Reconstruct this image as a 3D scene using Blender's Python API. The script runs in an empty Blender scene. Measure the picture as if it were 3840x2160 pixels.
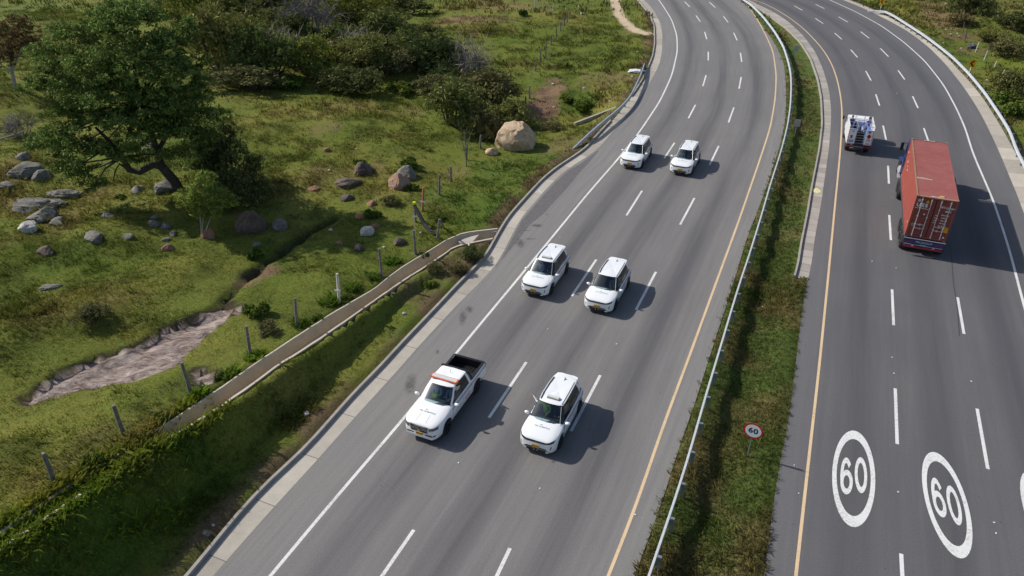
import bpy, bmesh, math, random
import numpy as np
from mathutils import Vector, Matrix
R = math.radians
random.seed(7)
rng = np.random.default_rng(7)
sc = bpy.context.scene
C = bpy.data.collections.new("scene_objects"); sc.collection.children.link(C)

# ------------------------------------------------------------------ camera, sky, sun, exposure
CAM_H, PITCH, FPX = 24.389, R(32.124), 2800.0
cam_d = bpy.data.cameras.new('camera'); cam = bpy.data.objects.new('camera', cam_d)
sc.collection.objects.link(cam); sc.camera = cam
cam.location = (0, 0, CAM_H); cam.rotation_euler = (math.pi/2 - PITCH, 0, 0)
cam_d.sensor_width = 36; cam_d.lens = 36*FPX/3840; cam_d.clip_end = 3000; cam_d.clip_start = 0.5
SUN_EL, SUN_AZ = R(38.5), R(157)           # the sun stands to the left and a little ahead
world = bpy.data.worlds.new("World"); sc.world = world; world.use_nodes = True
nt = world.node_tree; nt.nodes.clear()
wo = nt.nodes.new('ShaderNodeOutputWorld'); bg = nt.nodes.new('ShaderNodeBackground'); sky = nt.nodes.new('ShaderNodeTexSky')
sky.sky_type = 'NISHITA'; sky.sun_disc = False; sky.sun_elevation = SUN_EL; sky.sun_rotation = math.pi/2 - SUN_AZ
sky.air_density = 1.0; sky.dust_density = 1.5
bg.inputs[1].default_value = 0.085
nt.links.new(sky.outputs[0], bg.inputs[0]); nt.links.new(bg.outputs[0], wo.inputs[0])
sd = bpy.data.lights.new('sun', 'SUN'); sd.energy = 3.6; sd.angle = R(0.5); sd.color = (1, 0.945, 0.86)
sun = bpy.data.objects.new('sun', sd); sc.collection.objects.link(sun)
sdir = Vector((math.cos(SUN_AZ)*math.cos(SUN_EL), math.sin(SUN_AZ)*math.cos(SUN_EL), math.sin(SUN_EL)))
sun.rotation_euler = sdir.to_track_quat('Z', 'Y').to_euler(); sun.location = sdir*100
sc.view_settings.view_transform = 'Standard'; sc.view_settings.look = 'None'
sc.view_settings.exposure = 0.35; sc.view_settings.gamma = 1.0

# ------------------------------------------------------------------ helpers
def tag(o, label=None, cat=None, group=None, kind=None):
    if label: o['label'] = label
    if cat: o['category'] = cat
    if group: o['group'] = group
    if kind: o['kind'] = kind
    return o
def empty(name, loc=(0, 0, 0), rz=0.0, label=None, cat=None, group=None):
    o = bpy.data.objects.new(name, None); C.objects.link(o); o.location = loc; o.rotation_euler = (0, 0, rz)
    o.empty_display_size = 0.2
    return tag(o, label, cat, group)
def mesh_obj(name, verts, faces, mat=None, parent=None, smooth=False, uv=None):
    me = bpy.data.meshes.new(name); me.from_pydata([tuple(v) for v in verts], [], [tuple(f) for f in faces])
    return link_mesh(name, me, mat, parent, smooth)
def link_mesh(name, me, mat=None, parent=None, smooth=False):
    if mat is not None:
        for m in (mat if isinstance(mat, (list, tuple)) else [mat]): me.materials.append(m)
    if smooth: me.polygons.foreach_set('use_smooth', [True]*len(me.polygons))
    me.update()
    o = bpy.data.objects.new(name, me); C.objects.link(o)
    if parent: o.parent = parent
    return o
class MB:
    """collects boxes, tubes and sheets into ONE mesh"""
    def __init__(s): s.v = []; s.f = []; s.m = []; s.mi = 0
    def add(s, vs, fs):
        n = len(s.v); s.v += [tuple(v) for v in vs]; s.f += [tuple(i+n for i in f) for f in fs]; s.m += [s.mi]*len(fs); return s
    def box(s, c, d, rz=0, M=None):
        hx, hy, hz = d[0]/2, d[1]/2, d[2]/2
        vs = [Vector((x, y, z)) for z in (-hz, hz) for x, y in ((-hx, -hy), (hx, -hy), (hx, hy), (-hx, hy))]
        rot = M if M is not None else Matrix.Rotation(rz, 3, 'Z')
        return s.add([rot @ v + Vector(c) for v in vs], [(3, 2, 1, 0), (4, 5, 6, 7), (0, 1, 5, 4), (1, 2, 6, 5), (2, 3, 7, 6), (3, 0, 4, 7)])
    def tube(s, pts, r, n=8, cap=True):
        pts = [Vector(p) for p in pts]; rs = r if isinstance(r, (list, tuple)) else [r]*len(pts)
        vs = []; fs = []
        for i, p in enumerate(pts):
            t = (pts[min(i+1, len(pts)-1)] - pts[max(i-1, 0)]).normalized()
            a = t.orthogonal().normalized() if i == 0 else (pa - t*pa.dot(t)).normalized()
            pa = a; b = t.cross(a)
            for k in range(n):
                an = 2*math.pi*k/n; vs.append(p + (a*math.cos(an) + b*math.sin(an))*rs[i])
        for i in range(len(pts)-1):
            for k in range(n): fs.append((i*n+k, i*n+(k+1) % n, (i+1)*n+(k+1) % n, (i+1)*n+k))
        if cap: fs.append(tuple(range(n-1, -1, -1))); fs.append(tuple((len(pts)-1)*n+k for k in range(n)))
        return s.add(vs, fs)
    def prism(s, poly, z0, z1, M=None):
        """poly: list of (x, y); extruded from z0 to z1; M maps to place"""
        n = len(poly); vs = [Vector((x, y, z0)) for x, y in poly] + [Vector((x, y, z1)) for x, y in poly]
        if M is not None: vs = [M @ v for v in vs]
        return s.add(vs, [tuple(range(n-1, -1, -1)), tuple(range(n, 2*n))] + [(i, (i+1) % n, n+(i+1) % n, n+i) for i in range(n)])
    def build(s, name, mat=None, parent=None, smooth=False, bevel=0, angle=35):
        o = mesh_obj(name, s.v, s.f, mat, parent, False)
        if any(s.m): o.data.polygons.foreach_set('material_index', s.m)
        if bevel:
            bm = bmesh.new(); bm.from_mesh(o.data)
            bmesh.ops.bevel(bm, geom=[e for e in bm.edges if len(e.link_faces) == 2 and e.calc_face_angle(0) > R(25)], offset=bevel, segments=2, affect='EDGES', clamp_overlap=True)
            bm.to_mesh(o.data); bm.free()
        if smooth: soft(o, angle)
        return o
def soft(o, angle=35):
    me = o.data; me.polygons.foreach_set('use_smooth', [True]*len(me.polygons))
    bm = bmesh.new(); bm.from_mesh(me); a = R(angle)
    for e in bm.edges: e.smooth = not (len(e.link_faces) == 2 and e.calc_face_angle(0) > a)
    bm.to_mesh(me); bm.free()
    return o
def clone(o, loc=None, rz=None, parent=None, **kw):
    """a thing with copies of its parts and sub-parts (mesh data shared)"""
    c = o.copy(); C.objects.link(c)
    if parent: c.parent = parent
    if loc is not None: c.location = loc
    if rz is not None: c.rotation_euler = (c.rotation_euler[0], c.rotation_euler[1], rz)
    for ch in list(o.children): clone(ch, parent=c)
    for k, v in kw.items(): c[k] = v
    return c

# pixel (in the 3840 x 2160 photograph) -> ray -> place on a level
def ray(px, py):
    x = px-1920; y = 1080-py; cp, sp = math.cos(PITCH), math.sin(PITCH)
    return np.array([x, y*sp+FPX*cp, y*cp-FPX*sp])
def G(px, py, z=0.0):
    d = ray(px, py); t = (z-CAM_H)/d[2]; return np.array([d[0]*t, d[1]*t, z])
def GL(pts, z=0.0): return np.array([G(x, y, z) for x, y in pts])
def S(l, ox=0, oy=0, k=1.0): return [(ox+x*k, oy+y*k) for x, y in l]
OV = 1.4907

# ------------------------------------------------------------------ materials
def newmat(name):
    m = bpy.data.materials.new(name); m.use_nodes = True; nt = m.node_tree
    return m, nt, nt.nodes['Principled BSDF'], nt.nodes.new, nt.links.new
def flat(name, col, rough=0.6, metal=0.0, coat=0.0, trans=0.0, var=0.0, scale=8.0, bump=0.0, spec=0.5, emit=None):
    m, nt, b, N, L = newmat(name)
    b.inputs['Base Color'].default_value = (*col, 1); b.inputs['Roughness'].default_value = rough
    b.inputs['Metallic'].default_value = metal; b.inputs['Coat Weight'].default_value = coat
    b.inputs['Transmission Weight'].default_value = trans; b.inputs['Specular IOR Level'].default_value = spec
    if coat: b.inputs['Coat Roughness'].default_value = 0.06
    if var or bump:
        tc = N('ShaderNodeTexCoord'); n = N('ShaderNodeTexNoise'); n.inputs['Scale'].default_value = scale; n.inputs['Detail'].default_value = 6; n.inputs['Roughness'].default_value = 0.65
        L(tc.outputs['Object'], n.inputs['Vector'])
        if var:
            mr = N('ShaderNodeMapRange'); mr.inputs[1].default_value = 0.3; mr.inputs[2].default_value = 0.7; mr.inputs[3].default_value = 1-var; mr.inputs[4].default_value = 1+var
            hs = N('ShaderNodeHueSaturation'); hs.inputs['Color'].default_value = (*col, 1)
            L(n.outputs[0], mr.inputs[0]); L(mr.outputs[0], hs.inputs['Value']); L(hs.outputs[0], b.inputs['Base Color'])
        if bump:
            bp = N('ShaderNodeBump'); bp.inputs['Strength'].default_value = bump; bp.inputs['Distance'].default_value = 0.03
            L(n.outputs[0], bp.inputs['Height']); L(bp.outputs[0], b.inputs['Normal'])
    return m
def ramp(N, stops):
    r = N('ShaderNodeValToRGB'); e = r.color_ramp.elements
    e[0].position, e[0].color = stops[0][0], (*stops[0][1], 1); e[1].position, e[1].color = stops[-1][0], (*stops[-1][1], 1)
    for p, c in stops[1:-1]: x = e.new(p); x.color = (*c, 1)
    return r
def noise(N, L, vec, scale, detail=5, rough=0.6, dist=0.0):
    n = N('ShaderNodeTexNoise'); n.inputs['Scale'].default_value = scale; n.inputs['Detail'].default_value = detail
    n.inputs['Roughness'].default_value = rough; n.inputs['Distortion'].default_value = dist; L(vec, n.inputs['Vector']); return n.outputs[0]
def mixc(N, L, fac, a, b, mode='MIX'):
    m = N('ShaderNodeMix'); m.data_type = 'RGBA'; m.blend_type = mode
    for s, v in ((m.inputs['Factor'], fac), (m.inputs[6], a), (m.inputs[7], b)):
        if isinstance(v, (int, float)): s.default_value = v
        elif isinstance(v, tuple): s.default_value = (*v, 1)
        else: L(v, s)
    return m.outputs[2]
def mrange(N, L, v, a, b, c=0.0, d=1.0):
    m = N('ShaderNodeMapRange'); L(v, m.inputs[0])
    for i, x in enumerate((a, b, c, d)): m.inputs[i+1].default_value = x
    return m.outputs[0]
def attr(N, name, typ='GEOMETRY'):
    a = N('ShaderNodeAttribute'); a.attribute_name = name; a.attribute_type = typ; return a

def mat_asphalt(name, base, dark, light):
    m, nt, b, N, L = newmat(name)
    uv = N('ShaderNodeUVMap'); uv.uv_map = 'UVMap'; tc = N('ShaderNodeTexCoord')
    sx = N('ShaderNodeSeparateXYZ'); L(uv.outputs[0], sx.inputs[0])
    # wheel paths and oil bands run along the lane: u = metres across, v = metres along
    st = N('ShaderNodeCombineXYZ'); mu = N('ShaderNodeMath'); mu.operation = 'MULTIPLY'; mu.inputs[1].default_value = 0.035
    L(sx.outputs[1], mu.inputs[0]); L(sx.outputs[0], st.inputs[0]); L(mu.outputs[0], st.inputs[1])
    streak = noise(N, L, st.outputs[0], 1.1, 4, 0.6)
    w = N('ShaderNodeMath'); w.operation = 'MULTIPLY_ADD'; w.inputs[1].default_value = 2*math.pi/3.72; w.inputs[2].default_value = -math.pi/2 + 0.0
    L(sx.outputs[0], w.inputs[0]); sn = N('ShaderNodeMath'); sn.operation = 'SINE'; L(w.outputs[0], sn.inputs[0])
    band = mrange(N, L, sn.outputs[0], -0.2, 1.0)
    sh = mrange(N, L, sx.outputs[0], -0.4, 0.3); sh2 = mrange(N, L, sx.outputs[0], 10.9, 11.6, 1.0, 0.0)
    k = N('ShaderNodeMath'); k.operation = 'MULTIPLY'; L(sh, k.inputs[0]); L(sh2, k.inputs[1])
    k2 = N('ShaderNodeMath'); k2.operation = 'MULTIPLY'; L(k.outputs[0], k2.inputs[0]); L(band, k2.inputs[1])
    k3 = N('ShaderNodeMath'); k3.operation = 'MULTIPLY'; L(k2.outputs[0], k3.inputs[0]); L(mrange(N, L, streak, 0.25, 0.6), k3.inputs[1])
    big = noise(N, L, tc.outputs['Object'], 0.16, 5, 0.6)
    c = mixc(N, L, mrange(N, L, big, 0.3, 0.7), base, light)
    c = mixc(N, L, mrange(N, L, k.outputs[0], 0, 1, 0.55, 0.0), c, tuple(x*1.2 for x in light))
    c = mixc(N, L, k3.outputs[0], c, dark)
    st2 = noise(N, L, st.outputs[0], 4.0, 3, 0.6)
    c = mixc(N, L, mrange(N, L, st2, 0.3, 0.7, 0.0, 0.35), c, dark)
    fine = noise(N, L, tc.outputs['Object'], 14, 6, 0.8)
    gr = N('ShaderNodeHueSaturation'); L(c, gr.inputs['Color']); L(mrange(N, L, fine, 0.25, 0.75, 0.74, 1.26), gr.inputs['Value'])
    vo = N('ShaderNodeTexVoronoi'); vo.inputs['Scale'].default_value = 0.9; L(tc.outputs['Object'], vo.inputs['Vector'])
    sp = mrange(N, L, vo.outputs['Distance'], 0.02, 0.05, 0.45, 0.0)
    c1 = mixc(N, L, sp, gr.outputs[0], tuple(x*0.35 for x in dark))
    # sealed cracks and hairline seams, few and long
    wv = N('ShaderNodeTexVoronoi'); wv.feature = 'DISTANCE_TO_EDGE'; wv.inputs['Scale'].default_value = .055; mpv = N('ShaderNodeMapping'); L(tc.outputs['Object'], mpv.inputs['Vector'])
    dn = N('ShaderNodeTexNoise'); dn.inputs['Scale'].default_value = 1.2; L(tc.outputs['Object'], dn.inputs['Vector']); va = N('ShaderNodeVectorMath'); va.operation = 'MULTIPLY_ADD'; va.inputs[1].default_value = (1.2, 1.2, 0); L(dn.outputs['Color'], va.inputs[0]); L(tc.outputs['Object'], va.inputs[2]); L(va.outputs[0], wv.inputs['Vector'])
    gate = mrange(N, L, noise(N, L, tc.outputs['Object'], .12, 2), .5, .56)
    ck = N('ShaderNodeMath'); ck.operation = 'MULTIPLY'; L(mrange(N, L, wv.outputs['Distance'], .0004, .0010, .22, 0), ck.inputs[0]); L(gate, ck.inputs[1])
    c2 = mixc(N, L, ck.outputs[0], c1, tuple(x*0.5 for x in dark))
    L(c2, b.inputs['Base Color']); b.inputs['Roughness'].default_value = 0.85; b.inputs['Specular IOR Level'].default_value = 0.35
    bp = N('ShaderNodeBump'); bp.inputs['Strength'].default_value = 0.35; bp.inputs['Distance'].default_value = 0.02
    L(noise(N, L, tc.outputs['Object'], 60, 2, 0.7), bp.inputs['Height']); L(bp.outputs[0], b.inputs['Normal'])
    return m
def mat_paint(name, col, wear=0.5):
    m, nt, b, N, L = newmat(name); tc = N('ShaderNodeTexCoord')
    a = noise(N, L, tc.outputs['Object'], 9, 8, 0.8); g = noise(N, L, tc.outputs['Object'], 0.7, 3)
    v = N('ShaderNodeMath'); v.operation = 'MULTIPLY_ADD'; v.inputs[1].default_value = 0.35; L(g, v.inputs[0]); L(a, v.inputs[2])
    c = mixc(N, L, mrange(N, L, v.outputs[0], 0.66, 0.86, 0, wear), col, tuple(x*0.42 for x in col))
    L(c, b.inputs['Base Color']); b.inputs['Roughness'].default_value = 0.7
    return m
def mat_concrete(name, col, joint=None, stain=0.5):
    m, nt, b, N, L = newmat(name); tc = N('ShaderNodeTexCoord')
    a = noise(N, L, tc.outputs['Object'], 1.3, 7, 0.7); f = noise(N, L, tc.outputs['Object'], 22, 4, 0.7)
    c = mixc(N, L, mrange(N, L, a, 0.35, 0.7, 0, stain), col, tuple(x*0.6 for x in col))
    if joint:
        uv = N('ShaderNodeUVMap'); uv.uv_map = 'UVMap'; sx = N('ShaderNodeSeparateXYZ'); L(uv.outputs[0], sx.inputs[0])
        d = N('ShaderNodeMath'); d.operation = 'DIVIDE'; d.inputs[1].default_value = joint; L(sx.outputs[1], d.inputs[0])
        fr = N('ShaderNodeMath'); fr.operation = 'FRACT'; L(d.outputs[0], fr.inputs[0])
        fl = N('ShaderNodeMath'); fl.operation = 'FLOOR'; L(d.outputs[0], fl.inputs[0])
        wn = N('ShaderNodeTexWhiteNoise'); wn.noise_dimensions = '1D'; L(fl.outputs[0], wn.inputs['W'])
        hs = N('ShaderNodeHueSaturation'); L(c, hs.inputs['Color']); L(mrange(N, L, wn.outputs['Value'], 0, 1, 0.78, 1.1), hs.inputs['Value']); c = hs.outputs[0]
        j = mrange(N, L, fr.outputs[0], 0.0, 0.03/joint*1.6, 0.75, 0.0)
        gt = N('ShaderNodeMath'); gt.operation = 'GREATER_THAN'; gt.inputs[1].default_value = 0.1; L(j, gt.inputs[0])
        c = mixc(N, L, gt.outputs[0], c, tuple(x*0.35 for x in col))
    hs2 = N('ShaderNodeHueSaturation'); L(c, hs2.inputs['Color']); L(mrange(N, L, f, 0.3, 0.7, 0.88, 1.12), hs2.inputs['Value'])
    L(hs2.outputs[0], b.inputs['Base Color']); b.inputs['Roughness'].default_value = 0.9
    bp = N('ShaderNodeBump'); bp.inputs['Strength'].default_value = 0.3; bp.inputs['Distance'].default_value = 0.02; L(f, bp.inputs['Height']); L(bp.outputs[0], b.inputs['Normal'])
    return m
M_ASPH_L = mat_asphalt('asphalt_worn', (0.175, 0.170, 0.168), (0.102, 0.099, 0.105), (0.205, 0.197, 0.190))
M_ASPH_R = mat_asphalt('asphalt_smooth', (0.112, 0.110, 0.117), (0.080, 0.080, 0.088), (0.130, 0.126, 0.130))
M_WHITE = mat_paint('road_paint_white', (0.70, 0.70, 0.69), 0.8)
M_YEL = mat_paint('road_paint_yellow', (0.68, 0.50, 0.30), 0.6)
M_CONC = mat_concrete('gutter_concrete', (0.46, 0.42, 0.36), 3.0, 0.45)
M_CONC2 = mat_concrete('gutter_concrete_slabs', (0.42, 0.38, 0.335), 1.0, 0.5)
M_KERB = mat_concrete('kerb_concrete', (0.37, 0.34, 0.31), None, 0.7)
M_CHAN = mat_concrete('channel_concrete', (0.50, 0.41, 0.285), None, 0.5)
M_METAL = flat('galvanised_steel', (0.50, 0.54, 0.57), 0.5, 0.25, var=0.12, scale=5)
M_POSTM = flat('galvanised_post', (0.33, 0.36, 0.38), 0.5, 0.7, var=0.15)

# ------------------------------------------------------------------ measured lines (photo pixels)
def dedupe(l): return l
GI = [(800,2160),(1000,1932),(1213,1700),(1308,1590),(1409,1480),(1502,1378),(1582,1285),(1661,1201),(1732,1126),(1800,1060),(1856,1000),(1875,971),(1900,921),(1925,873),(1951,821),(2032,727),(2077,678),(2120,639),(2171,608),(2243,559),(2288,505),(2338,448),(2384,384),(2422,334),(2447,292),(2467,254),(2477,225),(2483,185),(2484,124),(2475,85),(2458,50),(2435,19),(2415,0)]
GO = [(718,2160),(815,2044),(873,1967),(1000,1827),(1140,1700),(1242,1586),(1330,1484),(1427,1387),(1507,1298),(1595,1206),(1679,1117),(1732,1060),(1804,991),(1840,942),(1865,891),(1880,867),(1907,821),(1944,778),(2035,678),(2089,633),(2156,590),(2201,558),(2251,500),(2301,448),(2350,389),(2388,339),(2418,290),(2435,250),(2449,215),(2457,167),(2456,101),(2442,62),(2415,27),(2394,0)]
LR = [(2380,2160),(2410,2071),(2452,1972),(2494,1851),(2540,1694),(2610,1505),(2641,1400),(2714,1176),(2766,1010),(2804,883),(2842,790),(2873,707),(2926,543),(2943,466),(2949,388),(2947,311),(2939,233),(2908,167),(2862,101),(2819,43),(2788,12),(2776,0)]
RL = [(2864,2160),(2893,1951),(2916,1777),(2956,1583),(2977,1426),(3003,1197),(3017,1097),(3028,1055),(3038,1024),(3048,958),(3055,893),(3069,820),(3080,762),(3088,700),(3108,562),(3116,466),(3117,407),(3108,334),(3088,264),(3057,194),(3011,132),(2956,81),(2910,50),(2848,19),(2810,0)]
RO = [(2983,1041),(2997,993),(3007,921),(3017,872),(3031,803),(3041,741),(3048,700),(3075,562),(3086,466),(3082,369),(3069,299),(3042,221),(3003,159),(2952,108),(2879,54),(2835,24),(2796,0)]
RR = [(3840,801),(3812,724),(3785,662),(3754,585),(3713,496),(3686,442),(3655,388),(3616,330),(3577,279),(3539,233),(3480,174),(3403,116),(3325,73),(3247,35),(3162,0)]
RX = [(3840,640),(3787,539),(3733,446),(3686,372),(3636,310),(3597,270),(3558,225),(3480,159),(3403,105),(3325,62),(3251,28),(3178,0)]
LW = S([(680,1449),(850,1245),(1023,1045),(1150,885),(1300,705),(1400,583),(1480,485),(1555,400),(1610,330),(1660,255),(1690,190),(1704,130),(1703,90),(1690,50),(1665,10),(1657,0)], k=OV)
LY = S([(1530,1449),(1594,1290),(1665,1080),(1740,880),(1800,715),(1857,560),(1912,400),(1938,320),(1950,250),(1953,190),(1945,130),(1925,85),(1900,40),(1870,0)], k=OV)
RY = S([(2002,1449),(2035,1150),(2060,930),(2083,700),(2100,520),(2112,400),(2117,330)], k=OV)+S([(818,1040),(800,900),(770,760),(720,620),(650,500),(560,390),(440,270),(330,185),(200,100),(20,10)], 2840, 0, .3882)+[(2825,0)]
RW = S([(2600,850),(2576,770),(2540,630),(2500,507),(2447,385)], k=OV)+S([(2010,1240),(1920,1040),(1800,820),(1620,590),(1420,410),(1200,250),(960,118),(700,0)], 2840, 0, .3882)
def smooth_line(P, step=1.0, ext0=12.0, ext1=45.0, it=3):
    """world polyline -> evenly sampled, lightly smoothed, extended at both ends"""
    P = np.array(P)[:, :2]
    def res(P, st):
        d = np.r_[0, np.cumsum(np.linalg.norm(np.diff(P, axis=0), axis=1))]; n = max(2, int(d[-1]/st)+1); s = np.linspace(0, d[-1], n)
        return np.stack([np.interp(s, d, P[:, 0]), np.interp(s, d, P[:, 1])], 1)
    P = res(P, step)
    for _ in range(it):
        Q = P.copy(); Q[1:-1] = (P[:-2]+2*P[1:-1]+P[2:])/4; P = Q
    def tan(a, b): v = a-b; return v/np.linalg.norm(v)
    k = min(5, len(P)-1)
    a = P[0]+tan(P[0], P[k])*ext0; out = [a] if ext0 else []
    # far end: carry on along the same bend
    t = tan(P[-1], P[-1-k]); t0 = tan(P[-1-k], P[-1-2*k]) if len(P) > 2*k+1 else t
    ang = math.atan2(t0[0]*t[1]-t0[1]*t[0], t0@t)/ (k*step); th = math.atan2(t[1], t[0]); ang = max(-0.02, min(0.02, ang))
    q = P[-1].copy(); ex = []
    for i in range(int(ext1/step)): th += ang*step; q = q+np.array([math.cos(th), math.sin(th)])*step; ex.append(q.copy())
    P = np.vstack([np.array(out).reshape(-1, 2), P, np.array(ex).reshape(-1, 2)])
    return res(P, step)
W = {}
for n, l, it in (('GI', GI, 1), ('GO', GO, 1), ('LR', LR, 3), ('RL', RL, 2), ('RR', RR, 4), ('RX', RX, 4), ('LW', LW, 6), ('LY', LY, 6), ('RY', RY, 6), ('RW', RW, 6)):
    W[n] = smooth_line(GL(l), 1.0, 46 if n in ('RR', 'RX', 'RW') else 14, 45, it)
W['RO'] = smooth_line(GL(RO), 1.0, 0, 45, 1)
def sdist(Q, L):
    """signed distance of points Q from polyline L (+ to the right of its direction) and distance along"""
    Q = np.asarray(Q)[:, :2]; A = L[:-1]; B = L[1:]; U = B-A; LL = (U**2).sum(1)
    cum = np.r_[0, np.cumsum(np.sqrt(LL))]; out = np.empty(len(Q)); al = np.empty(len(Q))
    for i in range(0, len(Q), 4000):
        q = Q[i:i+4000, None, :]; t = np.clip(((q-A)*U).sum(2)/LL, 0, 1); d = q-(A+t[..., None]*U); dd = (d**2).sum(2); j = dd.argmin(1); r = np.arange(len(j))
        cr = U[j, 0]*d[r, j, 1]-U[j, 1]*d[r, j, 0]
        out[i:i+4000] = np.sqrt(dd[r, j])*np.where(cr < 0, 1, -1); al[i:i+4000] = cum[j]+t[r, j]*np.sqrt(LL[j])
    return out, al
def at_len(L, s):
    d = np.r_[0, np.cumsum(np.linalg.norm(np.diff(L, axis=0), axis=1))]
    return np.stack([np.interp(s, d, L[:, 0]), np.interp(s, d, L[:, 1])], -1)
def normals(L):
    t = np.gradient(L, axis=0); t /= np.linalg.norm(t, axis=1)[:, None]; return np.stack([t[:, 1], -t[:, 0]], 1)   # to the right
def setuv(o, u, v):
    me = o.data; uv = me.uv_layers.new(name='UVMap'); li = np.empty(len(me.loops), int); me.loops.foreach_get('vertex_index', li)
    uv.data.foreach_set('uv', np.stack([u[li], v[li]], 1).ravel())
def strip(name, A, B, z, mat, cols=2, ref=None, n=None, zb=None, kind='structure', parent=None):
    """sheet between two polylines"""
    n = n or max(len(A), len(B))
    def res(P):
        d = np.r_[0, np.cumsum(np.linalg.norm(np.diff(P, axis=0), axis=1))]; return at_len(P, np.linspace(0, d[-1], n))
    A = res(A)
    if len(B) != n or True:
        # pair each station of A with the nearest place on B, kept in order
        _, al = sdist(A, B); al = np.maximum.accumulate(al)
        dB = np.r_[0, np.cumsum(np.linalg.norm(np.diff(B, axis=0), axis=1))][-1]; al[-1] = max(al[-1], dB*0.999) if name == 'x' else al[-1]
        Bq = at_len(B, al)
    zb = z if zb is None else zb
    vs = []; 
    for j in range(cols):
        k = j/(cols-1); P = A*(1-k)+Bq*k; vs.append(np.c_[P, np.full(n, z*(1-k)+zb*k)])
    V = np.vstack(vs); F = [(j*n+i, (j+1)*n+i, (j+1)*n+i+1, j*n+i+1) for j in range(cols-1) for i in range(n-1)]
    o = mesh_obj(name, V, F, mat, parent)
    if kind: o['kind'] = kind
    if ref is not None: u, v = sdist(V, ref); setuv(o, u, v)
    else:
        d = np.r_[0, np.cumsum(np.linalg.norm(np.diff(A, axis=0), axis=1))]; setuv(o, np.repeat(np.arange(cols)/(cols-1), n), np.tile(d, cols))
    return o

# ------------------------------------------------------------------ terrain
CR = [(11,2052),(233,1905),(582,1672),(718,1598),(769,1562),(800,1546),(1047,1369),(1219,1259),(1352,1166),(1502,1060),(1633,977),(1710,923),(1850,896)]
CL = [(0,2005),(200,1868),(505,1672),(679,1562),(835,1458),(977,1356),(1140,1250),(1264,1170),(1400,1091),(1493,1016),(1582,962),(1675,904),(1737,877),(1865,862)]
def zc(px):   # height of the bank crest along the ditch
    return float(np.interp(px, [-400, 0, 582, 1047, 1352, 1633, 1850], [3.5, 2.9, 2.35, 1.65, 1.05, 0.45, 0.12]))
WCR = np.array([G(x, y, zc(x)) for x, y in CR]); WCL = np.array([G(x, y, zc(x)+.02) for x, y in CL])
def ext(L, d0): v = L[0]-L[1]; v[2] = 0; v /= np.linalg.norm(v); return np.vstack([L[0]+v*d0+[0, 0, .5], L])
WCR = ext(WCR, 14); WCL = ext(WCL, 14)
def res3(L, st):
    d = np.r_[0, np.cumsum(np.linalg.norm(np.diff(L[:, :2], axis=0), axis=1))]; s = np.linspace(0, d[-1], max(2, int(d[-1]/st)+1))
    return np.stack([np.interp(s, d, L[:, i]) for i in range(3)], 1)
WCR = res3(WCR, 0.8); WCL = res3(WCL, 0.8)
cp = []
def addl(L, z):
    L = np.asarray(L)
    for i, p in enumerate(L): cp.append((p[0], p[1], z if np.isscalar(z) else z[i]))
nGO = W['GO']+normals(W['GO'])*-0.20; addl(nGO[::2], 0.13)
nG1 = W['GO']+normals(W['GO'])*-0.95
_, a1 = sdist(WCR, W['GO']); smax = a1.max()
_, aa = sdist(nG1, W['GO']); k = aa < smax+1; addl(nG1[k], 0.18)
cutz = lambda L: L[:, 2]
addl(WCR, cutz(WCR)+0.0); 
off = normals(WCR[:, :2]); addl(WCR[:, :2]+off*0.35, WCR[:, 2]-0.02)
addl(WCL[:, :2], WCL[:, 2]); offl = normals(WCL[:, :2]); addl(WCL[::2, :2]-offl[::2]*0.8, WCL[::2, 2]+0.03)
addl(W['LR'][::2]+normals(W['LR'])[::2]*0.1, 0.03); addl(W['RL'][::2]-normals(W['RL'])[::2]*0.12, 0.04)
med = []
for p in W['LR'][::3]:
    d, a = sdist(p[None], W['RL'])
    q = at_len(W['RL'], a)[0]; w = np.linalg.norm(q-p)
    m = (p+q)/2; med.append((m[0], m[1], -min(0.45, w*0.09)))
cp += med
# the right carriageway's far side (the polyline runs away from the camera)
nRX = normals(W['RX']); addl(W['RX'][::2]+nRX[::2]*0.25, 0.05); addl(W['RX'][::2]+nRX[::2]*2.2, 0.02)
# free points of the field: (px, py, z)
FP = [(60,1900,2.9),(0,1700,2.9),(300,1650,2.6),(500,1500,2.3),(900,1260,1.7),(1250,1050,1.1),(1450,900,.75),(1600,760,.4),(1700,650,.1),
      (0,1250,2.2),(300,1150,2.1),(700,1000,1.6),(1000,900,1.2),(1300,800,.9),(1500,650,.5),(0,900,2.2),(400,850,2.0),(700,700,1.7),(1100,650,1.2),(1400,550,.7),
      (0,600,2.4),(500,560,2.2),(900,480,1.6),(1300,450,1.0),(1650,470,.4),(0,300,3.0),(500,250,2.6),(1000,230,1.8),(1500,250,.8),(1800,320,-.3),(1900,400,-.6),
      (0,80,4.0),(700,60,3.0),(1300,60,2.0),(1800,80,.8),(2100,60,.4),(2200,120,.2),(2300,180,.1),(2250,280,0),(2100,330,-.2),(2030,420,-1.2),(2120,440,-1.35),(2080,380,-.9),(1990,470,-.6),(2130,490,-.25),
      (2100,540,-.05),(2040,520,-.1),(2000,600,.0),(1850,700,.05),(1800,800,.12),(2150,540,.0),(2330,200,.1),(2370,100,.1),(2340,20,.1),
      (3800,420,.15),(3700,240,.35),(3550,120,.3),(3840,200,1.2),(3700,60,1.0),(3450,30,.5),(3300,0,.2),(3840,500,.1),(3820,40,2.0)]
for x, y, z in FP: p = G(x, y, z); cp.append(tuple(p))
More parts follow.
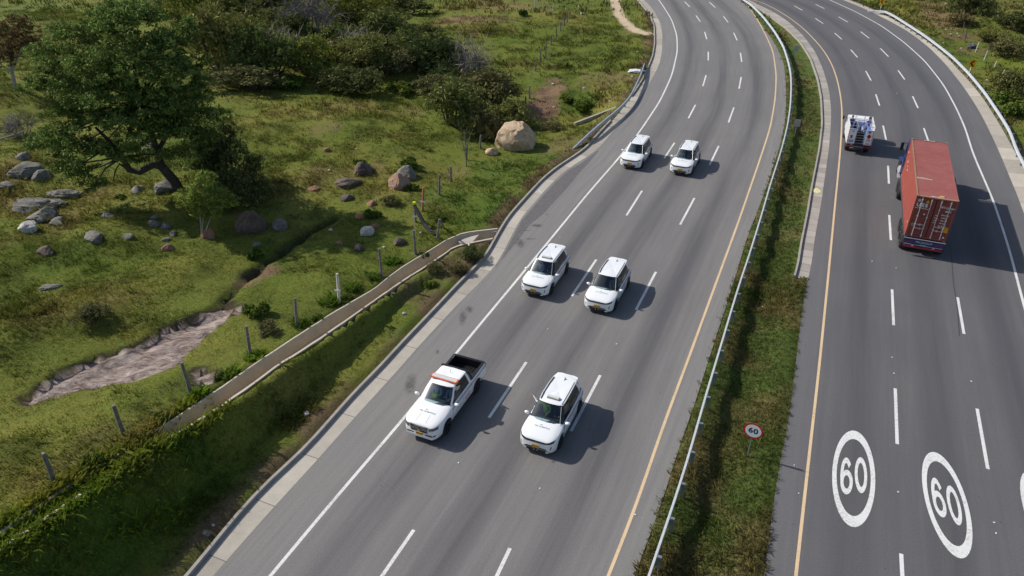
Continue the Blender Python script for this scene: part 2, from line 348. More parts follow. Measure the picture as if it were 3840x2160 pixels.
# erosion gully and the stream bed that leads to it
GUL = [(60,1510,-1.0),(180,1440,-1.05),(330,1400,-1.0),(480,1330,-.85),(600,1270,-.75),(720,1195,-.65),(820,1140,-.5)]
STR = [(850,1110,-.6),(900,1060,-.6),(960,1010,-.55),(1040,960,-.5),(1130,890,-.45),(1240,820,-.35)]
base_field = lambda x, y: float(np.interp(math.hypot(x-0, (y-0)), [400, 1900], [2.2, .8]))
for x, y, dz in GUL+STR:
    z = zc(x)+dz-0.25; p = G(x, y, z); cp.append(tuple(p)); cp.append((p[0]+.5, p[1]+.25, z)); cp.append((p[0]-.5, p[1]-.25, z))
RC = [(2060,320,-.35),(2030,360,-.7),(2020,400,-1.0),(2040,440,-1.35),(2090,455,-1.6),(2140,455,-1.6)]
for x, y, z in RC: p = G(x, y, z); cp += [(p[0]+a, p[1]+b, z) for a, b in ((0, 0), (.8, .2), (-.8, -.2))]
cp = np.array(cp)
X0, X1, Y0, Y1, DX = -110, 112, 3, 172, 0.3
gx = np.arange(X0, X1+.01, DX); gy = np.arange(Y0, Y1+.01, DX); NX, NY = len(gx), len(gy)
def fnoise(shape_x, shape_y, sc_, seed, octs=4):
    r = np.random.default_rng(seed); out = np.zeros((len(shape_y), len(shape_x))); amp = 1; tot = 0
    for o in range(octs):
        s = sc_/2**o; nx = int((shape_x[-1]-shape_x[0])/s)+3; ny = int((shape_y[-1]-shape_y[0])/s)+3; g = r.random((ny, nx))
        fx = (shape_x-shape_x[0])/s; fy = (shape_y-shape_y[0])/s; ix = fx.astype(int); iy = fy.astype(int); tx = fx-ix; ty = fy-iy
        tx = tx*tx*(3-2*tx); ty = ty*ty*(3-2*ty); ty = ty[:, None]
        a = g[iy][:, ix]; b = g[iy][:, ix+1]; c = g[iy+1][:, ix]; d = g[iy+1][:, ix+1]
        out += amp*((a*(1-tx)+b*tx)*(1-ty)+(c*(1-tx)+d*tx)*ty); tot += amp; amp *= .5
    return out/tot-.5
def idw(X, Y, p=3.0):
    out = np.empty(X.size); X = X.ravel(); Y = Y.ravel()
    for i in range(0, X.size, 6000):
        d2 = (X[i:i+6000, None]-cp[:, 0])**2+(Y[i:i+6000, None]-cp[:, 1])**2+0.02
        w = d2**(-p/2); out[i:i+6000] = (w*cp[:, 2]).sum(1)/w.sum(1)
    return out
# coarse IDW far from features is enough: evaluate on 0.6 m and interpolate, refine near the left bank
cx = np.arange(X0, X1+.61, .6); cy = np.arange(Y0, Y1+.61, .6)
CXg, CYg = np.meshgrid(cx, cy); Zc = idw(CXg, CYg).reshape(CXg.shape)
def bil(Z, x, y, x0, y0, d):
    fx = np.clip((x-x0)/d, 0, Z.shape[1]-1.001); fy = np.clip((y-y0)/d, 0, Z.shape[0]-1.001); ix = fx.astype(int); iy = fy.astype(int); tx = fx-ix; ty = fy-iy
    return (Z[iy, ix]*(1-tx)+Z[iy, ix+1]*tx)*(1-ty)+(Z[iy+1, ix]*(1-tx)+Z[iy+1, ix+1]*tx)*ty
GX, GY = np.meshgrid(gx, gy); Zt = bil(Zc, GX, GY, X0, Y0, .6)
near = (GX > -40) & (GX < 8) & (GY < 75); Zt[near] = idw(GX[near], GY[near])
flatP = np.c_[GX.ravel(), GY.ravel()]
def inside(LA, LB, m=0.0):
    a, _ = sdist(flatP, LA); b, _ = sdist(flatP, LB); return ((a > m) & (b < -m)).reshape(GX.shape), a.reshape(GX.shape), b.reshape(GX.shape)
inL, dGO, dLR = inside(W['GO'], W['LR'])
inR, dRL, dRX = inside(W['RL'], W['RX'])
dRO, aRO = sdist(flatP, W['RO']); dRO = dRO.reshape(GX.shape)
offroad = ~(inL | inR)
rel = fnoise(gx, gy, 3.0, 1)*0.22 + fnoise(gx, gy, 14, 2)*0.35
edge = np.minimum(np.minimum(np.abs(dGO), np.abs(dLR)), np.minimum(np.abs(dRL), np.abs(dRX)))
leftside = dGO < 0
Zt += rel*np.clip((edge-0.5)/4, 0, 1)*np.where(leftside | (dRX > 0), 1, .35)
Zt += fnoise(gx, gy, .9, 3, 2)*0.10*np.clip(edge/1.2, 0, 1)
# right-hand side: the fence stands on ground that climbs a little
# ditch under the concrete channel
dA, aA = sdist(flatP, WCR[:, :2]); dB_, aB = sdist(flatP, WCL[:, :2]); dA = dA.reshape(GX.shape); dB_ = dB_.reshape(GX.shape)
inC = (dA < 0.05) & (dB_ > -0.05)
Zt[inC] -= 0.75
_s0 = sdist(G(640, 1640, 2.3)[None], WCR[:, :2])[1][0]; silt = inC & (aA.reshape(GX.shape) < _s0); Zt[silt] += .52
rimz = (np.abs(dA) < .45) | (np.abs(dB_) < .45); rimz &= aA.reshape(GX.shape) < _s0+3
smL = lambda d: np.clip(d/0.3, 0, 1)
# the cut bank: a narrow bench by the ditch, a steep face, then a flat verge to the kerb
dCut = np.r_[0, np.cumsum(np.linalg.norm(np.diff(WCR[:, :2], axis=0), axis=1))]
hs_ = np.interp(aA.reshape(GX.shape), dCut, WCR[:, 2])
wob = fnoise(gx, gy, 2.4, 31, 4)
bench = 0.42+wob*.7; run = np.maximum(.25, hs_*(0.52+wob*.22)); kf = np.clip((dA-bench)/run, 0, 1)
prof = hs_+.02-(hs_-.2)*(kf*kf*(3-2*kf)*.35+kf*.65)
prof += fnoise(gx, gy, .8, 32, 3)*.30*np.clip(hs_, 0, 1)*np.clip(dA/.5, 0, 1)*np.clip(-dGO/.8, 0, 1)
inb = (dA > 0.05) & (dGO < 0) & (hs_ > .12); wv = np.clip((hs_-.12)/.25, 0, 1)
lim = np.clip((-dGO-.15)/.5, 0, 1)
Zt = np.where(inb, Zt*(1-wv)+(0.13+(prof-.13)*lim)*wv, Zt)
Zt = np.where(((dGO > -0.32) & (dLR < 0)) | inR, -0.10, Zt)
gut = (dRO > -0.27) & (dRL < 0) & (dLR > 0.5) & (aRO.reshape(GX.shape) > .1)
Zt = np.where(gut, -0.10, Zt)
def H(x, y): return float(bil(Zt, np.array([x]), np.array([y]), X0, Y0, DX)[0])
def T(px, py, dz=0.0):
    """where the sight line through a photo pixel meets the ground"""
    d = ray(px, py); d = d/np.linalg.norm(d); t = np.arange(20, 300, .12); P = np.array([0, 0, CAM_H])+t[:, None]*d
    ok = (P[:, 0] > X0) & (P[:, 0] < X1-1) & (P[:, 1] > Y0) & (P[:, 1] < Y1-1)
    P = P[ok]; z = bil(Zt, P[:, 0], P[:, 1], X0, Y0, DX); k = np.argmax(P[:, 2] < z)
    if P[k, 2] >= z[k]: return G(px, py)
    p = P[k]; return np.array([p[0], p[1], z[k]+dz])
# ------------------------------------------------------------------ ground colours
# patches where the soil or the growth itself differs: (px, py, radius_m, strength) in photo pixels
def blob_mask(bl, rag=0.5, seed=5):
    m = np.zeros(GX.shape); nz = fnoise(gx, gy, 2.2, seed, 4)*2*rag
    for b in bl:
        px, py, r, s = b[:4]; p = T(px, py); ex = b[4] if len(b) > 4 else 1.0
        x0, x1 = int((p[0]-r*2.5*ex-X0)/DX), int((p[0]+r*2.5*ex-X0)/DX)+1; y0, y1 = int((p[1]-r*2.5-Y0)/DX), int((p[1]+r*2.5-Y0)/DX)+1
        x0, x1 = max(0, x0), min(NX, x1); y0, y1 = max(0, y0), min(NY, y1)
        d = np.hypot((GX[y0:y1, x0:x1]-p[0])/ex, GY[y0:y1, x0:x1]-p[1])/r
        m[y0:y1, x0:x1] = np.maximum(m[y0:y1, x0:x1], s*np.clip((1.15-d+nz[y0:y1, x0:x1])*2.2, 0, 1))
    return m
dirt = blob_mask([(2070,330,1.6,1),(2040,360,1.7,1),(2030,400,1.9,1),(2010,440,1.6,.9),(2080,300,1.0,.8),(3500,20,3.0,.9),(3520,60,3.4,.8),(3560,100,3,.6),(3620,140,3,.55),(3660,190,2.4,.5),
    (2240,300,2.5,.45),(2320,290,2.0,.5),(2080,560,1.6,.45),(2120,530,1.2,.4),(1730,650,1.2,.35),(1770,70,3.5,.6,1.6),(1420,620,.8,.5),(1900,30,4,.4),(1980,20,4,.3),(1230,480,1.5,.5),(1560,420,1.3,.5),
    (2380,120,1.5,.7),(2430,160,1.2,.7),(2300,60,1.2,.5),(960,1030,.9,.9),(1000,1010,.9,.8),(930,1060,.7,.8),(1590,980,.9,.6),(1700,960,1.4,.5),(1620,1010,1.6,.55),(1690,1000,1.2,.6),(1520,1060,1.6,.5),(1180,640,1.0,.3),(620,1560,1.0,.4),(540,1640,.8,.5)], .6, 5)
sand = blob_mask([(150,1478,1.0,1,1.3),(240,1450,1.15,1,1.3),(330,1410,1.15,1,1.3),(420,1385,1.2,1,1.2),(500,1345,1.3,1,1.2),(580,1300,1.3,1,1.2),(650,1250,1.2,1,1.2),(720,1205,1.2,1,1.2),(780,1165,1.0,1),(820,1135,.7,1),(300,1470,.7,1,1.4),(90,1500,.6,.9),
    (740,1410,1.0,.8,1.3),(770,1430,.8,.8),(710,1390,.6,.7),(890,1150,.7,.7),(910,1165,.5,.7)], .5, 6)
def poly_mask(P, soft_=.6, rag=.9, seed=6):
    Q = np.array([T(x*OV, y*OV)[:2] for x, y in P]); x0, x1 = np.searchsorted(gx, [Q[:, 0].min()-3, Q[:, 0].max()+3]); y0, y1 = np.searchsorted(gy, [Q[:, 1].min()-3, Q[:, 1].max()+3])
    x, y = GX[y0:y1, x0:x1], GY[y0:y1, x0:x1]; ins = np.zeros(x.shape, bool); dmin = np.full(x.shape, 99.)
    for i in range(len(Q)):
        a, b = Q[i], Q[(i+1) % len(Q)]; c = (a[1] > y) != (b[1] > y); ins ^= c & (x < (b[0]-a[0])*(y-a[1])/(b[1]-a[1]+1e-12)+a[0])
        t = np.clip(((x-a[0])*(b[0]-a[0])+(y-a[1])*(b[1]-a[1]))/((b-a)@(b-a)), 0, 1); dmin = np.minimum(dmin, np.hypot(x-a[0]-t*(b[0]-a[0]), y-a[1]-t*(b[1]-a[1])))
    sd_ = np.where(ins, dmin, -dmin); nz = fnoise(gx, gy, 1.6, seed, 4)[y0:y1, x0:x1]*rag; m = np.zeros(GX.shape); m[y0:y1, x0:x1] = np.clip((sd_+nz)/soft_+.5, 0, 1); return m
sand = np.maximum(sand*0+poly_mask([(45,1002),(120,955),(190,915),(270,898),(330,872),(380,852),(430,822),(500,780),(555,758),(588,762),(592,775),(555,812),(515,850),(480,880),(430,918),(360,948),(300,962),(220,975),(150,992),(75,1018)], .35), poly_mask([(480,930),(510,925),(550,940),(530,960),(490,968)], .4))
sand = np.maximum(sand, poly_mask([(590,760),(612,768),(618,782),(596,790)], .3))
pale = blob_mask([(2330,10,.7,1),(2322,35,.7,1),(2335,60,.7,1),(2350,85,.65,1),(2368,100,.6,1),(2385,112,.55,1),(2405,120,.5,1),(2425,126,.45,1),(2445,128,.4,1),(3510,35,.8,.7),(3530,45,.5,.7)], .35, 8)
pale = np.maximum(pale*0, poly_mask([(1535,-12),(1560,-12),(1562,20),(1580,50),(1602,70),(1625,81),(1647,84),(1647,91),(1620,89),(1590,81),(1565,63),(1545,40),(1537,20)], .35, .5))
lush = blob_mask([(2150,380,2.5,.8),(2180,400,2.0,.9),(1850,660,3.0,.7),(1950,640,3,.7),(1800,760,2.5,.6),(1700,720,2,.5),(1900,760,2.5,.7),(2060,600,2,.6),(1750,830,1.5,.6),(3650,350,3,.6),(3730,400,3,.6),(3600,240,3,.4),(2430,50,1.2,.7),(1500,1250,1.0,.4),
    (60,2110,1.5,.5),(350,1900,1.6,.7),(480,1780,1.4,.5),(640,1700,1.2,.5),(1500,880,1,.5),(420,950,3,.3),(200,1300,2,.3),(620,1150,2,.3)], .7, 9)
oliv = fnoise(gx, gy, 9, 11, 4)*2; fine = fnoise(gx, gy, 1.6, 12, 3)*2; fine2 = fnoise(gx, gy, 5.0, 13, 4)*2
def lerp(a, b, t): return a+(b-a)*t[..., None]
cA = np.array([0.112, 0.150, 0.020]); cB = np.array([0.190, 0.185, 0.040]); cD = np.array([0.060, 0.080, 0.015]); cBr = np.array([0.165, 0.105, 0.055])
col = lerp(np.broadcast_to(cA, GX.shape+(3,)), cB, np.clip(oliv*.9+.42+fine2*.55, 0, 1))
col = lerp(col, cD, np.clip(fine*.9+.1-oliv*.4, 0, .62))
col = lerp(col, cBr, np.clip((fine2*1.2-.28+oliv*.3)*1.0, 0, .45))
col = lerp(col, np.array([0.055, 0.125, 0.016]), lush*.8)
# roadside verge: trodden, browner next to the kerb; median lusher
vg = np.clip(1.3-np.abs(dGO+0.65)/0.65, 0, 1)*(dGO < 0)*np.clip(.75+fine*1.6, 0, 1)
col = lerp(col, np.array([0.155, 0.105, 0.065]), vg*.85)
medm = ((dLR > 0) & (dRL < 0))
mcol = lerp(np.broadcast_to(np.array([0.078, 0.112, 0.026]), GX.shape+(3,)), np.array([0.175, 0.140, 0.058]), np.clip(fine*1.0+fine2*.7+.20, 0, .75))
col = np.where(medm[..., None], mcol, col)
v2 = np.clip(1-np.abs(dRX-0.5)/0.6, 0, 1); col = lerp(col, np.array([0.16, 0.105, 0.075]), v2*.9)
col = lerp(col, np.array([0.215, 0.135, 0.085]), dirt*np.clip(.8+fine*.6, 0, 1))
col = lerp(col, np.array([0.40, 0.325, 0.29]), sand*np.clip(.9+fine*.5, 0, 1))
col = lerp(col, np.array([0.56, 0.45, 0.31]), pale)
far_dry = np.clip((dRX-8)/8, 0, 1); col = lerp(col, np.array([0.15, 0.125, 0.045]), far_dry*.5)
COL = col
# cut the gully banks: sand lies lower with a broken edge and rills
gd = T(520*OV, 800*OV)[:2]-T(250*OV, 940*OV)[:2]; gd = gd/np.linalg.norm(gd); across = GX*-gd[1]+GY*gd[0]
rill = np.abs(np.sin(across*3.1+fnoise(gx, gy, 2.5, 21, 3)*5))*.20+fnoise(gx, gy, .7, 24, 2)*.16
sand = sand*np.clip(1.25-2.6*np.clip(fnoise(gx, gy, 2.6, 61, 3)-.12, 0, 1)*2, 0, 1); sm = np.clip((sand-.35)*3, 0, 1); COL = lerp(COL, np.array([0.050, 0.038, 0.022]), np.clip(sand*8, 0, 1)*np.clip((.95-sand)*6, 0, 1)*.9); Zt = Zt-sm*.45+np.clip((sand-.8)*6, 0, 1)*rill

dm = np.clip((dirt-.5)*2, 0, 1); Zt = Zt-dm*.08+dm*fnoise(gx, gy, .7, 22, 2)*.25
# narrow dark ditch that drains into the gully
st = np.array([T(x, y)[:2] for x, y in [(835,1125),(870,1090),(905,1060),(950,1020),(1000,985),(1060,945),(1130,890),(1200,850),(1260,815)]])
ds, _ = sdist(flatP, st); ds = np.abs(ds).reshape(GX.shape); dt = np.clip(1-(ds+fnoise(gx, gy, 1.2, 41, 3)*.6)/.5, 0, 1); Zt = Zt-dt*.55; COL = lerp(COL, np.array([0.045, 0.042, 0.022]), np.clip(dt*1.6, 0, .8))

# ------------------------------------------------------------------ ground sheet
def grid_mesh(name, X, Y, Z):
    ny, nx = X.shape; me = bpy.data.meshes.new(name); me.vertices.add(nx*ny); me.vertices.foreach_set('co', np.stack([X, Y, Z], -1).astype(np.float32).ravel())
    i = np.arange((ny-1)*nx).reshape(ny-1, nx)[:, :-1].ravel(); q = np.stack([i, i+1, i+nx+1, i+nx], 1)
    me.loops.add(q.size); me.loops.foreach_set('vertex_index', q.ravel().astype(np.int32)); me.polygons.add(len(q))
    me.polygons.foreach_set('loop_start', np.arange(0, q.size, 4, dtype=np.int32)); me.update(calc_edges=True); me.validate(); return me
def mat_ground():
    m, nt, b, N, L = newmat('meadow_ground'); tc = N('ShaderNodeTexCoord'); a = attr(N, 'gcol')
    f = noise(N, L, tc.outputs['Object'], 7, 8, 0.8); g = noise(N, L, tc.outputs['Object'], 1.4, 5, 0.65)
    h = N('ShaderNodeHueSaturation'); L(a.outputs['Color'], h.inputs['Color']); L(mrange(N, L, f, .28, .72, .42, 1.6), h.inputs['Value'])
    L(mrange(N, L, g, .3, .7, .48, .515), h.inputs['Hue'])
    L(h.outputs[0], b.inputs['Base Color']); b.inputs['Roughness'].default_value = .95; b.inputs['Specular IOR Level'].default_value = .15
    # bare gully: crusted rills that follow the fall of the gully
    mp = N('ShaderNodeMapping'); mp.inputs['Rotation'].default_value = (0, 0, -GANG); mp.inputs['Scale'].default_value = (.55, 1.5, 1); mp.vector_type = 'POINT'; L(tc.outputs['Object'], mp.inputs['Vector'])
    r1 = noise(N, L, mp.outputs[0], 1.8, 10, .70, .6); rm = mrange(N, L, r1, .36, .62); c2 = mixc(N, L, rm, (.17, .118, .100), (.55, .455, .405))
    cc = mixc(N, L, a.outputs['Alpha'], h.outputs[0], c2); L(cc, b.inputs['Base Color'])
    ht = N('ShaderNodeMix'); L(a.outputs['Alpha'], ht.inputs[0]); L(f, ht.inputs[2]); k_ = N('ShaderNodeMath'); k_.operation = 'MULTIPLY'; k_.inputs[1].default_value = 4; L(r1, k_.inputs[0]); L(k_.outputs[0], ht.inputs[3])
    bp = N('ShaderNodeBump'); bp.inputs['Strength'].default_value = .9; bp.inputs['Distance'].default_value = .12; L(ht.outputs[0], bp.inputs['Height']); L(bp.outputs[0], b.inputs['Normal'])
    return m
GANG = math.atan2(gd[1], gd[0])
M_GROUND = mat_ground()
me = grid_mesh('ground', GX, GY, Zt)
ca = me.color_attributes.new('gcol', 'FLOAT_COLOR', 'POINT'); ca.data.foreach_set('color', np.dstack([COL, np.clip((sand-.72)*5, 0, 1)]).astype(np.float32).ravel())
ground = link_mesh('ground', me, M_GROUND, smooth=True); ground['kind'] = 'structure'
# far land to the horizon, butted round the detailed sheet
M_FAR = flat('far_meadow', (0.10, 0.11, 0.035), 0.95, var=.4, scale=.05)
B = 1500; far = MB(); z_ = -0.3
ring_in = [(X0+1, Y0+1), (X1-1, Y0+1), (X1-1, Y1-1), (X0+1, Y1-1)]; ring_out = [(-B, -B), (B, -B), (B, B), (-B, B)]
far.add([(x, y, H(x, y)-.05) for x, y in ring_in]+[(x, y, 0) for x, y in ring_out], [(i, (i+1) % 4, 4+(i+1) % 4, 4+i) for i in range(4)])
fo = far.build('far_land', M_FAR)
fo['kind'] = 'structure'

# ------------------------------------------------------------------ carriageways, gutters, kerbs
strip('road', W['GI'], W['LR'], 0.0, M_ASPH_L, 12, ref=W['LW'], n=180)
RRx = W['RR']
strip('road', W['RL'], RRx, 0.0, M_ASPH_R, 12, ref=W['RY'], n=180)
strip('gutter', W['GO'], W['GI'], 0.012, M_CONC, 3, n=170, zb=0.006)
strip('gutter', W['RO'], at_len(W['RL'], np.linspace(sdist(W['RO'][:1], W['RL'])[1][0], 500, 2)) if False else W['RL'], 0.012, M_CONC2, 3, n=120, zb=0.006)
strip('gutter', W['RR'], W['RX'], 0.006, M_CONC, 3, n=150, zb=0.10)
def kerb(name, L, w0, w1, h, mat, side=-1, gaps=()):
    """upstand along L: face at L, top reaching outwards on the given side"""
    n = normals(L)*side; mb = MB(); prof = [(0.0, -.05), (0.02, h), (w0, h), (w0+.01, -.1)]
    runs = []; cur = []
    for i in range(len(L)):
        if any(a <= L[i, 1] <= b for a, b in gaps):
            if len(cur) > 1: runs.append(cur)
            cur = []
        else: cur.append(i)
    if len(cur) > 1: runs.append(cur)
    for r in runs:
        vs = []; fs = []; m = len(prof)
        for i in r: vs += [(*(L[i]+n[i]*a), b) for a, b in prof]
        for k in range(len(r)-1):
            for j in range(m-1): fs.append((k*m+j, k*m+j+1, (k+1)*m+j+1, (k+1)*m+j))
        fs += [tuple(range(m)), tuple((len(r)-1)*m+j for j in range(m))]
        mb.add(vs, fs)
    o = mb.build(name, mat); o['kind'] = 'structure'
    bm = bmesh.new(); bm.from_mesh(o.data); bmesh.ops.recalc_face_normals(bm, faces=bm.faces); bm.to_mesh(o.data); bm.free(); return o
kg = (G(2301,448)[1], G(2368,365)[1])
kerb('kerb', W['GO'], .16, 0, .17, M_KERB, -1, [kg])
kerb('kerb', W['RO'], .13, 0, .15, M_KERB, -1)
# end of the concrete apron between the carriageways
# ------------------------------------------------------------------ painted lines
def paint(mb, P, w, z=.004):
    P = np.asarray(P)[:, :2]; n = normals(P)*w/2; k = len(P); vs = [(*(P[i]-n[i]), z) for i in range(k)]+[(*(P[i]+n[i]), z) for i in range(k)]
    mb.add(vs, [(i, k+i, k+i+1, i+1) for i in range(k-1)])
mb = MB()
paint(mb, W['LW'], .15); paint(mb, W['RW'], .15)
d4 = lambda l, ox: S(l, ox, 0, .3882)
L1t = d4([(1462,17),(1572,150),(1655,308),(1690,500),(1668,727),(1565,1013)],2000)+S([(1697,359),(1615,480),(1500,653),(1324,911),(1041,1333)],k=OV)
L1b = d4([(1512,68),(1612,210),(1675,378),(1689,583),(1638,832),(1498,1143)],2000)+S([(1671,398),(1576,542),(1438,745),(1230,1051),(905,1530)],k=OV)
L2t = d4([(1700,20),(1836,157),(1935,316),(2000,510),(2008,744),(1937,1038)],2000)+S([(1808,367),(1747,498),(1650,684),(1510,944),(1283,1379)],k=OV)
L2b = d4([(1757,73),(1881,216),(1969,390),(2013,598),(1987,857),(1885,1183)],2000)+S([(1785,415),(1711,565),(1600,779),(1436,1085),(1178,1600)],k=OV)
R1t = d4([(357,57),(560,177),(748,320),(903,480),(1048,686),(1144,911),(1215,1213)],2840)+S([(2234,417),(2237,541),(2244,728),(2252,977),(2267,1393)],k=OV)
R1b = d4([(437,100),(636,228),(815,380),(968,555),(1097,778),(1180,1020),(1243,1350)],2840)+S([(2236,462),(2241,604),(2248,818),(2257,1117),(2280,1640)],k=OV)
R2t = d4([(563,42),(785,163),(998,306),(1188,467),(1360,680),(1500,930),(1608,1238)],2840)+S([(2374,500),(2409,748),(2458,1028)],k=OV)
R2b = d4([(647,83),(875,214),(1081,370),(1267,548),(1424,769),(1552,1044),(1650,1357)],2840)+S([(2382,570),(2425,840),(2485,1180)],k=OV)
for t, b in ((L1t, L1b), (L2t, L2b), (R1t, R1b), (R2t, R2b)):
    for p, q in zip(t, b):
        A, B_ = G(*p), G(*q); paint(mb, np.linspace(A, B_, 3), .15)
    # the row goes on beyond the top edge of the photograph
    a, c = G(*t[0])[:2], G(*t[1])[:2]; v = a-c; ln = np.linalg.norm(G(*t[0])[:2]-G(*b[0])[:2]); th = math.atan2(v[1], v[0]); a2 = G(*t[2])[:2]; w_ = c-a2
    dth = math.atan2(w_[0]*v[1]-w_[1]*v[0], w_@v); st_ = np.linalg.norm(v)
    for i in range(3):
        th += dth; a = a+np.array([math.cos(th), math.sin(th)])*st_; e = a-np.array([math.cos(th), math.sin(th)])*ln; paint(mb, np.linspace(a, e, 3), .15)
# speed roundels: a ring and the figures 6 0, each drawn on its own oblique axes
def roundel(cx, top, bot, lef, rig, mb):
    T0, B0, L0, R0 = (G(*p)[:2] for p in (top, bot, lef, rig)); c = (T0+B0)/2; ay = (T0-B0)/2; ax = (R0-L0)/2
    zl_ = [.005]
    def M(u, v): p = c+ax*u+ay*v; return (p[0], p[1], zl_[0])
    def band(o, i, closed=True):
        n = len(o); vs = [M(*p) for p in o]+[M(*p) for p in i]; m = n if closed else n-1
        mb.add(vs, [(k, (k+1) % n, n+(k+1) % n, n+k) for k in range(m)]); zl_[0] += .002
    E_ = lambda cx_, cy_, rx, ry, a0=0, a1=360, n=40: [(cx_+rx*math.cos(R(a0+(a1-a0)*k/n)), cy_+ry*math.sin(R(a0+(a1-a0)*k/n))) for k in range(n if a1-a0 == 360 else n+1)]
    band(E_(0, 0, 1, 1), E_(0, 0, .79, .80))
    band(E_(.34, .0, .29, .375), E_(.34, .0, .15, .25))
    band(E_(-.335, -.125, .285, .25), E_(-.335, -.125, .14, .135))
    band(E_(-.335, -.03, .285, .42, 38, 182), E_(-.335, -.03, .14, .30, 38, 182), False)
    band([(-.6195, -.03), (-.6195, -.125)], [(-.4755, -.03), (-.4755, -.125)], False)
c8 = lambda x, y: (3040+x*.4141, 1560+y*.4141)
roundel(0, c8(375,132), c8(405,1007), c8(189,590), c8(581,560), mb)
roundel(0, c8(1145,335), c8(1320,1278), c8(1022,700), c8(1447,905), mb)
roundel(0, c8(2020,520), c8(2330,1560), c8(1889,830), c8(2360,1130), mb)
# surveyor's crosses on the gutter and worn stubs
for x, y in ((2025,718),(3772,592)):
    p = G(x, y); n_ = .32
    for a in (.35, 1.9): v = np.array([math.cos(a), math.sin(a)]); paint(mb, [p[:2]-v*n_, p[:2], p[:2]+v*n_], .07, .022)
o = mb.build('road_markings', M_WHITE); o['kind'] = 'structure'
mb = MB(); paint(mb, W['LY'], .13); paint(mb, W['RY'], .13); o = mb.build('road_markings_yellow', M_YEL); o['kind'] = 'structure'
# dark asphalt patch along the left gutter, stains
M_PATCH = flat('asphalt_patch', (0.120, 0.113, 0.114), .9, var=.2, scale=3)
def mat_soft(name, col):
    m, nt, b, N, L = newmat(name); b.inputs['Base Color'].default_value = (*col, 1); b.inputs['Roughness'].default_value = .85
    a = attr(N, 'soft'); tc = N('ShaderNodeTexCoord'); n = noise(N, L, tc.outputs['Object'], 4, 5, .7); k = N('ShaderNodeMath'); k.operation = 'MULTIPLY'; L(a.outputs['Fac'], k.inputs[0]); L(mrange(N, L, n, .3, .65, .35, 1.5), k.inputs[1]); L(mrange(N, L, k.outputs[0], .1, .9, 0, .45), b.inputs['Alpha']); return m
M_STAIN = mat_soft('oil_stain', (0.075, 0.072, 0.074))
mb = MB(); pa = GL(S([(320,1449-0),(0,0)]) and [(2243,562),(2180,612),(2128,642),(2084,682),(2038,731),(1957,825),(1930,876),(1905,924),(1880,974),(1858,1000)]); pb = GL([(2243,568),(2215,602),(2170,652),(2130,702),(2090,745),(2040,800),(1985,845),(1940,905),(1905,945),(1860,1003)])
n_ = len(pa); mb.add([(p[0]+.01, p[1], .003) for p in pa]+[(p[0], p[1], .003) for p in pb], [(i, n_+i, n_+i+1, i+1) for i in range(n_-1)]); o = mb.build('road_patch', M_PATCH); o['kind'] = 'structure'
mb = MB()
for px, py, rx, ry, s in ((1950,912,.42,.9,1),(2014,846,.6,.35,2),(1988,896,.6,.12,3),(1540,1440,.38,1.1,4),(1735,1190,.3,1.0,5),(1760,1160,.3,.5,6),(1640,1320,.15,.3,7),(2075,1732,.14,.1,8),(1975,864,.5,.1,9),(2052,805,.15,.12,10)):
    r = random.Random(s); p = G(px, py); n_ = 22; mb.add([(p[0], p[1], .006+s*.0006)]+[(p[0]+rx*math.cos(a)*(1+r.uniform(-.12, .12)), p[1]+ry*math.sin(a)*(1+r.uniform(-.12, .12)), .006+s*.0006) for a in (2*math.pi*k/n_ for k in range(n_))], [(0, 1+k, 1+(k+1) % n_) for k in range(n_)])
o = mb.build('road_stains', M_STAIN); at_ = o.data.attributes.new('soft', 'FLOAT', 'POINT'); at_.data.foreach_set('value', [1.0 if i % 23 == 0 else 0.0 for i in range(len(o.data.vertices))]); o['kind'] = 'structure'
mb = MB(); paint(mb, smooth_line(GL([(3562,920),(3570,985),(3575,1060),(3590,1150),(3598,1260)]), .5, 0, 0, 1), .05, .0036); o = mb.build('road_seam', flat('tar_seam', (.05, .048, .05), .7)); o['kind'] = 'structure'
# road studs and scraps of worn thermoplastic, sprinkled where the photograph has them
mb = MB()
for px, py in ((1719,1736),(2024,1832),(2310,1291),(2054,1234),(2978,1745),(2382,1930),(2995,1850),(3360,1005),(3352,1400),(3642,1430),(3345,1340),(3728,1960),(3735,2000),(3368,1845),(3270,980),(2312,1290),(2100,890),(2860,1150),(3362,350),(3180,250),(3000,215),(2350,340)):
    p = G(px, py); r = random.Random(px); mb.box((p[0], p[1], .012), (r.uniform(.04, .08), r.uniform(.04, .07), .02), r.uniform(0, 3))
o = mb.build('road_studs', M_WHITE); o['kind'] = 'structure'

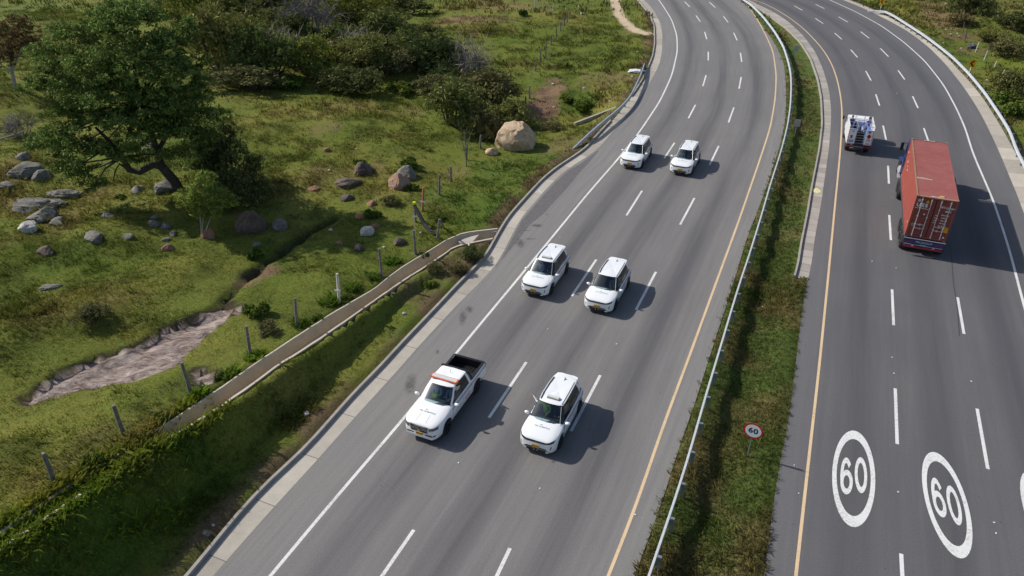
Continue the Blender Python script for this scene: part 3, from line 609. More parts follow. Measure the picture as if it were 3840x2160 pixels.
# ------------------------------------------------------------------ concrete ditch on the bank, apron, headwall
M_LIP = mat_concrete('ditch_lip', (0.62, 0.54, 0.42), None, 0.35)
def ditch():
    A = WCL.copy(); Bp = WCR.copy()
    n = 70
    def rs(P): d = np.r_[0, np.cumsum(np.linalg.norm(np.diff(P, axis=0), axis=1))]; s = np.linspace(0, d[-1], n); return np.stack([np.interp(s, d, P[:, i]) for i in range(3)], 1)
    A, Bp = rs(A), rs(Bp); r = random.Random(3); vs = []; fs = []
    # pair stations across
    for i in range(n):
        a, b = A[i].copy(), Bp[i].copy(); u = b-a; u[2] = 0; w = np.linalg.norm(u); u /= w
        j = r.uniform(-.03, .03); a += u*j; b -= u*r.uniform(-.03, .03)
        za, zb = a[2]+.05, b[2]+.05
        prof = [(a-u*.12, za-.3), (a-u*.12, za+.03), (a, za+.03), (a+u*w*.30, za-.50), (b-u*w*.25, zb-.50), (b, zb+.05), (b+u*.17, zb+.05), (b+u*.17, zb-.3)]
        vs += [(p[0], p[1], z) for p, z in prof]
    m = 8
    for i in range(n-1):
        for j in range(m-1): fs.append((i*m+j, (i+1)*m+j, (i+1)*m+j+1, i*m+j+1))
    o = mesh_obj('ditch', vs, fs, [M_CHAN, M_LIP]); o.data.polygons.foreach_set('material_index', [1 if (k_ % (m-1)) in (1, 5) else 0 for k_ in range(len(fs))]); bm = bmesh.new(); bm.from_mesh(o.data); bmesh.ops.recalc_face_normals(bm, faces=bm.faces); bm.to_mesh(o.data); bm.free()
    return tag(o, kind='structure')
ditch()
M_APR = mat_concrete('broken_apron', (0.46, 0.41, 0.36), None, .9)
ap = [(1738,878),(1752,900),(1738,915),(1710,926),(1760,925),(1800,902),(1850,896),(1862,880),(1868,866),(1830,868),(1790,876)]
mb = MB(); P_ = [T(x, y) for x, y in ap]; mb.add([(p[0], p[1], max(p[2], .05)+.07) for p in P_]+[(p[0], p[1], -.3) for p in P_], [tuple(range(len(ap)))]+[(i, i+len(ap), (i+1) % len(ap)+len(ap), (i+1) % len(ap)) for i in range(len(ap))])
o = mb.build('apron', M_APR); o['kind'] = 'structure'
# ------------------------------------------------------------------ guardrails
def beam_guardrail(name, top, label, posts_every, z=.78, group=None, base=None, w=.31, sgn=1, ends=(0, 0), postlab=None):
    """W-beam on posts; top = world line of the beam's upper edge"""
    P = np.asarray(top); n = normals(P[:, :2])*sgn
    root = empty(name, (P[0, 0], P[0, 1], 0), 0, label, 'guardrail', group); o3 = np.array([P[0, 0], P[0, 1], 0])
    prof = [(-.02, 0), (.05, -.015), (.065, -.07), (0, -.12), (0, -.19), (.065, -.23), (.05, -.28), (-.02, -w), (-.035, -w), (-.035, 0)]
    m = len(prof); vs = []; fs = []
    for i, p in enumerate(P):
        for a, b in prof: vs.append((p[0]+n[i, 0]*a-o3[0], p[1]+n[i, 1]*a-o3[1], p[2]+b))
    for i in range(len(P)-1):
        for j in range(m): fs.append((i*m+j, i*m+(j+1) % m, (i+1)*m+(j+1) % m, (i+1)*m+j))
    fs += [tuple(range(m)), tuple((len(P)-1)*m+j for j in range(m-1, -1, -1))]
    b = mesh_obj('beam', vs, fs, M_METAL, root); bm = bmesh.new(); bm.from_mesh(b.data); bmesh.ops.recalc_face_normals(bm, faces=bm.faces); bm.to_mesh(b.data); bm.free(); soft(b, 50)
    d = np.r_[0, np.cumsum(np.linalg.norm(np.diff(P[:, :2], axis=0), axis=1))]; pm = None; k = 0
    for s in np.arange(posts_every*.5, d[-1], posts_every):
        q = at_len(P[:, :2], s); zz = np.interp(s, d, P[:, 2]); i = int(np.searchsorted(d, s)); nn = n[min(i, len(n)-1)]; ang = math.atan2(nn[1], nn[0])
        if zz < .45: continue
        if pm is None:
            mb = MB(); mb.box((-.15, 0, -.52), (.16, .12, 1.1)); mb.box((-.055, 0, -.1), (.07, .14, .2)); mb.box((.052, 0, -.155), (.012, .03, .03)); pm = mb.build('post', M_POSTM, root, bevel=.006); po = pm
        else: po = pm.copy(); C.objects.link(po); po.parent = root
        po.location = (q[0]-o3[0], q[1]-o3[1], zz-.02); po.rotation_euler = (0, 0, ang)
        k += 1
        if k >= 98: break
    return root
def line_z(px, z, st=1.0, it=3):
    W_ = smooth_line(GL(px, z), st, 0, 0, it); return np.c_[W_, np.full(len(W_), z)]
gl_med = S([(65,1449),(180,1110),(270,850),(340,620),(400,420),(450,230),(520,0)],2400,1400,.5244)+S([(385,1449),(500,1060),(600,770),(690,480),(760,250),(830,0)],2600,700,.345)[1:]+S([(2400,1440),(2460,1200),(2488,1000),(2495,820),(2490,700),(2470,600),(2420,440),(2330,290),(2220,150),(2100,30)],2000,0,.3882)+[(2795,0)]
Lm = smooth_line(GL(gl_med, .80), 1.0, 12, 36, 4); Lm = np.c_[Lm, np.full(len(Lm), .80)]
beam_guardrail('guardrail', Lm, 'long galvanised guardrail in the grassy median between both carriageways', 2.0, sgn=-1)
gl_r = S([(1075,70),(1180,78),(1300,130),(1450,225),(1600,320),(1750,430),(1900,550),(2050,700),(2200,880),(2350,1100),(2450,1260),(2510,1440)],2840,0,.3882)+[(3840,606)]
gr = smooth_line(GL(gl_r[::-1], .80), 1.0, 30, 0, 3); zz = np.full(len(gr), .80); zz[-4:] = np.linspace(.8, .35, 4); Lr = np.c_[gr, zz]
beam_guardrail('guardrail', Lr, 'pale guardrail along the outer gutter of the right carriageway', 2.0, sgn=-1)
gl_l = S([(440,1425),(560,1310),(700,1180),(900,1010),(1100,850),(1240,720),(1330,590),(1400,440),(1460,310),(1515,150)],2040,200,.24845)
zl = np.array([.25,.55,.8,.8,.8,.8,.8,.8,.8,.6]); P_ = np.array([G(x, y, z) for (x, y), z in zip(gl_l, zl)])
P_ = res3(P_, .8)
for _ in range(3): Q = P_.copy(); Q[1:-1] = (P_[:-2]+2*P_[1:-1]+P_[2:])/4; P_ = Q
beam_guardrail('guardrail', P_, 'short curved guardrail above the concrete culvert headwall', 2.0, sgn=1)

# ------------------------------------------------------------------ headwall by the culvert
M_WALL = mat_concrete('headwall_concrete', (0.42, 0.375, 0.31), None, .6)
def wall(name, pts, th, zbot, label, cat, parent=None):
    P = [np.array(G(x, y, z)) for x, y, z in pts]; P2 = np.array(P)[:, :2]; n = normals(P2); vs = []; m = len(P)
    for i in range(m):
        a = P2[i]-n[i]*th/2; b = P2[i]+n[i]*th/2; z = pts[i][2]
        vs += [(a[0], a[1], zbot), (a[0], a[1], z), (b[0], b[1], z), (b[0], b[1], zbot)]
    fs = [(0, 1, 2, 3), tuple((m-1)*4+j for j in (3, 2, 1, 0))]
    for i in range(m-1):
        for j in range(4): fs.append((i*4+j, (i+1)*4+j, (i+1)*4+(j+1) % 4, i*4+(j+1) % 4))
    o = mesh_obj(name, vs, fs, M_WALL, parent); bm = bmesh.new(); bm.from_mesh(o.data); bmesh.ops.recalc_face_normals(bm, faces=bm.faces); bm.to_mesh(o.data); bm.free()
    if not parent: tag(o, label, cat)
    return o
hw = lambda x, y: (2040+x*.24845, 200+y*.24845)
wall('headwall', [(*hw(460,1048), -.15), (*hw(1120,795), .05), (*hw(1262,618), .1)], .22, -2.2, 'concrete culvert headwall with a bent wing beside the left roadside', 'wall')

# ------------------------------------------------------------------ signs
M_SW = flat('sign_white', (0.86, 0.88, 0.90), .35); M_SR = flat('sign_red', (0.60, 0.015, 0.03), .35); M_SK = flat('sign_black', (0.012, 0.012, 0.014), .4)
M_SY = flat('sign_yellow', (0.80, 0.40, 0.005), .4); M_SB = flat('sign_back', (0.40, 0.43, 0.46), .35, .6)
FONT = None
def text_mesh(txt, size=1.0, bold=0.0, spacing=1.0):
    cu = bpy.data.curves.new('txt', 'FONT'); cu.body = txt; cu.size = size; cu.align_x = 'CENTER'; cu.align_y = 'CENTER'; cu.offset = bold; cu.space_character = spacing; cu.fill_mode = 'BOTH'
    cu.resolution_u = 4
    o = bpy.data.objects.new('txt', cu); sc.collection.objects.link(o); dg = bpy.context.evaluated_depsgraph_get(); dg.update()
    me = bpy.data.meshes.new_from_object(o.evaluated_get(dg)); bpy.data.objects.remove(o); bpy.data.curves.remove(cu); return me
def text_obj(name, txt, size, mat, parent, M, bold=0.0, spacing=1.0, sx=1.0):
    me = text_mesh(txt, size, bold, spacing); me.transform(M @ Matrix.Diagonal((sx, 1, 1, 1))); me.materials.clear(); return link_mesh(name, me, mat, parent)
def disc(r, y, n=40, r0=0):  # facing -y
    if r0 == 0: return [(r*math.cos(2*math.pi*k/n), y, r*math.sin(2*math.pi*k/n)) for k in range(n)], [tuple(range(n))]
    return [(q*math.cos(2*math.pi*k/n), y, q*math.sin(2*math.pi*k/n)) for q in (r, r0) for k in range(n)], [(k, n+k, n+(k+1) % n, (k+1) % n) for k in range(n)]
def face_m(loc, rz): return Matrix.Translation(loc) @ Matrix.Rotation(rz, 4, 'Z') @ Matrix.Rotation(math.pi/2, 4, 'X')
def speed_sign():
    p = T(2803, 1712); h = 2.02; r = .43
    root = empty('speed_sign', (p[0], p[1], p[2]-.05), R(-28), 'round white speed sign with red rim reading 60 in the median grass', 'road sign')
    MB().tube([(0, 0, 0), (0, 0, h)], .03, 8).build('post', M_POSTM, root, True)
    b = MB(); cyl = [(r*math.cos(2*math.pi*k/40), r*math.sin(2*math.pi*k/40)) for k in range(40)]; b.prism(cyl, -.004, .004, Matrix.Translation((0, -.045, h-.38)) @ Matrix.Rotation(math.pi/2, 4, 'X')); plate = b.build('plate', M_SR, root)
    v, f = disc(.35, 0); w = MB().add([(x, -.0515, z+h-.38) for x, y, z in v], f).build('white_field', M_SW, plate)
    text_obj('number', '60', .40, M_SK, plate, Matrix.Translation((0, -.0535, h-.38)) @ Matrix.Rotation(math.pi/2, 4, 'X'), .012, 1.1)
speed_sign()
def chevron(px, py, label, rz, back=False, h=1.75, sc_=1.0):
    p = T(px, py); root = empty('chevron_sign', (p[0], p[1], p[2]-.05), rz, label, 'road sign', 'chevron alignment signs on the bend' if True else None)
    MB().tube([(0, 0, 0), (0, 0, h)], .03*sc_, 8).build('post', M_POSTM if back else M_SW, root, True)
    w, hh = .55*sc_, .68*sc_; pl = MB().box((0, -.04, h-hh/2+.03), (w, .012, hh)).build('plate', [M_SB] if back else [M_SY], root)
    s = 1
    if not back:
        mb = MB(); z0 = h-hh/2+.03; c = [(.12, .28), (.22, .28), (-.02, 0), (.22, -.28), (.02, -.28), (-.2, 0), (.02, .28)]
        c = [(.02, .27), (.2, .27), (-.02, 0), (.2, -.27), (.02, -.27), (-.2, 0)]
        mb.add([(x*sc_, -.048, z0+z*sc_) for x, z in c], [(0, 5, 2, 1), (5, 4, 3, 2)]); mb.build('chevron', M_SK, pl)
    else: MB().box((0, -.055, h-hh/2+.03), (w*.9, .02, .05)).build('bracket', M_SB, pl)
    return root
chevron(2978, 225, 'grey back of a roadside sign beside the median guardrail, farther of two', R(-8), True)
chevron(2978, 516, 'grey back of a roadside sign beside the median guardrail, nearer of two', R(-8), True)
chevron(3630, 288, 'yellow chevron sign behind the outer guardrail, the nearer one at right', R(-22), False, 1.9, 1.2)
chevron(3300, 40, 'yellow chevron sign near the far end of the outer guardrail', R(-28), False, 1.7, 1.15)

# ------------------------------------------------------------------ fences
M_WOODP = flat('weathered_post', (0.155, 0.145, 0.135), .9, var=.45, scale=6, bump=.5)
M_WPOST = flat('whitewashed_post', (0.55, 0.52, 0.48), .8, var=.25, scale=6)
M_DPOST = flat('dark_post', (0.09, 0.075, 0.06), .9, var=.4, scale=6)
M_ORG = flat('orange_band', (0.42, 0.16, 0.09), .7); M_YT = flat('yellow_tape', (0.75, 0.75, 0.02), .5); M_WIRE = flat('wire', (0.12, 0.11, 0.10), .6, .6)
M_NET = flat('black_net', (0.02, 0.022, 0.025), .9)
def solve_top(base, px, py):
    """height at which the sight line passes nearest above the base"""
    d = ray(px, py); t = (base[0]*d[0]+base[1]*d[1])/(d[0]**2+d[1]**2); q = d*t; return np.array([q[0], q[1], CAM_H+q[2]])
def fence(name, posts, label, mats, r=.06, wires=(.35, .75, 1.1)):
    b0 = T(*posts[0][0]); root = empty(name, (b0[0], b0[1], b0[2]), 0, label, 'fence'); o3 = b0; pts = []
    for i, ps in enumerate(posts):
        b = T(*ps[0]); t = solve_top(b, *ps[1]); h = max(.7, min(2.0, t[2]-b[2])); v = np.array([t[0]-b[0], t[1]-b[1], 0])
        m = mats[ps[2]] if len(ps) > 2 else mats[0]; v = v/(np.linalg.norm(v)+1e-6)*min(np.linalg.norm(v), .3); top = b+v+[0, 0, h]
        rr = random.Random(i); q = (ps[3] if len(ps) > 3 else 1)*r
        mid = (b+top)/2-o3+np.array([rr.uniform(-.02, .02), rr.uniform(-.02, .02), 0])
        o = MB().tube([b-o3-[0, 0, .25], mid, top-o3], [q*1.1, q, q*.85], 7).build('post', m, root, True)
        pts.append((b, top))
    for k in wires:
        mb = MB()
        for (b, t), (b2, t2) in zip(pts, pts[1:]):
            if np.linalg.norm(b-b2) > 14: continue
            f = lambda b, t: b+(t-b)*min(.95, k/max(.5, t[2]-b[2]))-o3
            a, c = f(b, t), f(b2, t2); mid = (a+c)/2-[0, 0, .03]; mb.tube([a, mid, c], .006, 3, False)
        if mb.v: mb.build('wire', M_WIRE, root)
    return root, pts, o3
c6 = lambda x, y: (1000+x*.3882, 500+y*.3882); c3 = lambda x, y: (2000+x*.3882, y*.3882)
FL_ = [((201,1807),(161,1699)),((465,1632),(425,1520)),((716,1483),(680,1359)),((942,1342),(923,1222)),((1115,1227),(1106,1118)),((1272,1136),(1264,1026),1),((1431,1038),(1421,933)),((1559,954),(1551,863)),
      (c6(1437,862),c6(1425,665)),(c6(1503,755),c6(1515,520),2),(c6(1665,600),c6(1670,400)),(c6(1778,470),c6(1778,320)),((1748,600),(1752,545)),((1800,560),(1803,506)),((1880,500),(1882,455)),((1970,412),(1971,361)),((1985,370),(1987,322)),(c3(20,690),c3(22,600)),(c3(68,580),c3(72,470)),(c3(118,570),c3(122,410)),(c3(170,440),c3(173,340)),(c3(222,370),c3(222,265)),(c3(263,300),c3(262,212)),(c3(297,250),c3(297,165)),(c3(325,220),c3(326,120)),(c3(352,180),c3(352,80))]
rt, pts, o3 = fence('wire_fence', FL_, 'weathered wooden post and wire fence crossing the meadow beside the concrete ditch', [M_WOODP, M_WPOST, M_ORG], .085)
# white tags, a yellow cap, a leaning brace post and a sagging black net on the fence
def on_post(i, k, dx=0.0): b, t = pts[i]; return b+(t-b)*k-o3
mb = MB()
for i, k in ((5, .45), (8, .3), (9, .42)): p = on_post(i, k); mb.box((p[0]-.02, p[1]-.1, p[2]), (.34, .02, .12), .1)
mb.build('white_tag', M_SW, rt)
p = on_post(8, .97); MB().tube([p-[.0, .0, .1], p+[-.0, -.0, .06]], .1, 8).build('yellow_cap', M_YT, rt, True)
bb, tt = T(1638, 896), None; tt = solve_top(bb, 1656, 793)
MB().tube([bb-o3-[0, 0, .2], np.array([bb[0]+.25, bb[1], bb[2]+1.45])-o3], [.09, .08], 7).build('post', M_WOODP, rt, True)
MB().tube([T(1664, 850)-o3-[0, 0, .1], np.array([bb[0]+.3, bb[1]+.05, bb[2]+1.4])-o3], [.06, .06], 7).build('post', M_WOODP, rt, True)
mb = MB(); p = on_post(8, .85); q = bb-o3+np.array([0, 0.1, .45]); m1 = p*.55+q*.45-[0, 0, .55]; m2 = p*.25+q*.75-[0, 0, .45]
for dz in (0, .16): mb.tube([p-[0, 0, dz], m1-[0, 0, dz], m2-[0, 0, dz], q-[0, 0, dz]], [.11, .12, .07, .03], 5)
mb.build('sagging_net', M_NET, rt)
c9 = lambda x, y: (3440+x*.2484, y*.2484)
FRt = [(c9(1575,1440),c9(1598,1392)),(c9(1380,1252),c9(1412,1190)),(c9(1272,1150),c9(1322,1056)),(c9(1158,1030),c9(1202,926)),(c9(1007,905),c9(1064,766)),(c9(878,785),c9(938,633)),(c9(716,625),c9(756,440),1),(c9(688,512),c9(716,330),1),(c9(680,330),c9(696,238),1),(c9(625,300),c9(640,196),1),(c9(588,208),c9(610,112),1),(c9(549,145),c9(572,20),1),(c9(520,75),c9(532,-20),1),(c9(475,25),c9(482,-60),1)]
fence('wire_fence', FRt, 'post fence on the right verge with whitewashed near posts and dark far posts', [M_WPOST, M_DPOST], .06)
FT = [(c3(12,98),c3(12,-10),0),(c3(190,137),c3(193,28),0),(c3(320,-30),c3(320,-100),0)]
fence('wire_fence', FT, 'thin pale posts standing at the top of the meadow above the road bend', [M_WPOST], .05)

# ------------------------------------------------------------------ boulders
def mat_rock(name, a, b_, moss=None, scale=1.6):
    m, nt, b, N, L = newmat(name); tc = N('ShaderNodeTexCoord')
    n1 = noise(N, L, tc.outputs['Object'], scale, 8, .7, .6); n2 = noise(N, L, tc.outputs['Object'], scale*6, 6, .75)
    c = mixc(N, L, mrange(N, L, n1, .35, .65), a, b_); h = N('ShaderNodeHueSaturation'); L(c, h.inputs['Color']); L(mrange(N, L, n2, .3, .7, .55, 1.35), h.inputs['Value'])
    L(h.outputs[0], b.inputs['Base Color']); b.inputs['Roughness'].default_value = .9
    bp = N('ShaderNodeBump'); bp.inputs['Strength'].default_value = .8; bp.inputs['Distance'].default_value = .08; L(n2, bp.inputs['Height']); L(bp.outputs[0], b.inputs['Normal']); return m
MR = {'grey': mat_rock('grey_boulder', (.135, .13, .11), (.23, .22, .19)), 'pale': mat_rock('pale_boulder', (.40, .26, .14), (.62, .50, .36), scale=1.6), 'red': mat_rock('red_rock', (.26, .12, .07), (.34, .20, .13)),
      'brown': mat_rock('brown_boulder', (.075, .055, .045), (.17, .125, .10)), 'slab': mat_rock('slab_rock', (.12, .115, .10), (.28, .265, .235), scale=3), 'white': mat_rock('white_rock', (.45, .42, .38), (.62, .6, .55)), 'pink': mat_rock('pink_rock', (.40, .22, .14), (.33, .24, .19))}
from mathutils import noise as mnoise
def rock(px, py, wpx, hk, dk, kind, seed, label, name='boulder', flatt=0.0, group=None, cut=None, rz=0.0, sub=4):
    """px, py: foot of the stone in the photo; wpx its width in photo pixels"""
    p = T(px, py); dist = math.hypot(p[1], CAM_H-p[2]); w = wpx*math.sqrt(p[0]**2+dist**2)/FPX/2; r = random.Random(seed)
    bm = bmesh.new(); bmesh.ops.create_icosphere(bm, subdivisions=sub, radius=1); o_ = Vector((seed*3.1, seed*1.7, 0))
    planes = [(Vector((r.uniform(-1, 1), r.uniform(-1, 1), r.uniform(-.2, 1))).normalized(), r.uniform(.62, .9)) for _ in range(9)]
    if cut: planes.append((Vector(cut[:3]).normalized(), cut[3]))
    for v in bm.verts:
        c = v.co.copy(); v.co *= 1+.28*mnoise.fractal(c*1.1+o_, 1, 2, 4)
        for n_, d_ in planes:
            e = v.co.dot(n_)-d_
            if e > 0: v.co -= n_*e*.85
        v.co += c*.07*mnoise.fractal(c*5+o_, 1, 2, 4)
        if flatt: v.co.z += flatt*.12*math.sin(c.z*22+c.x*2)*abs(c.z)
        v.co = Vector((v.co.x*w, v.co.y*w*dk, v.co.z*w*hk))
    me = bpy.data.meshes.new(name); bm.to_mesh(me); bm.free()
    o = link_mesh(name, me, MR[kind]); soft(o, 32); o.location = (p[0], p[1]+w*dk*.45, p[2]+w*hk*(.42 if kind in ('pale', 'white', 'pink') else .20)); o.rotation_euler = (0, 0, rz)
    return tag(o, label, 'rock', group or 'rocks scattered over the meadow')
RK = [ # px py width height depth kind label
 (1934,560,156,.98,.85,'pale','large cream boulder with a flat top beside the culvert',dict(cut=(-.1,-.1,1,.60))),
 (1845,583,50,.7,.9,'pale','small cream boulder at the foot of the large one'),
 (1362,652,82,.85,.9,'brown','dark round boulder, farthest of the group in mid meadow'),
 (1518,668,95,.7,.8,'grey','grey boulder overgrown with weeds right of the dark one'),
 (1487,712,92,.85,.8,'pink','split boulder showing a pink cut face to the left',dict(cut=(-.7,-.6,.45,.35))),
 (1300,700,118,.35,.6,'brown','low broken outcrop left of the split boulder'),
 (1300,752,56,.6,.8,'brown','small brown stone below the low outcrop'),
 (1392,772,46,.5,.8,'red','reddish stone beside weeds left of the fence'),
 (1345,820,46,.5,.7,'red','red stone in grass above the white boulder'),
 (1376,880,58,.85,.8,'white','white faced boulder on the slope beside a rusty stone'),
 (1405,855,42,.45,.7,'red','rusty orange stone leaning on the white boulder'),
 (1494,918,52,.8,.9,'brown','dark brown boulder near the fence by the ditch'),
 (1342,938,52,.55,.8,'brown','mottled brown stone lying in the grass downhill'),
 (1273,918,32,.5,.8,'red','small red stone beside the mottled brown one'),
 (1176,713,48,.4,.8,'red','red stone half hidden in the tree shade'),
 (1228,568,30,.8,.8,'red','reddish stump shaped stone alone in upper meadow'),
 (1052,860,72,.85,.8,'grey','grey boulder at the right edge of the tree shade'),
 (922,868,130,1.0,.7,'brown','tall pointed dark boulder in the tree shade',dict(cut=(-.6,-.3,.6,.4))),
 (780,895,52,1.1,.7,'red','upright brown stone with a white edge under the small tree'),
 (628,940,42,.9,.8,'red','red brown block on the slope below the tree'),
 (620,905,34,.5,.8,'grey','grey stone resting above the red brown block'),
 (345,905,76,.52,.8,'grey','pale grey boulder alone in the lower meadow'),
 (168,955,62,.65,.8,'brown','brown boulder in the lower left meadow'),
 (158,828,98,.5,.9,'grey','smooth grey boulder behind two smaller ones at left'),
 (212,844,60,.5,.9,'grey','smaller smooth boulder right of the large smooth one'),
 (102,868,76,.5,.8,'white','angular pale boulder in front of the smooth pair'),
 (128,790,178,.30,.5,'slab','long layered slab of rock at the left edge',dict(flatt=1)),
 (235,740,112,.30,.5,'slab','layered slab of rock under the low branch',dict(flatt=1)),
 (80,658,112,.42,.7,'grey','broad shaded boulder left of the tree'),
 (153,670,72,.5,.8,'grey','rounded boulder right of the broad shaded one'),
 (80,598,52,.6,.8,'grey','small pale boulder behind the shaded pair'),
 (15,705,60,.45,.8,'grey','low boulder cut by the left picture edge'),
 (565,575,80,.6,.8,'grey','grey boulder behind the crooked trunk'),
 (620,715,88,.55,.7,'slab','layered rock just left of the tree base'),
 (515,718,58,.5,.7,'slab','small layered rock farther left of the tree base'),
 (400,815,62,.25,.6,'slab','thin flat stone in the patch of sun'),
 (575,850,50,.6,.8,'grey','grey stone at the edge of the tree shade'),
 (618,856,40,.6,.8,'grey','round grey stone next to the edge stone'),
 (578,822,34,.5,.8,'grey','pale small stone above the edge stones'),
 (645,882,36,.6,.7,'grey','angular grey stone on the shaded slope'),
 (475,895,50,.3,.7,'grey','low stone breaking through the grass'),
 (185,1086,70,.28,.6,'grey','flat grey stone surrounded by grass near the gully'),
 (962,925,34,.6,.8,'grey','grey stone in deep shade right of the tall one'),
 (1760,285,42,1.1,.8,'grey','grey boulder standing at the right end of the thicket'),
 (1148,1558,26,.6,.8,'white','white stone on the shaded roadside bank',),
 (772,2008,34,.8,.7,'grey','rough grey stone on the bank near the bottom edge'),
 (1515,1182,20,.6,.8,'white','white stone on the bank beside the verge'),
 (1760,922,18,.7,.8,'white','pale stone on the bank top by the broken apron'),
 (2182,54,16,.6,.8,'white','pale stone on the cut grass left of the road bend'),
 (800,1975,14,.6,.8,'white','small white stone beside the rough grey one')]
for i, rk in enumerate(RK): rock(*rk[:6], i+3, rk[6], **(rk[7] if len(rk) > 7 else {}), rz=i*.7 if len(rk) < 8 else 0, sub=4 if rk[2] > 60 else 3)
# pebbles on the right verge and by the road
rr = random.Random(4); mb = MB()
for px, py in S([(275,400),(322,440),(432,450),(598,372),(605,512),(630,540),(660,738),(390,652),(335,556),(385,165),(360,95),(430,60),(1050,1220),(505,525)],3440,0,.2484)+S([(190,820),(130,1000),(200,1040),(487,860),(740,985),(955,745),(1010,505),(520,1125),(700,18),(440,68)],2000,0,.3882)+S([(868,155),(610,368),(1132,1104),(1492,968),(618,937)],1000,500,.3882):
    p = T(px, py); s = rr.uniform(.08, .2); bm = bmesh.new(); bmesh.ops.create_icosphere(bm, subdivisions=1, radius=s)
    vs = [(v.co.x*rr.uniform(.8, 1.3)+p[0], v.co.y+p[1], v.co.z*.6+p[2]+s*.3) for v in bm.verts]; fs = [[v.index for v in f.verts] for f in bm.faces]; bm.free(); mb.add(vs, fs)
tag(mb.build('pebbles', MR['white']), 'pale pebbles strewn on the verges', None, None, 'stuff')
# litter
M_PLAST = flat('white_plastic', (0.75, 0.77, 0.8), .4); M_DBAG = flat('dark_rag', (0.07, 0.08, 0.11), .6, var=.6)
def crumple(name, px, py, w, d, h, mat, label, cat, seed, dz=0.0):
    p = T(px, py); r = random.Random(seed); bm = bmesh.new(); bmesh.ops.create_icosphere(bm, subdivisions=3, radius=1)
    for v in bm.verts:
        c = v.co.copy(); v.co *= 1+.7*mnoise.fractal(c*2.3+Vector((seed, 0, 0)), 1, 2, 4); v.co = Vector((v.co.x*w, v.co.y*d, v.co.z*h))
    me = bpy.data.meshes.new(name); bm.to_mesh(me); bm.free(); o = link_mesh(name, me, mat); o.location = (p[0], p[1], p[2]+h*.5+dz); return tag(o, label, cat)
crumple('plastic_sheet', *hw(1400,285), .9, .45, .18, M_PLAST, 'crumpled white plastic lying behind the short curved guardrail', 'litter', 3)
crumple('rag_bag', 3440+812*.2484, 735*.2484, .5, .4, .35, M_DBAG, 'dark crumpled bag lying on the right verge near the fence', 'litter', 5)
crumple('paper_scrap', 3058, 722, .35, .4, .03, flat('cream_paper', (.7, .66, .35), .6), 'pale yellow scrap lying in the median gutter', 'litter', 6, .1)
# fallen poles on the grass
for a, b, lab in (((2060,254),(2112,237),'fallen grey pole lying on the mown grass'),((2062,213),(2077,208),'short pale stick lying beside the fence')):
    A, B_ = T(*a), T(*b); c = (A+B_)/2; o = MB().tube([A-c+[0, 0, .08], B_-c+[0, 0, .12]], [.07, .05], 7).build('fallen_pole', M_WOODP, None, True); o.location = c; tag(o, lab, 'pole')
# ------------------------------------------------------------------ vegetation
def fast_mesh(name, V, F, mat, colr=None, parent=None):
    me = bpy.data.meshes.new(name); V = np.asarray(V, np.float32); F = np.asarray(F, np.int32); k = F.shape[1]
    me.vertices.add(len(V)); me.vertices.foreach_set('co', V.ravel()); me.loops.add(F.size); me.loops.foreach_set('vertex_index', F.ravel())
    me.polygons.add(len(F)); me.polygons.foreach_set('loop_start', np.arange(0, F.size, k, dtype=np.int32)); me.update(calc_edges=True)
    if colr is not None:
        a = me.color_attributes.new('leafcol', 'FLOAT_COLOR', 'POINT'); a.data.foreach_set('color', np.c_[colr, np.ones(len(colr))].astype(np.float32).ravel())
    return link_mesh(name, me, mat, parent)
def mat_leaf(name, trans=.35, hue=0.0):
    m = bpy.data.materials.new(name); m.use_nodes = True; nt = m.node_tree; nt.nodes.clear(); N, L = nt.nodes.new, nt.links.new
    a = attr(N, 'leafcol'); oi = N('ShaderNodeObjectInfo'); h = N('ShaderNodeHueSaturation'); L(a.outputs['Color'], h.inputs['Color'])
    L(mrange(N, L, oi.outputs['Random'], 0, 1, .5-hue, .5+hue), h.inputs['Hue']); L(mrange(N, L, oi.outputs['Random'], 0, 1, 1+hue*5, 1-hue*6), h.inputs['Value'])
    d = N('ShaderNodeBsdfDiffuse'); t = N('ShaderNodeBsdfTranslucent'); L(h.outputs[0], d.inputs[0]); L(mixc(N, L, .5, h.outputs[0], (.25, .32, .02), 'MULTIPLY') if False else h.outputs[0], t.inputs[0])
    g = N('ShaderNodeBsdfGlossy'); g.inputs['Roughness'].default_value = .5; g.inputs[0].default_value = (.5, .6, .5, 1)
    x = N('ShaderNodeMixShader'); x.inputs[0].default_value = trans; L(d.outputs[0], x.inputs[1]); L(t.outputs[0], x.inputs[2])
    y = N('ShaderNodeMixShader'); y.inputs[0].default_value = .015; L(x.outputs[0], y.inputs[1]); L(g.outputs[0], y.inputs[2]); o = N('ShaderNodeOutputMaterial'); L(y.outputs[0], o.inputs[0]); return m
M_LEAF = mat_leaf('foliage', .25, .0); M_BLEAF = mat_leaf('bush_foliage', .22, .025); M_GRASS = mat_leaf('grass_blades', .30)
M_BARK = flat('dark_bark', (.055, .043, .033), .9, var=.5, scale=5, bump=.6); M_TWIG = flat('grey_twig', (.23, .205, .19), .9, var=.3); M_PBARK = flat('pale_bark', (.36, .33, .30), .9, var=.35, scale=5)

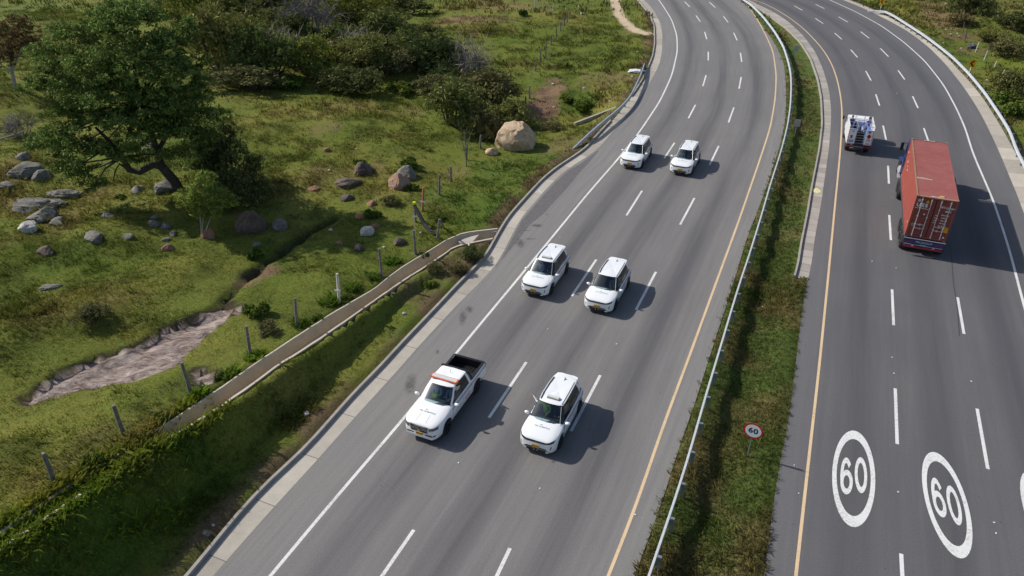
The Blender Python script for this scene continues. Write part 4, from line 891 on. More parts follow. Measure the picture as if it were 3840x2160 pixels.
def leaves(centres, rad, n_per, size, cols, rg, flatten=.55, up=.5):
    """sprays of small leaves round many centres; returns V, F, colour"""
    nc = len(centres); n = nc*n_per; c = np.repeat(centres, n_per, 0); r = np.repeat(rad, n_per)
    d = rg.normal(size=(n, 3)); d /= np.linalg.norm(d, axis=1)[:, None]; d *= (rg.random(n)**.5*r)[:, None]; d[:, 2] *= flatten; p = c+d
    nrm = rg.normal(size=(n, 3)); nrm /= np.linalg.norm(nrm, axis=1)[:, None]; nrm += d/np.maximum(r, .01)[:, None]*.7; nrm[:, 2] += up; nrm /= np.linalg.norm(nrm, axis=1)[:, None]
    t = rg.normal(size=(n, 3)); t = np.cross(nrm, t); t /= np.linalg.norm(t, axis=1)[:, None]; b = np.cross(nrm, t)
    s = size*(.6+.8*rg.random(n))[:, None]; w = s*.36
    V = np.stack([p-t*s*.5, p+b*w*.5+nrm*s*.06, p+t*s*.5-nrm*s*.10, p-b*w*.5+nrm*s*.06], 1).reshape(-1, 3)
    F = np.arange(n*4).reshape(n, 4); ci = rg.random(nc); k = np.repeat(ci, n_per)*.65+rg.random(n)*.35
    cc = cols[0]+(cols[1]-cols[0])*k[:, None]; m = rg.random(n) < .06; cc[m] = cols[2]
    return V, F, np.repeat(cc, 4, 0)
def onray(px, py, y):
    """point over a photo pixel at depth y"""
    d = ray(px, py); t = y/d[1]; return np.array([d[0]*t, y, CAM_H+d[2]*t])

# the great tree
tb = T(668, 712); yb = tb[1]
tree = empty('large_tree', tb, 0, 'great spreading tree with a leaning crooked trunk among the rocks', 'tree'); rg = np.random.default_rng(11)
lob = [(300,55,1.9,1),(350,35,1.3,2),(420,110,1.8,1),(465,75,1.2,2),(240,100,1.8,1.5),(180,85,1.2,1),(330,140,2.1,0),(250,175,2.0,-.5),(170,160,1.6,0),(410,185,2.1,-.5),(470,170,1.3,.5),(140,215,1.7,-.5),(210,245,2.1,-1),(300,235,2.2,-1),(380,265,2.2,-1),(460,250,1.9,0),(500,300,1.8,.5),(515,340,1.2,1),(450,330,1.9,0),(380,340,1.8,-1),(300,310,1.9,-1.5),(230,300,1.6,-1.5),(170,290,1.5,-1.5),(140,345,1.5,-2),(90,365,1.1,-2),(180,380,1.4,-2.2),(250,375,1.4,-2),(200,430,1.2,-2.4),(240,465,.8,-2.4),(150,420,.8,-2.2),(310,380,1.0,-1),(350,395,1.0,-1),(120,130,1.2,1),(500,210,1.0,1),(420,390,.8,0),(300,25,1.2,3),(390,45,1.1,3),(520,370,.7,1.5),(475,375,1.2,.8),(500,415,.9,1.0),(440,290,1.6,1.0),(270,60,1.4,2)]
cent = []; rad = []; LO = []
for x, y, r, dy in lob:
    c = onray(x*OV, y*OV, yb+dy+rg.uniform(-.6, .6)); LO.append((c, r))
    r *= rg.uniform(.78, 1.08); m = int(23*r*r); d = rg.normal(size=(m, 3)); d[:, 2] = np.abs(d[:, 2])*1.0-.25; d /= np.linalg.norm(d, axis=1)[:, None]; rr_ = (r*(.45+.78*rg.random(m)**1.5))[:, None]
    q = c+d*rr_*np.array([1.05, 1.15, .72]); cent.append(q); rad.append(.26+.34*rg.random(m))
cent = np.vstack(cent); rad = np.concatenate(rad)
V, F, cc = leaves(cent, rad, 34, .25, np.array([[.042, .072, .018], [.24, .33, .085], [.36, .42, .12]]), rg)
fast_mesh('crown', V-tb, F, M_LEAF, cc, tree)
mb = MB(); P3 = lambda x, y, dy: Vector(onray(x*OV, y*OV, yb+dy)-tb)
fork = P3(408, 420, -.2); mb.tube([(0.05, 0, -.3), P3(438, 455, 0), fork], [.44, .36, .32], 9)
mb.tube([fork, P3(385, 415, -.6), P3(350, 433, -1.0), P3(325, 427, -1.2), P3(307, 395, -1.4), P3(280, 360, -1.4), P3(240, 320, -1.2)], [.26, .25, .24, .23, .20, .15, .08], 8)
mb.tube([fork, P3(395, 385, .1), P3(380, 330, .3), P3(350, 240, .5), P3(330, 130, 1)], [.28, .25, .22, .16, .07], 8)
mb.tube([P3(395, 385, .1), P3(430, 320, .5), P3(460, 240, .8)], [.18, .14, .06], 7)
mb.tube([P3(325, 427, -1.2), P3(300, 412, -1.5), P3(290, 430, -1.6), P3(285, 455, -1.7)], [.10, .08, .06, .03], 6)
mb.tube([P3(307, 395, -1.4), P3(250, 385, -1.9), P3(200, 365, -2.1), P3(140, 350, -2.1)], [.12, .10, .07, .04], 6)
mb.tube([P3(250, 385, -1.9), P3(210, 410, -2.3), P3(225, 450, -2.4)], [.07, .05, .03], 5)
for c, r in LO[:36]:
    a = Vector(c-tb); s_ = P3(350, 260, .3) if c[2] > 5 else P3(307, 395, -1.4); m_ = (a+s_)/2+Vector((rg.uniform(-.4, .4), 0, rg.uniform(-.3, .3))); mb.tube([s_, m_, a], [.09, .06, .02], 5, False)
    for k in range(5): e = a+Vector(rg.normal(size=3))*r*.6; mb.tube([a, e], [.025, .008], 4, False)
mb.build('trunk', M_BARK, tree, True)

# shrubs: a few kinds, then copies
def bush_proto(kind, seed):
    rg = np.random.default_rng(seed); V_ = []; mbs = MB()
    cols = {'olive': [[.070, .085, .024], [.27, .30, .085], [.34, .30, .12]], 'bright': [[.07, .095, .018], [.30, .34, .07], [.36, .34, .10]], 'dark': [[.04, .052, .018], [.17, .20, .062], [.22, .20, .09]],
            'brown': [[.07, .068, .03], [.27, .25, .10], [.30, .24, .12]], 'weed': [[.040, .070, .012], [.15, .22, .035], [.24, .27, .06]], 'small': [[.03, .055, .01], [.105, .15, .03], [.16, .2, .05]], 'grey': [[.1, .1, .1], [.18, .17, .16], [.2, .2, .2]]}[kind]
    nl = {'weed': 6, 'small': 9}.get(kind, 13); cent = []; rad = []
    for k in range(nl):
        a = rg.uniform(0, 2*math.pi); q = rg.random()**.6; lx, ly = math.cos(a)*q*.62, math.sin(a)*q*.62; lz = .62-.26*q*q+rg.uniform(-.08, .1); r = rg.uniform(.26, .42)
        if kind in ('olive', 'bright', 'dark', 'brown') and k >= 7: lz *= .5; lx *= 1.15; ly *= 1.15
        if kind == 'weed': lz *= .45; r *= .8
        m = 30; d = rg.normal(size=(m, 3)); d[:, 2] = np.abs(d[:, 2])-.3; d /= np.linalg.norm(d, axis=1)[:, None]
        cent.append(np.array([lx, ly, lz])+d*(r*(.45+.6*rg.random(m)))[:, None]*[1, 1, .8]); rad.append(.07+.07*rg.random(m))
        b = Vector((rg.uniform(-.08, .08), rg.uniform(-.08, .08), -.05)); e = Vector((lx, ly, lz)); mbs.tube([b, (b+e)/2+Vector((lx*.15, ly*.15, -.05)), e], [.022, .016, .008], 5, False)
        if kind == 'grey' or rg.random() < .5:
            for j in range(14 if kind == 'grey' else 4):
                t = e+Vector(rg.normal(size=3))*r*.7; t.z = abs(t.z); mbs.tube([e*rg.uniform(.6, 1), (e+t)/2+Vector(rg.normal(size=3))*.04, t], [.010, .007, .003], 3, False)
    cent = np.vstack(cent); rad = np.concatenate(rad); root = empty({'weed': 'weed_clump', 'small': 'small_tree', 'grey': 'bare_bush'}.get(kind, 'bush'))
    if kind != 'grey': V, F, cc = leaves(cent, rad, 13, .085 if kind != 'weed' else .13, np.array(cols), rg, .8); fast_mesh('leaves' if kind == 'weed' else 'crown', V, F, M_BLEAF, cc, root)
    else:
        for j in range(150): p = cent[rg.integers(len(cent))]; t = p+rg.normal(size=3)*.16; mbs.tube([p, t], [.007, .003], 3, False)
    mbs.build('stems', M_TWIG if kind in ('grey',) else M_BARK, root)
    return root
BUSH = [ # (base x, base y) width px, height px in overview units; kind; label
 (535,195,190,150,'olive','wide olive shrub right behind the great tree, first of the thicket'),(610,150,170,100,'olive','domed olive shrub in the left middle of the thicket'),(480,85,130,85,'bright','green shrub above the great tree at the upper edge'),
 (570,65,150,70,'olive','flat topped olive shrub at the back left of the thicket'),(680,55,150,60,'dark','dark shrub at the far back of the thicket near the top edge'),(655,215,150,120,'olive','tall olive shrub left of the bright domed shrub'),
 (735,120,90,70,'dark','dark low shrub beside the bare grey bush'),(785,110,140,105,'grey','leafless grey bush in the middle of the thicket'),(705,165,100,70,'grey','low leafless grey bush left of the bright domed shrub'),(772,205,125,95,'bright','bright domed shrub at the front of the thicket'),
 (850,175,110,70,'olive','olive shrub right behind the bright domed shrub'),(885,70,190,80,'bright','broad green shrub at the back centre of the thicket'),(960,120,150,85,'olive','olive shrub in front of the broad green back shrub'),
 (1035,165,150,85,'olive','olive shrub at the right shoulder of the thicket'),(1095,200,140,90,'dark','dark shrub behind the pale dead saplings'),(940,200,150,95,'olive','olive brown shrub in the front centre of the thicket'),
 (1175,215,95,95,'grey','pale dead saplings with bare branches at the right of the thicket'),(1120,225,80,50,'dark','low dark shrub under the dead saplings'),(1130,330,180,115,'olive','round shrub on two stems above the pale boulder'),
 (1235,275,150,85,'brown','brownish shrub by the fence behind the pale boulder'),(1275,330,110,70,'olive','olive shrub between the pale boulder and the fence'),(1215,355,90,85,'brown','seed headed brown shrub left of the pale boulder'),
 (1010,245,100,50,'weed','low green growth in front of the thicket beside a dead branch'),(870,240,150,65,'dark','low dark shrub in the shade at the thicket front'),(720,235,130,50,'weed','green undergrowth below the bright domed shrub'),
 (620,240,170,55,'brown','low brownish shrub standing before the thicket at left'),(1060,115,100,45,'dark','small dark shrub behind the right shoulder of the thicket'),(1010,35,120,45,'dark','dark shrub touching the top edge behind the thicket'),
 (770,40,150,55,'olive','olive shrub at the top edge in the middle of the thicket'),(640,20,140,45,'dark','dark shrub on the top edge above the thicket'),(830,18,120,40,'grey','bare grey bush on the top edge'),(420,30,100,60,'olive','olive shrub at the top edge behind the great tree'),
 (900,150,110,60,'grey','grey twiggy bush showing between olive shrubs'),(1000,195,110,60,'brown','brownish shrub in the thicket, left of the dark ones'),(560,130,130,70,'brown','brown tinged shrub in the left thicket'),(700,90,110,55,'olive','small olive shrub between dark and grey bushes'),
 (835,125,90,55,'olive','small olive shrub right of the bare grey bush'),(1080,250,90,45,'brown','low brown shrub right in front of the thicket'),(1010,150,90,50,'bright','yellow green shrub inside the right thicket'),
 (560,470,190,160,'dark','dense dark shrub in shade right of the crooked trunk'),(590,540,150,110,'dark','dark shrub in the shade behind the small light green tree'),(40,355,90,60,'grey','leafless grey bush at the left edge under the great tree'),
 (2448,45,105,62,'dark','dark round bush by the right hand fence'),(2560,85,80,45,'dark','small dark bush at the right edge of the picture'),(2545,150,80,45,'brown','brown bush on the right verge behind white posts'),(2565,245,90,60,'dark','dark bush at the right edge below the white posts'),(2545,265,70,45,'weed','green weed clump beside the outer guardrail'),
 (2420,70,60,36,'brown','brown shrub among dark posts of the right fence'),(2562,300,80,50,'weed','green weed clump at the right edge by the guardrail'),(2500,110,60,35,'olive','small olive bush in dry grass on the right'),
 (1312,42,34,32,'weed','small green plant beside a pale post at the top'),(1462,290,75,48,'weed','bright green weeds behind the concrete headwall'),(1425,262,60,36,'weed','green weeds on the edge of the red gully'),(1385,330,60,26,'brown','brown scrub at the foot of the headwall'),
 (1025,430,70,48,'weed','weeds growing round the grey boulder'),(900,420,46,34,'weed','weeds at the left foot of the dark round boulder'),(1025,485,66,34,'weed','weeds at the foot of the split boulder'),(930,555,70,30,'weed','leafy weeds by the brown stones in mid meadow'),(975,520,60,26,'brown','brown weeds left of the split boulder'),
 (640,815,95,62,'weed','leafy weeds between the gully and the ditch fence'),(665,845,60,34,'brown','brown weeds below the leafy clump at the gully'),(215,835,90,40,'brown','brown weeds on the meadow above the gully'),(645,660,60,44,'weed','light green weeds on the shaded ditch edge'),(1110,560,48,26,'weed','green tuft right of the rusty stone'),
 (300,505,36,20,'weed','green weeds beside the pale grey boulder'),(590,230,0,0,'',''),(405,1075,66,34,'weed','green grass clump on the ditch edge above the shaded bank'),(555,962,50,30,'weed','green clump by the ditch lip halfway down'),(800,812,50,28,'weed','green clump by a fence foot near the ditch'),(870,757,44,24,'weed','green clump at the foot of the whitewashed post'),
 (770,855,40,22,'weed','little green clump right beside the ditch lip'),(1060,655,44,28,'weed','bright green clump at the fence foot near the apron'),(215,1195,80,44,'weed','dark green clump on the lower ditch edge'),
 (1090,690,50,24,'brown','brown clump on the bank just below the apron'),(1190,660,70,34,'dark','dark green clump on the verge beside the kerb bend'),(1150,690,60,30,'brown','dry brown clump on the bank by the kerb'),(1075,730,56,28,'weed','green clump on the shaded bank top'),(1500,255,50,24,'weed','green tuft above the headwall wing')]
protos = {}; nb = 0
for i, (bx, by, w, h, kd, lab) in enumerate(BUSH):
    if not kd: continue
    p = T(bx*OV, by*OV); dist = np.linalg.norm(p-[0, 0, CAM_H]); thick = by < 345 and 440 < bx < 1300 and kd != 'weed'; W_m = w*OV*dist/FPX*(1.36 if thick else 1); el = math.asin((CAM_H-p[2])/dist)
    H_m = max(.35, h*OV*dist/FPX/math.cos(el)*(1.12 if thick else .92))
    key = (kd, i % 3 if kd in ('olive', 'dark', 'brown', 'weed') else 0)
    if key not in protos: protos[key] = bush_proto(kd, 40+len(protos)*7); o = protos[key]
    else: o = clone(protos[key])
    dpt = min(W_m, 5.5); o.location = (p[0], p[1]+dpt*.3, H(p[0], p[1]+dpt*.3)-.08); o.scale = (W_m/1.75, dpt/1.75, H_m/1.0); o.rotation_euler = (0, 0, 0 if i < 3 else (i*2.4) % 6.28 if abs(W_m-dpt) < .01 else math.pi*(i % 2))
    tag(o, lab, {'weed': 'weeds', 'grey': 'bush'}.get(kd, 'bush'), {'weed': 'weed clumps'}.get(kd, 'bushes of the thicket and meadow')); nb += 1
# small light tree in the sun, brown tree on the left edge, thin sapling near the fence
def small_tree(name, bx, by, crown, stems, cols, bark, label, seed, size=.16, npc=22):
    b = T(bx*OV, by*OV); rg = np.random.default_rng(seed); o = empty(name, b, 0, label, 'tree'); cent = []; rad = []
    for x, y, r, dy in crown:
        c = onray(x*OV, y*OV, b[1]+dy)-b; m = int((34 if size > .12 and size < .18 else 0)*r*r*1.6)+int(34*r*r)+8; d = rg.normal(size=(m, 3)); d /= np.linalg.norm(d, axis=1)[:, None]; cent.append(c+d*(r*(.4+.65*rg.random(m)))[:, None]*[1, 1, .75]); rad.append(.14+.14*rg.random(m))
    V, F, cc = leaves(np.vstack(cent), np.concatenate(rad), npc, size, np.array(cols), rg); fast_mesh('crown', V, F, M_LEAF, cc, o)
    mb = MB()
    for s in stems:
        pts = [Vector((0, 0, -.2)) if k == 0 and q == (bx, by) else Vector(onray(q[0]*OV, q[1]*OV, b[1]+.05*k)-b) for k, q in enumerate(s[0])]; mb.tube(pts, list(np.linspace(s[1], s[2], len(pts))), 6)
    mb.build('trunk', bark, o, True); return o
small_tree('small_tree', 507, 598, [(510,480,1.1,.0),(470,500,.8,0),(550,500,.9,.2),(515,450,.7,0),(575,505,.6,.2),(500,525,.8,0),(540,530,.6,0)], [([(507,598),(505,560),(500,510)],.06,.03),([(507,598),(525,560),(545,510)],.05,.02),([(507,598),(510,560),(515,500)],.04,.02)], [[.10,.15,.03],[.34,.42,.09],[.42,.46,.12]], M_PBARK, 'small light green tree standing in front of the dark shade', 5, .15)
small_tree('brown_tree', 38, 222, [(20,80,1.9,0),(60,90,1.7,0),(-10,110,1.8,0),(85,115,1.2,0),(40,130,1.5,0),(10,140,1.4,0),(50,62,1.3,0)], [([(38,222),(30,180),(24,140),(15,100)],.20,.06),([(30,180),(45,145),(60,110)],.12,.04),([(30,180),(5,165),(-20,130)],.10,.04),([(24,140),(40,100)],.08,.03)], [[.060,.045,.026],[.24,.17,.08],[.34,.17,.09]], M_PBARK, 'brownish leaved tree with a pale forked trunk at the left edge', 6, .20, 16)
small_tree('sapling', 1173, 420, [(1170,330,.9,0),(1185,345,.8,0),(1160,350,.7,0),(1178,370,.6,0)], [([(1173,420),(1172,380),(1168,330)],.07,.03),([(1172,380),(1182,345)],.04,.02),([(1173,400),(1160,345)],.04,.015),([(1170,370),(1190,325)],.03,.01),([(1172,380),(1150,335)],.03,.01)], [[.07,.065,.03],[.15,.14,.06],[.2,.2,.08]], M_TWIG, 'thin twiggy sapling with a pale stem beside the fence', 8, .10, 3)
small_tree('fallen_branch', 935, 240, [], [([(935,240),(935,225),(920,222)],.06,.04),([(935,225),(946,212)],.05,.02),([(920,222),(900,218),(888,200)],.04,.02)], [[0,0,0],[.1,.1,.1],[.1,.1,.1]], M_PBARK, '', 9) if False else None
mb = MB(); b = T(935*OV, 242*OV); q = lambda x, y: Vector(onray(x*OV, y*OV, b[1])-b)
mb.tube([(0, 0, -.1), q(935, 225), q(918, 222), q(895, 218), q(886, 200)], [.07, .06, .05, .04, .02], 5); mb.tube([q(935, 225), q(947, 212)], [.05, .02], 5)
o = mb.build('dead_branch', M_PBARK, None, True); o.location = b; tag(o, 'bleached dead branch sticking up before the thicket', 'branch')
mb = MB(); b = T(20, 545); mb.tube([(-1.5, 0, .3), (-.3, .1, .5), (1.0, 0, .9), (2.2, 0, 1.3)], [.10, .09, .06, .03], 6); mb.tube([(1, 0, .9), (1.4, 0, 1.4)], [.04, .02], 5)
o = mb.build('dead_branch', M_TWIG, None, True); o.location = b; tag(o, 'grey dead limb lying under the great tree at the left edge', 'branch')

# ------------------------------------------------------------------ grass
rg = np.random.default_rng(21)
grassy = ~(((dGO > -0.22) & (dLR < 0.02)) | ((dRL > -.02) & (dRX < .05)) | gut | ((dA < 0.12) & (dB_ > -0.12)))
dens = np.where(grassy, 1.0, 0.0)*(1-np.clip(sand*1.6, 0, 1))*(1-np.clip(pale*1.5, 0, 1))*(1-.8*dirt)*(1-.0*vg)
dens_all = dens.copy(); VV = []; FF = []; CC = []; base = 0
def scatter(n_m2, cond, hgt, wid, K, spread, tint=(1, 1, 1), vary=.35, clumpy=True):
    global base
    iy, ix = np.nonzero(cond & (dens > .02)); 
    if not len(iy): return
    pr = dens[iy, ix]*(np.clip(.6+fine[iy, ix]*1.2+fine2[iy, ix]*.6, .1, 1.8) if clumpy else 1); n = rg.poisson(pr*n_m2*DX*DX); iy = np.repeat(iy, n); ix = np.repeat(ix, n); m = len(iy)
    x = gx[ix]+rg.uniform(-.5, .5, m)*DX; y = gy[iy]+rg.uniform(-.5, .5, m)*DX; z = bil(Zt, x, y, X0, Y0, DX); dd = np.hypot(y, CAM_H)
    hs = hgt*(.5+rg.random(m))*(1+.9*np.clip(fine2[iy, ix], -.4, .6)); c = COL[iy, ix]*np.array(tint)*(1-vary+2*vary*rg.random(m))[:, None]
    yl = rg.random(m) < .12; c[yl] = c[yl]*.5+np.array([.16, .14, .05])*.6
    X = np.repeat(x, K)+rg.normal(size=m*K)*spread; Y = np.repeat(y, K)+rg.normal(size=m*K)*spread; Z = np.repeat(z, K)-.02; hh = np.repeat(hs, K)*(.6+.6*rg.random(m*K)); a = rg.uniform(0, 2*math.pi, m*K); l = hh*(.25+.65*rg.random(m*K)); w = wid*(.6+.8*rg.random(m*K))
    ca, sa = np.cos(a), np.sin(a); k = m*K
    V = np.empty((k, 4, 3)); V[:, 0] = np.c_[X-sa*w, Y+ca*w, Z]; V[:, 1] = np.c_[X+sa*w, Y-ca*w, Z]; V[:, 2] = np.c_[X+ca*l*.4+sa*w*.7, Y+sa*l*.4-ca*w*.7, Z+hh*.65]; V[:, 3] = np.c_[X+ca*l, Y+sa*l, Z+hh*.9]
    VV.append(V.reshape(-1, 3)); FF.append(base+np.arange(k*4).reshape(k, 4)); base += k*4
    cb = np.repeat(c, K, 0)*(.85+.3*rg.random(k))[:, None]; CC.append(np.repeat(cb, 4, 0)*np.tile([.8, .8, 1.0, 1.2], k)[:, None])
D = np.hypot(GX*.9, GY); view = np.abs(GX) < (GY*.78+8)
left = (dGO < 0); onbank = left & (dA > .05) & (hs_ > .15)
far_d = lambda a, b: (GY >= a) & (GY < b) & view
scatter(52, far_d(8, 42) & left & ~onbank, .12, .010, 4, .07, (1.15, 1.12, 1.1)); scatter(34, far_d(8, 46) & left & ~onbank, .08, .009, 4, .08, (1.05, 1.05, 1.0), .45, False); scatter(26, far_d(42, 70) & left, .16, .02, 4, .09, (1.15, 1.12, 1.1)); scatter(8, far_d(70, 112) & left, .24, .036, 4, .16, (1.15, 1.12, 1.1)); scatter(1.6, far_d(112, 160) & view, .45, .09, 3, .3)
scatter(85, far_d(8, 46) & onbank & (dGO < -.95), .15, .010, 5, .07, (1.0, 1.1, .9)); scatter(16, far_d(8, 60) & left & (dGO > -.9), .07, .012, 4, .05)
scatter(120, far_d(8, 45) & medm, .13, .010, 4, .07, (1.2, 1.15, 1.1), .45, False); scatter(34, far_d(45, 80) & medm, .15, .02, 4, .09, (1.15, 1.1, 1.1), .45, False); scatter(6, far_d(80, 130) & medm, .2, .05, 4, .12)
scatter(7, far_d(30, 130) & (dRX > .3) & (dRX < 30), .26, .045, 4, .12)
dens = np.where(rimz, 1.0, 0.0); scatter(150, far_d(6, 60), .26, .007, 5, .12, (1.5, 1.5, 1.0), clumpy=False); dens = dens0_ = np.where(grassy, dens_all, 0.0)
tall = blob_mask([(400,1860,1.1,1),(480,1800,1.3,1),(330,1930,1.0,1),(560,1760,1.0,.8),(250,1990,1.0,.9),(620,1700,.9,.8),(120,2120,1.2,.9),(60,2060,.8,.7)], .6, 33)
dens0 = dens; dens = dens*tall; scatter(60, far_d(6, 40) & left, .22, .006, 5, .20, (1.55, 1.45, 1.0), clumpy=False); scatter(9, far_d(6, 40) & left, .32, .005, 3, .25, (1.9, 1.7, 1.1), clumpy=False); dens = dens0
kn = np.clip(fnoise(gx, gy, 1.8, 51, 3)*5-.7, 0, 1); dens = dens*kn; scatter(11, far_d(20, 70) & left & ~onbank, .30, .016, 7, .12, (.95, 1.0, .9)); scatter(3, far_d(70, 120) & left, .42, .045, 7, .2, (.95, 1.0, .9)); dens = dens0
dm2 = blob_mask([(x, y, .5, 1) for x, y in [(1240,1140),(1130,1215),(960,1340),(870,1410),(760,1490),(1320,1085),(1390,1040),(1470,985)]], .5, 34); dens = dens*dm2; scatter(80, left & ~onbank, .40, .02, 7, .07, (1.1, 1.5, .9), clumpy=False); dens = dens0
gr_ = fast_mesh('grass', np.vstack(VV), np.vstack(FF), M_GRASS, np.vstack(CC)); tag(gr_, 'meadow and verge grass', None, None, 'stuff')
print('GRASS BLADES', base//4)
# ------------------------------------------------------------------ vehicles
from mathutils.bvhtree import BVHTree
M_CAR = flat('white_car_paint', (0.83, 0.845, 0.86), .28, coat=.6)
M_CARW = flat('bright_white_paint', (0.89, 0.89, 0.895), .3, coat=.5)
M_BLK = flat('black_trim', (0.014, 0.015, 0.017), .45); M_TYRE = flat('tyre_rubber', (0.018, 0.018, 0.019), .85, var=.3, scale=12)
M_RIM = flat('dark_rim', (0.09, 0.095, 0.10), .35, .8); M_CHR = flat('chrome', (0.75, 0.76, 0.78), .15, .95); M_PLATE = flat('yellow_plate', (0.80, 0.42, 0.02), .4)
M_LAMP = flat('headlamp', (0.55, 0.58, 0.62), .1, .3, coat=1); M_TAIL = flat('tail_lamp', (0.35, 0.01, 0.015), .2, coat=1); M_SEAM = flat('seam', (0.10, 0.105, 0.11), .6)
M_SILV = flat('silver_trim', (0.55, 0.56, 0.57), .3, .6); M_LET = flat('grey_lettering', (0.20, 0.30, 0.30), .5); M_MAG = flat('dark_magenta', (0.11, 0.02, 0.045), .4); M_PINK = flat('pink_decal', (0.60, 0.22, 0.24), .4)
M_INT = flat('dark_interior', (0.028, 0.030, 0.033), .8); M_SEAT = flat('seat_fabric', (0.035, 0.037, 0.04), .8); M_ORANGE = flat('orange_beacon', (0.75, 0.13, 0.03), .3, coat=.6); M_LBAR = flat('lightbar_lens', (0.62, 0.64, 0.62), .2, coat=.6)
M_SIDEG = flat('tinted_side_glass', (0.008, 0.010, 0.013), .04, spec=.6)
def mat_glass(name, tint, gl=.12):
    m = bpy.data.materials.new(name); m.use_nodes = True; nt = m.node_tree; nt.nodes.clear(); N, L = nt.nodes.new, nt.links.new
    o = N('ShaderNodeOutputMaterial'); t = N('ShaderNodeBsdfTransparent'); t.inputs[0].default_value = (*tint, 1); g = N('ShaderNodeBsdfGlossy'); g.inputs['Roughness'].default_value = .02; g.inputs[0].default_value = (.8, .9, .95, 1)
    f = N('ShaderNodeFresnel'); f.inputs[0].default_value = 1.5; a = N('ShaderNodeMath'); a.operation = 'MULTIPLY_ADD'; a.inputs[1].default_value = .9; a.inputs[2].default_value = gl; L(f.outputs[0], a.inputs[0])
    x = N('ShaderNodeMixShader'); L(a.outputs[0], x.inputs[0]); L(t.outputs[0], x.inputs[1]); L(g.outputs[0], x.inputs[2]); L(x.outputs[0], o.inputs[0]); return m
M_WIND = mat_glass('windscreen_glass', (0.62, 0.72, 0.72), .06)
def loft_body(st, name, mat, root):
    """st: list of (x, halfwidth, z_bottom, z_belt, z_centre, kind); kind 'h' closed deck, 'o' open down to z_centre"""
    rows = []
    for x, w, zb, zs, zc, kd in st:
        hgt = zs-zb; r = [(w*.93, zb), (w*.985, zb+hgt*.10), (w, zb+hgt*.42), (w*.992, zb+hgt*.70), (w*.975, zs-min(.10, hgt*.16)), (w*.955, zs-min(.03, hgt*.05)), (w*.915, zs)]
        if kd == 'h': r += [(w*.80, zs+(zc-zs)*.55), (w*.62, zs+(zc-zs)*.80), (w*.35, zs+(zc-zs)*.95), (0, zc)]
        else: r += [(w*.915-.05, zs), (w*.915-.07, zc), (w*.35, zc), (0, zc)]
        rows.append([(x, y, z) for y, z in r]+[(x, -y, z) for y, z in r[-2::-1]])
    m = len(rows[0]); vs = [p for r in rows for p in r]; fs = [(i*m+j, i*m+j+1, (i+1)*m+j+1, (i+1)*m+j) for i in range(len(rows)-1) for j in range(m-1)]
    for k in (0, len(rows)-1):
        h = m//2
        for j in range(h): q = (k*m+j, k*m+j+1, k*m+m-2-j, k*m+m-1-j); fs.append(tuple(dict.fromkeys(q)))
    o = mesh_obj(name, vs, fs, mat, root); bm = bmesh.new(); bm.from_mesh(o.data); bmesh.ops.remove_doubles(bm, verts=bm.verts, dist=.0005); bmesh.ops.recalc_face_normals(bm, faces=bm.faces); bm.to_mesh(o.data); bm.free(); soft(o, 42)
    return o
class Proj:
    def __init__(s, o): dg = bpy.context.evaluated_depsgraph_get(); bm = bmesh.new(); bm.from_mesh(o.data); s.t = BVHTree.FromBMesh(bm); bm.free()
    def hit(s, p, ax, off):
        p = Vector(p); d = {'x': Vector((-1, 0, 0)), 'X': Vector((1, 0, 0)), 'y': Vector((0, -1, 0)), 'Y': Vector((0, 1, 0)), 'z': Vector((0, 0, -1))}[ax]; q = p-d*4 if ax != 'z' else p+Vector((0, 0, 3))
        if ax == 'x': q = Vector((4, p.y, p.z))
        if ax == 'X': q = Vector((-4, p.y, p.z))
        if ax == 'y': q = Vector((p.x, 3, p.z))
        if ax == 'Y': q = Vector((p.x, -3, p.z))
        h = s.t.ray_cast(q, d)
        if h[0] is None: return None
        n = h[1]; n = n if n.dot(d) < 0 else -n
        return h[0]+n*off
    def quad(s, mb, c, ax, off=.006, nu=6, nv=3):
        """four corners, laid on the body along one axis"""
        c = [Vector(p) for p in c]; vs = []; ok = True
        for i in range(nu+1):
            for j in range(nv+1):
                u, v = i/nu, j/nv; p = c[0]*(1-u)*(1-v)+c[1]*u*(1-v)+c[2]*u*v+c[3]*(1-u)*v; h = s.hit(p, ax, off)
                vs.append(h)
        fs = []
        for i in range(nu):
            for j in range(nv):
                q = (i*(nv+1)+j, (i+1)*(nv+1)+j, (i+1)*(nv+1)+j+1, i*(nv+1)+j+1)
                if all(vs[k] is not None for k in q) and (vs[q[0]]-vs[q[2]]).length < 1.2: fs.append(q)
        vs = [v if v is not None else Vector((0, 0, .5)) for v in vs]
        if fs: mb.add(vs, fs)
    def text(s, name, txt, size, mat, root, M, ax, bold=.0, spacing=1.0, sx=1.0):
        me = text_mesh(txt, size, bold, spacing); me.transform(M @ Matrix.Diagonal((sx, 1, 1, 1)))
        for v in me.vertices:
            h = s.hit(v.co, ax, .007)
            if h is not None: v.co = h
        me.materials.clear(); return link_mesh(name, me, mat, root)
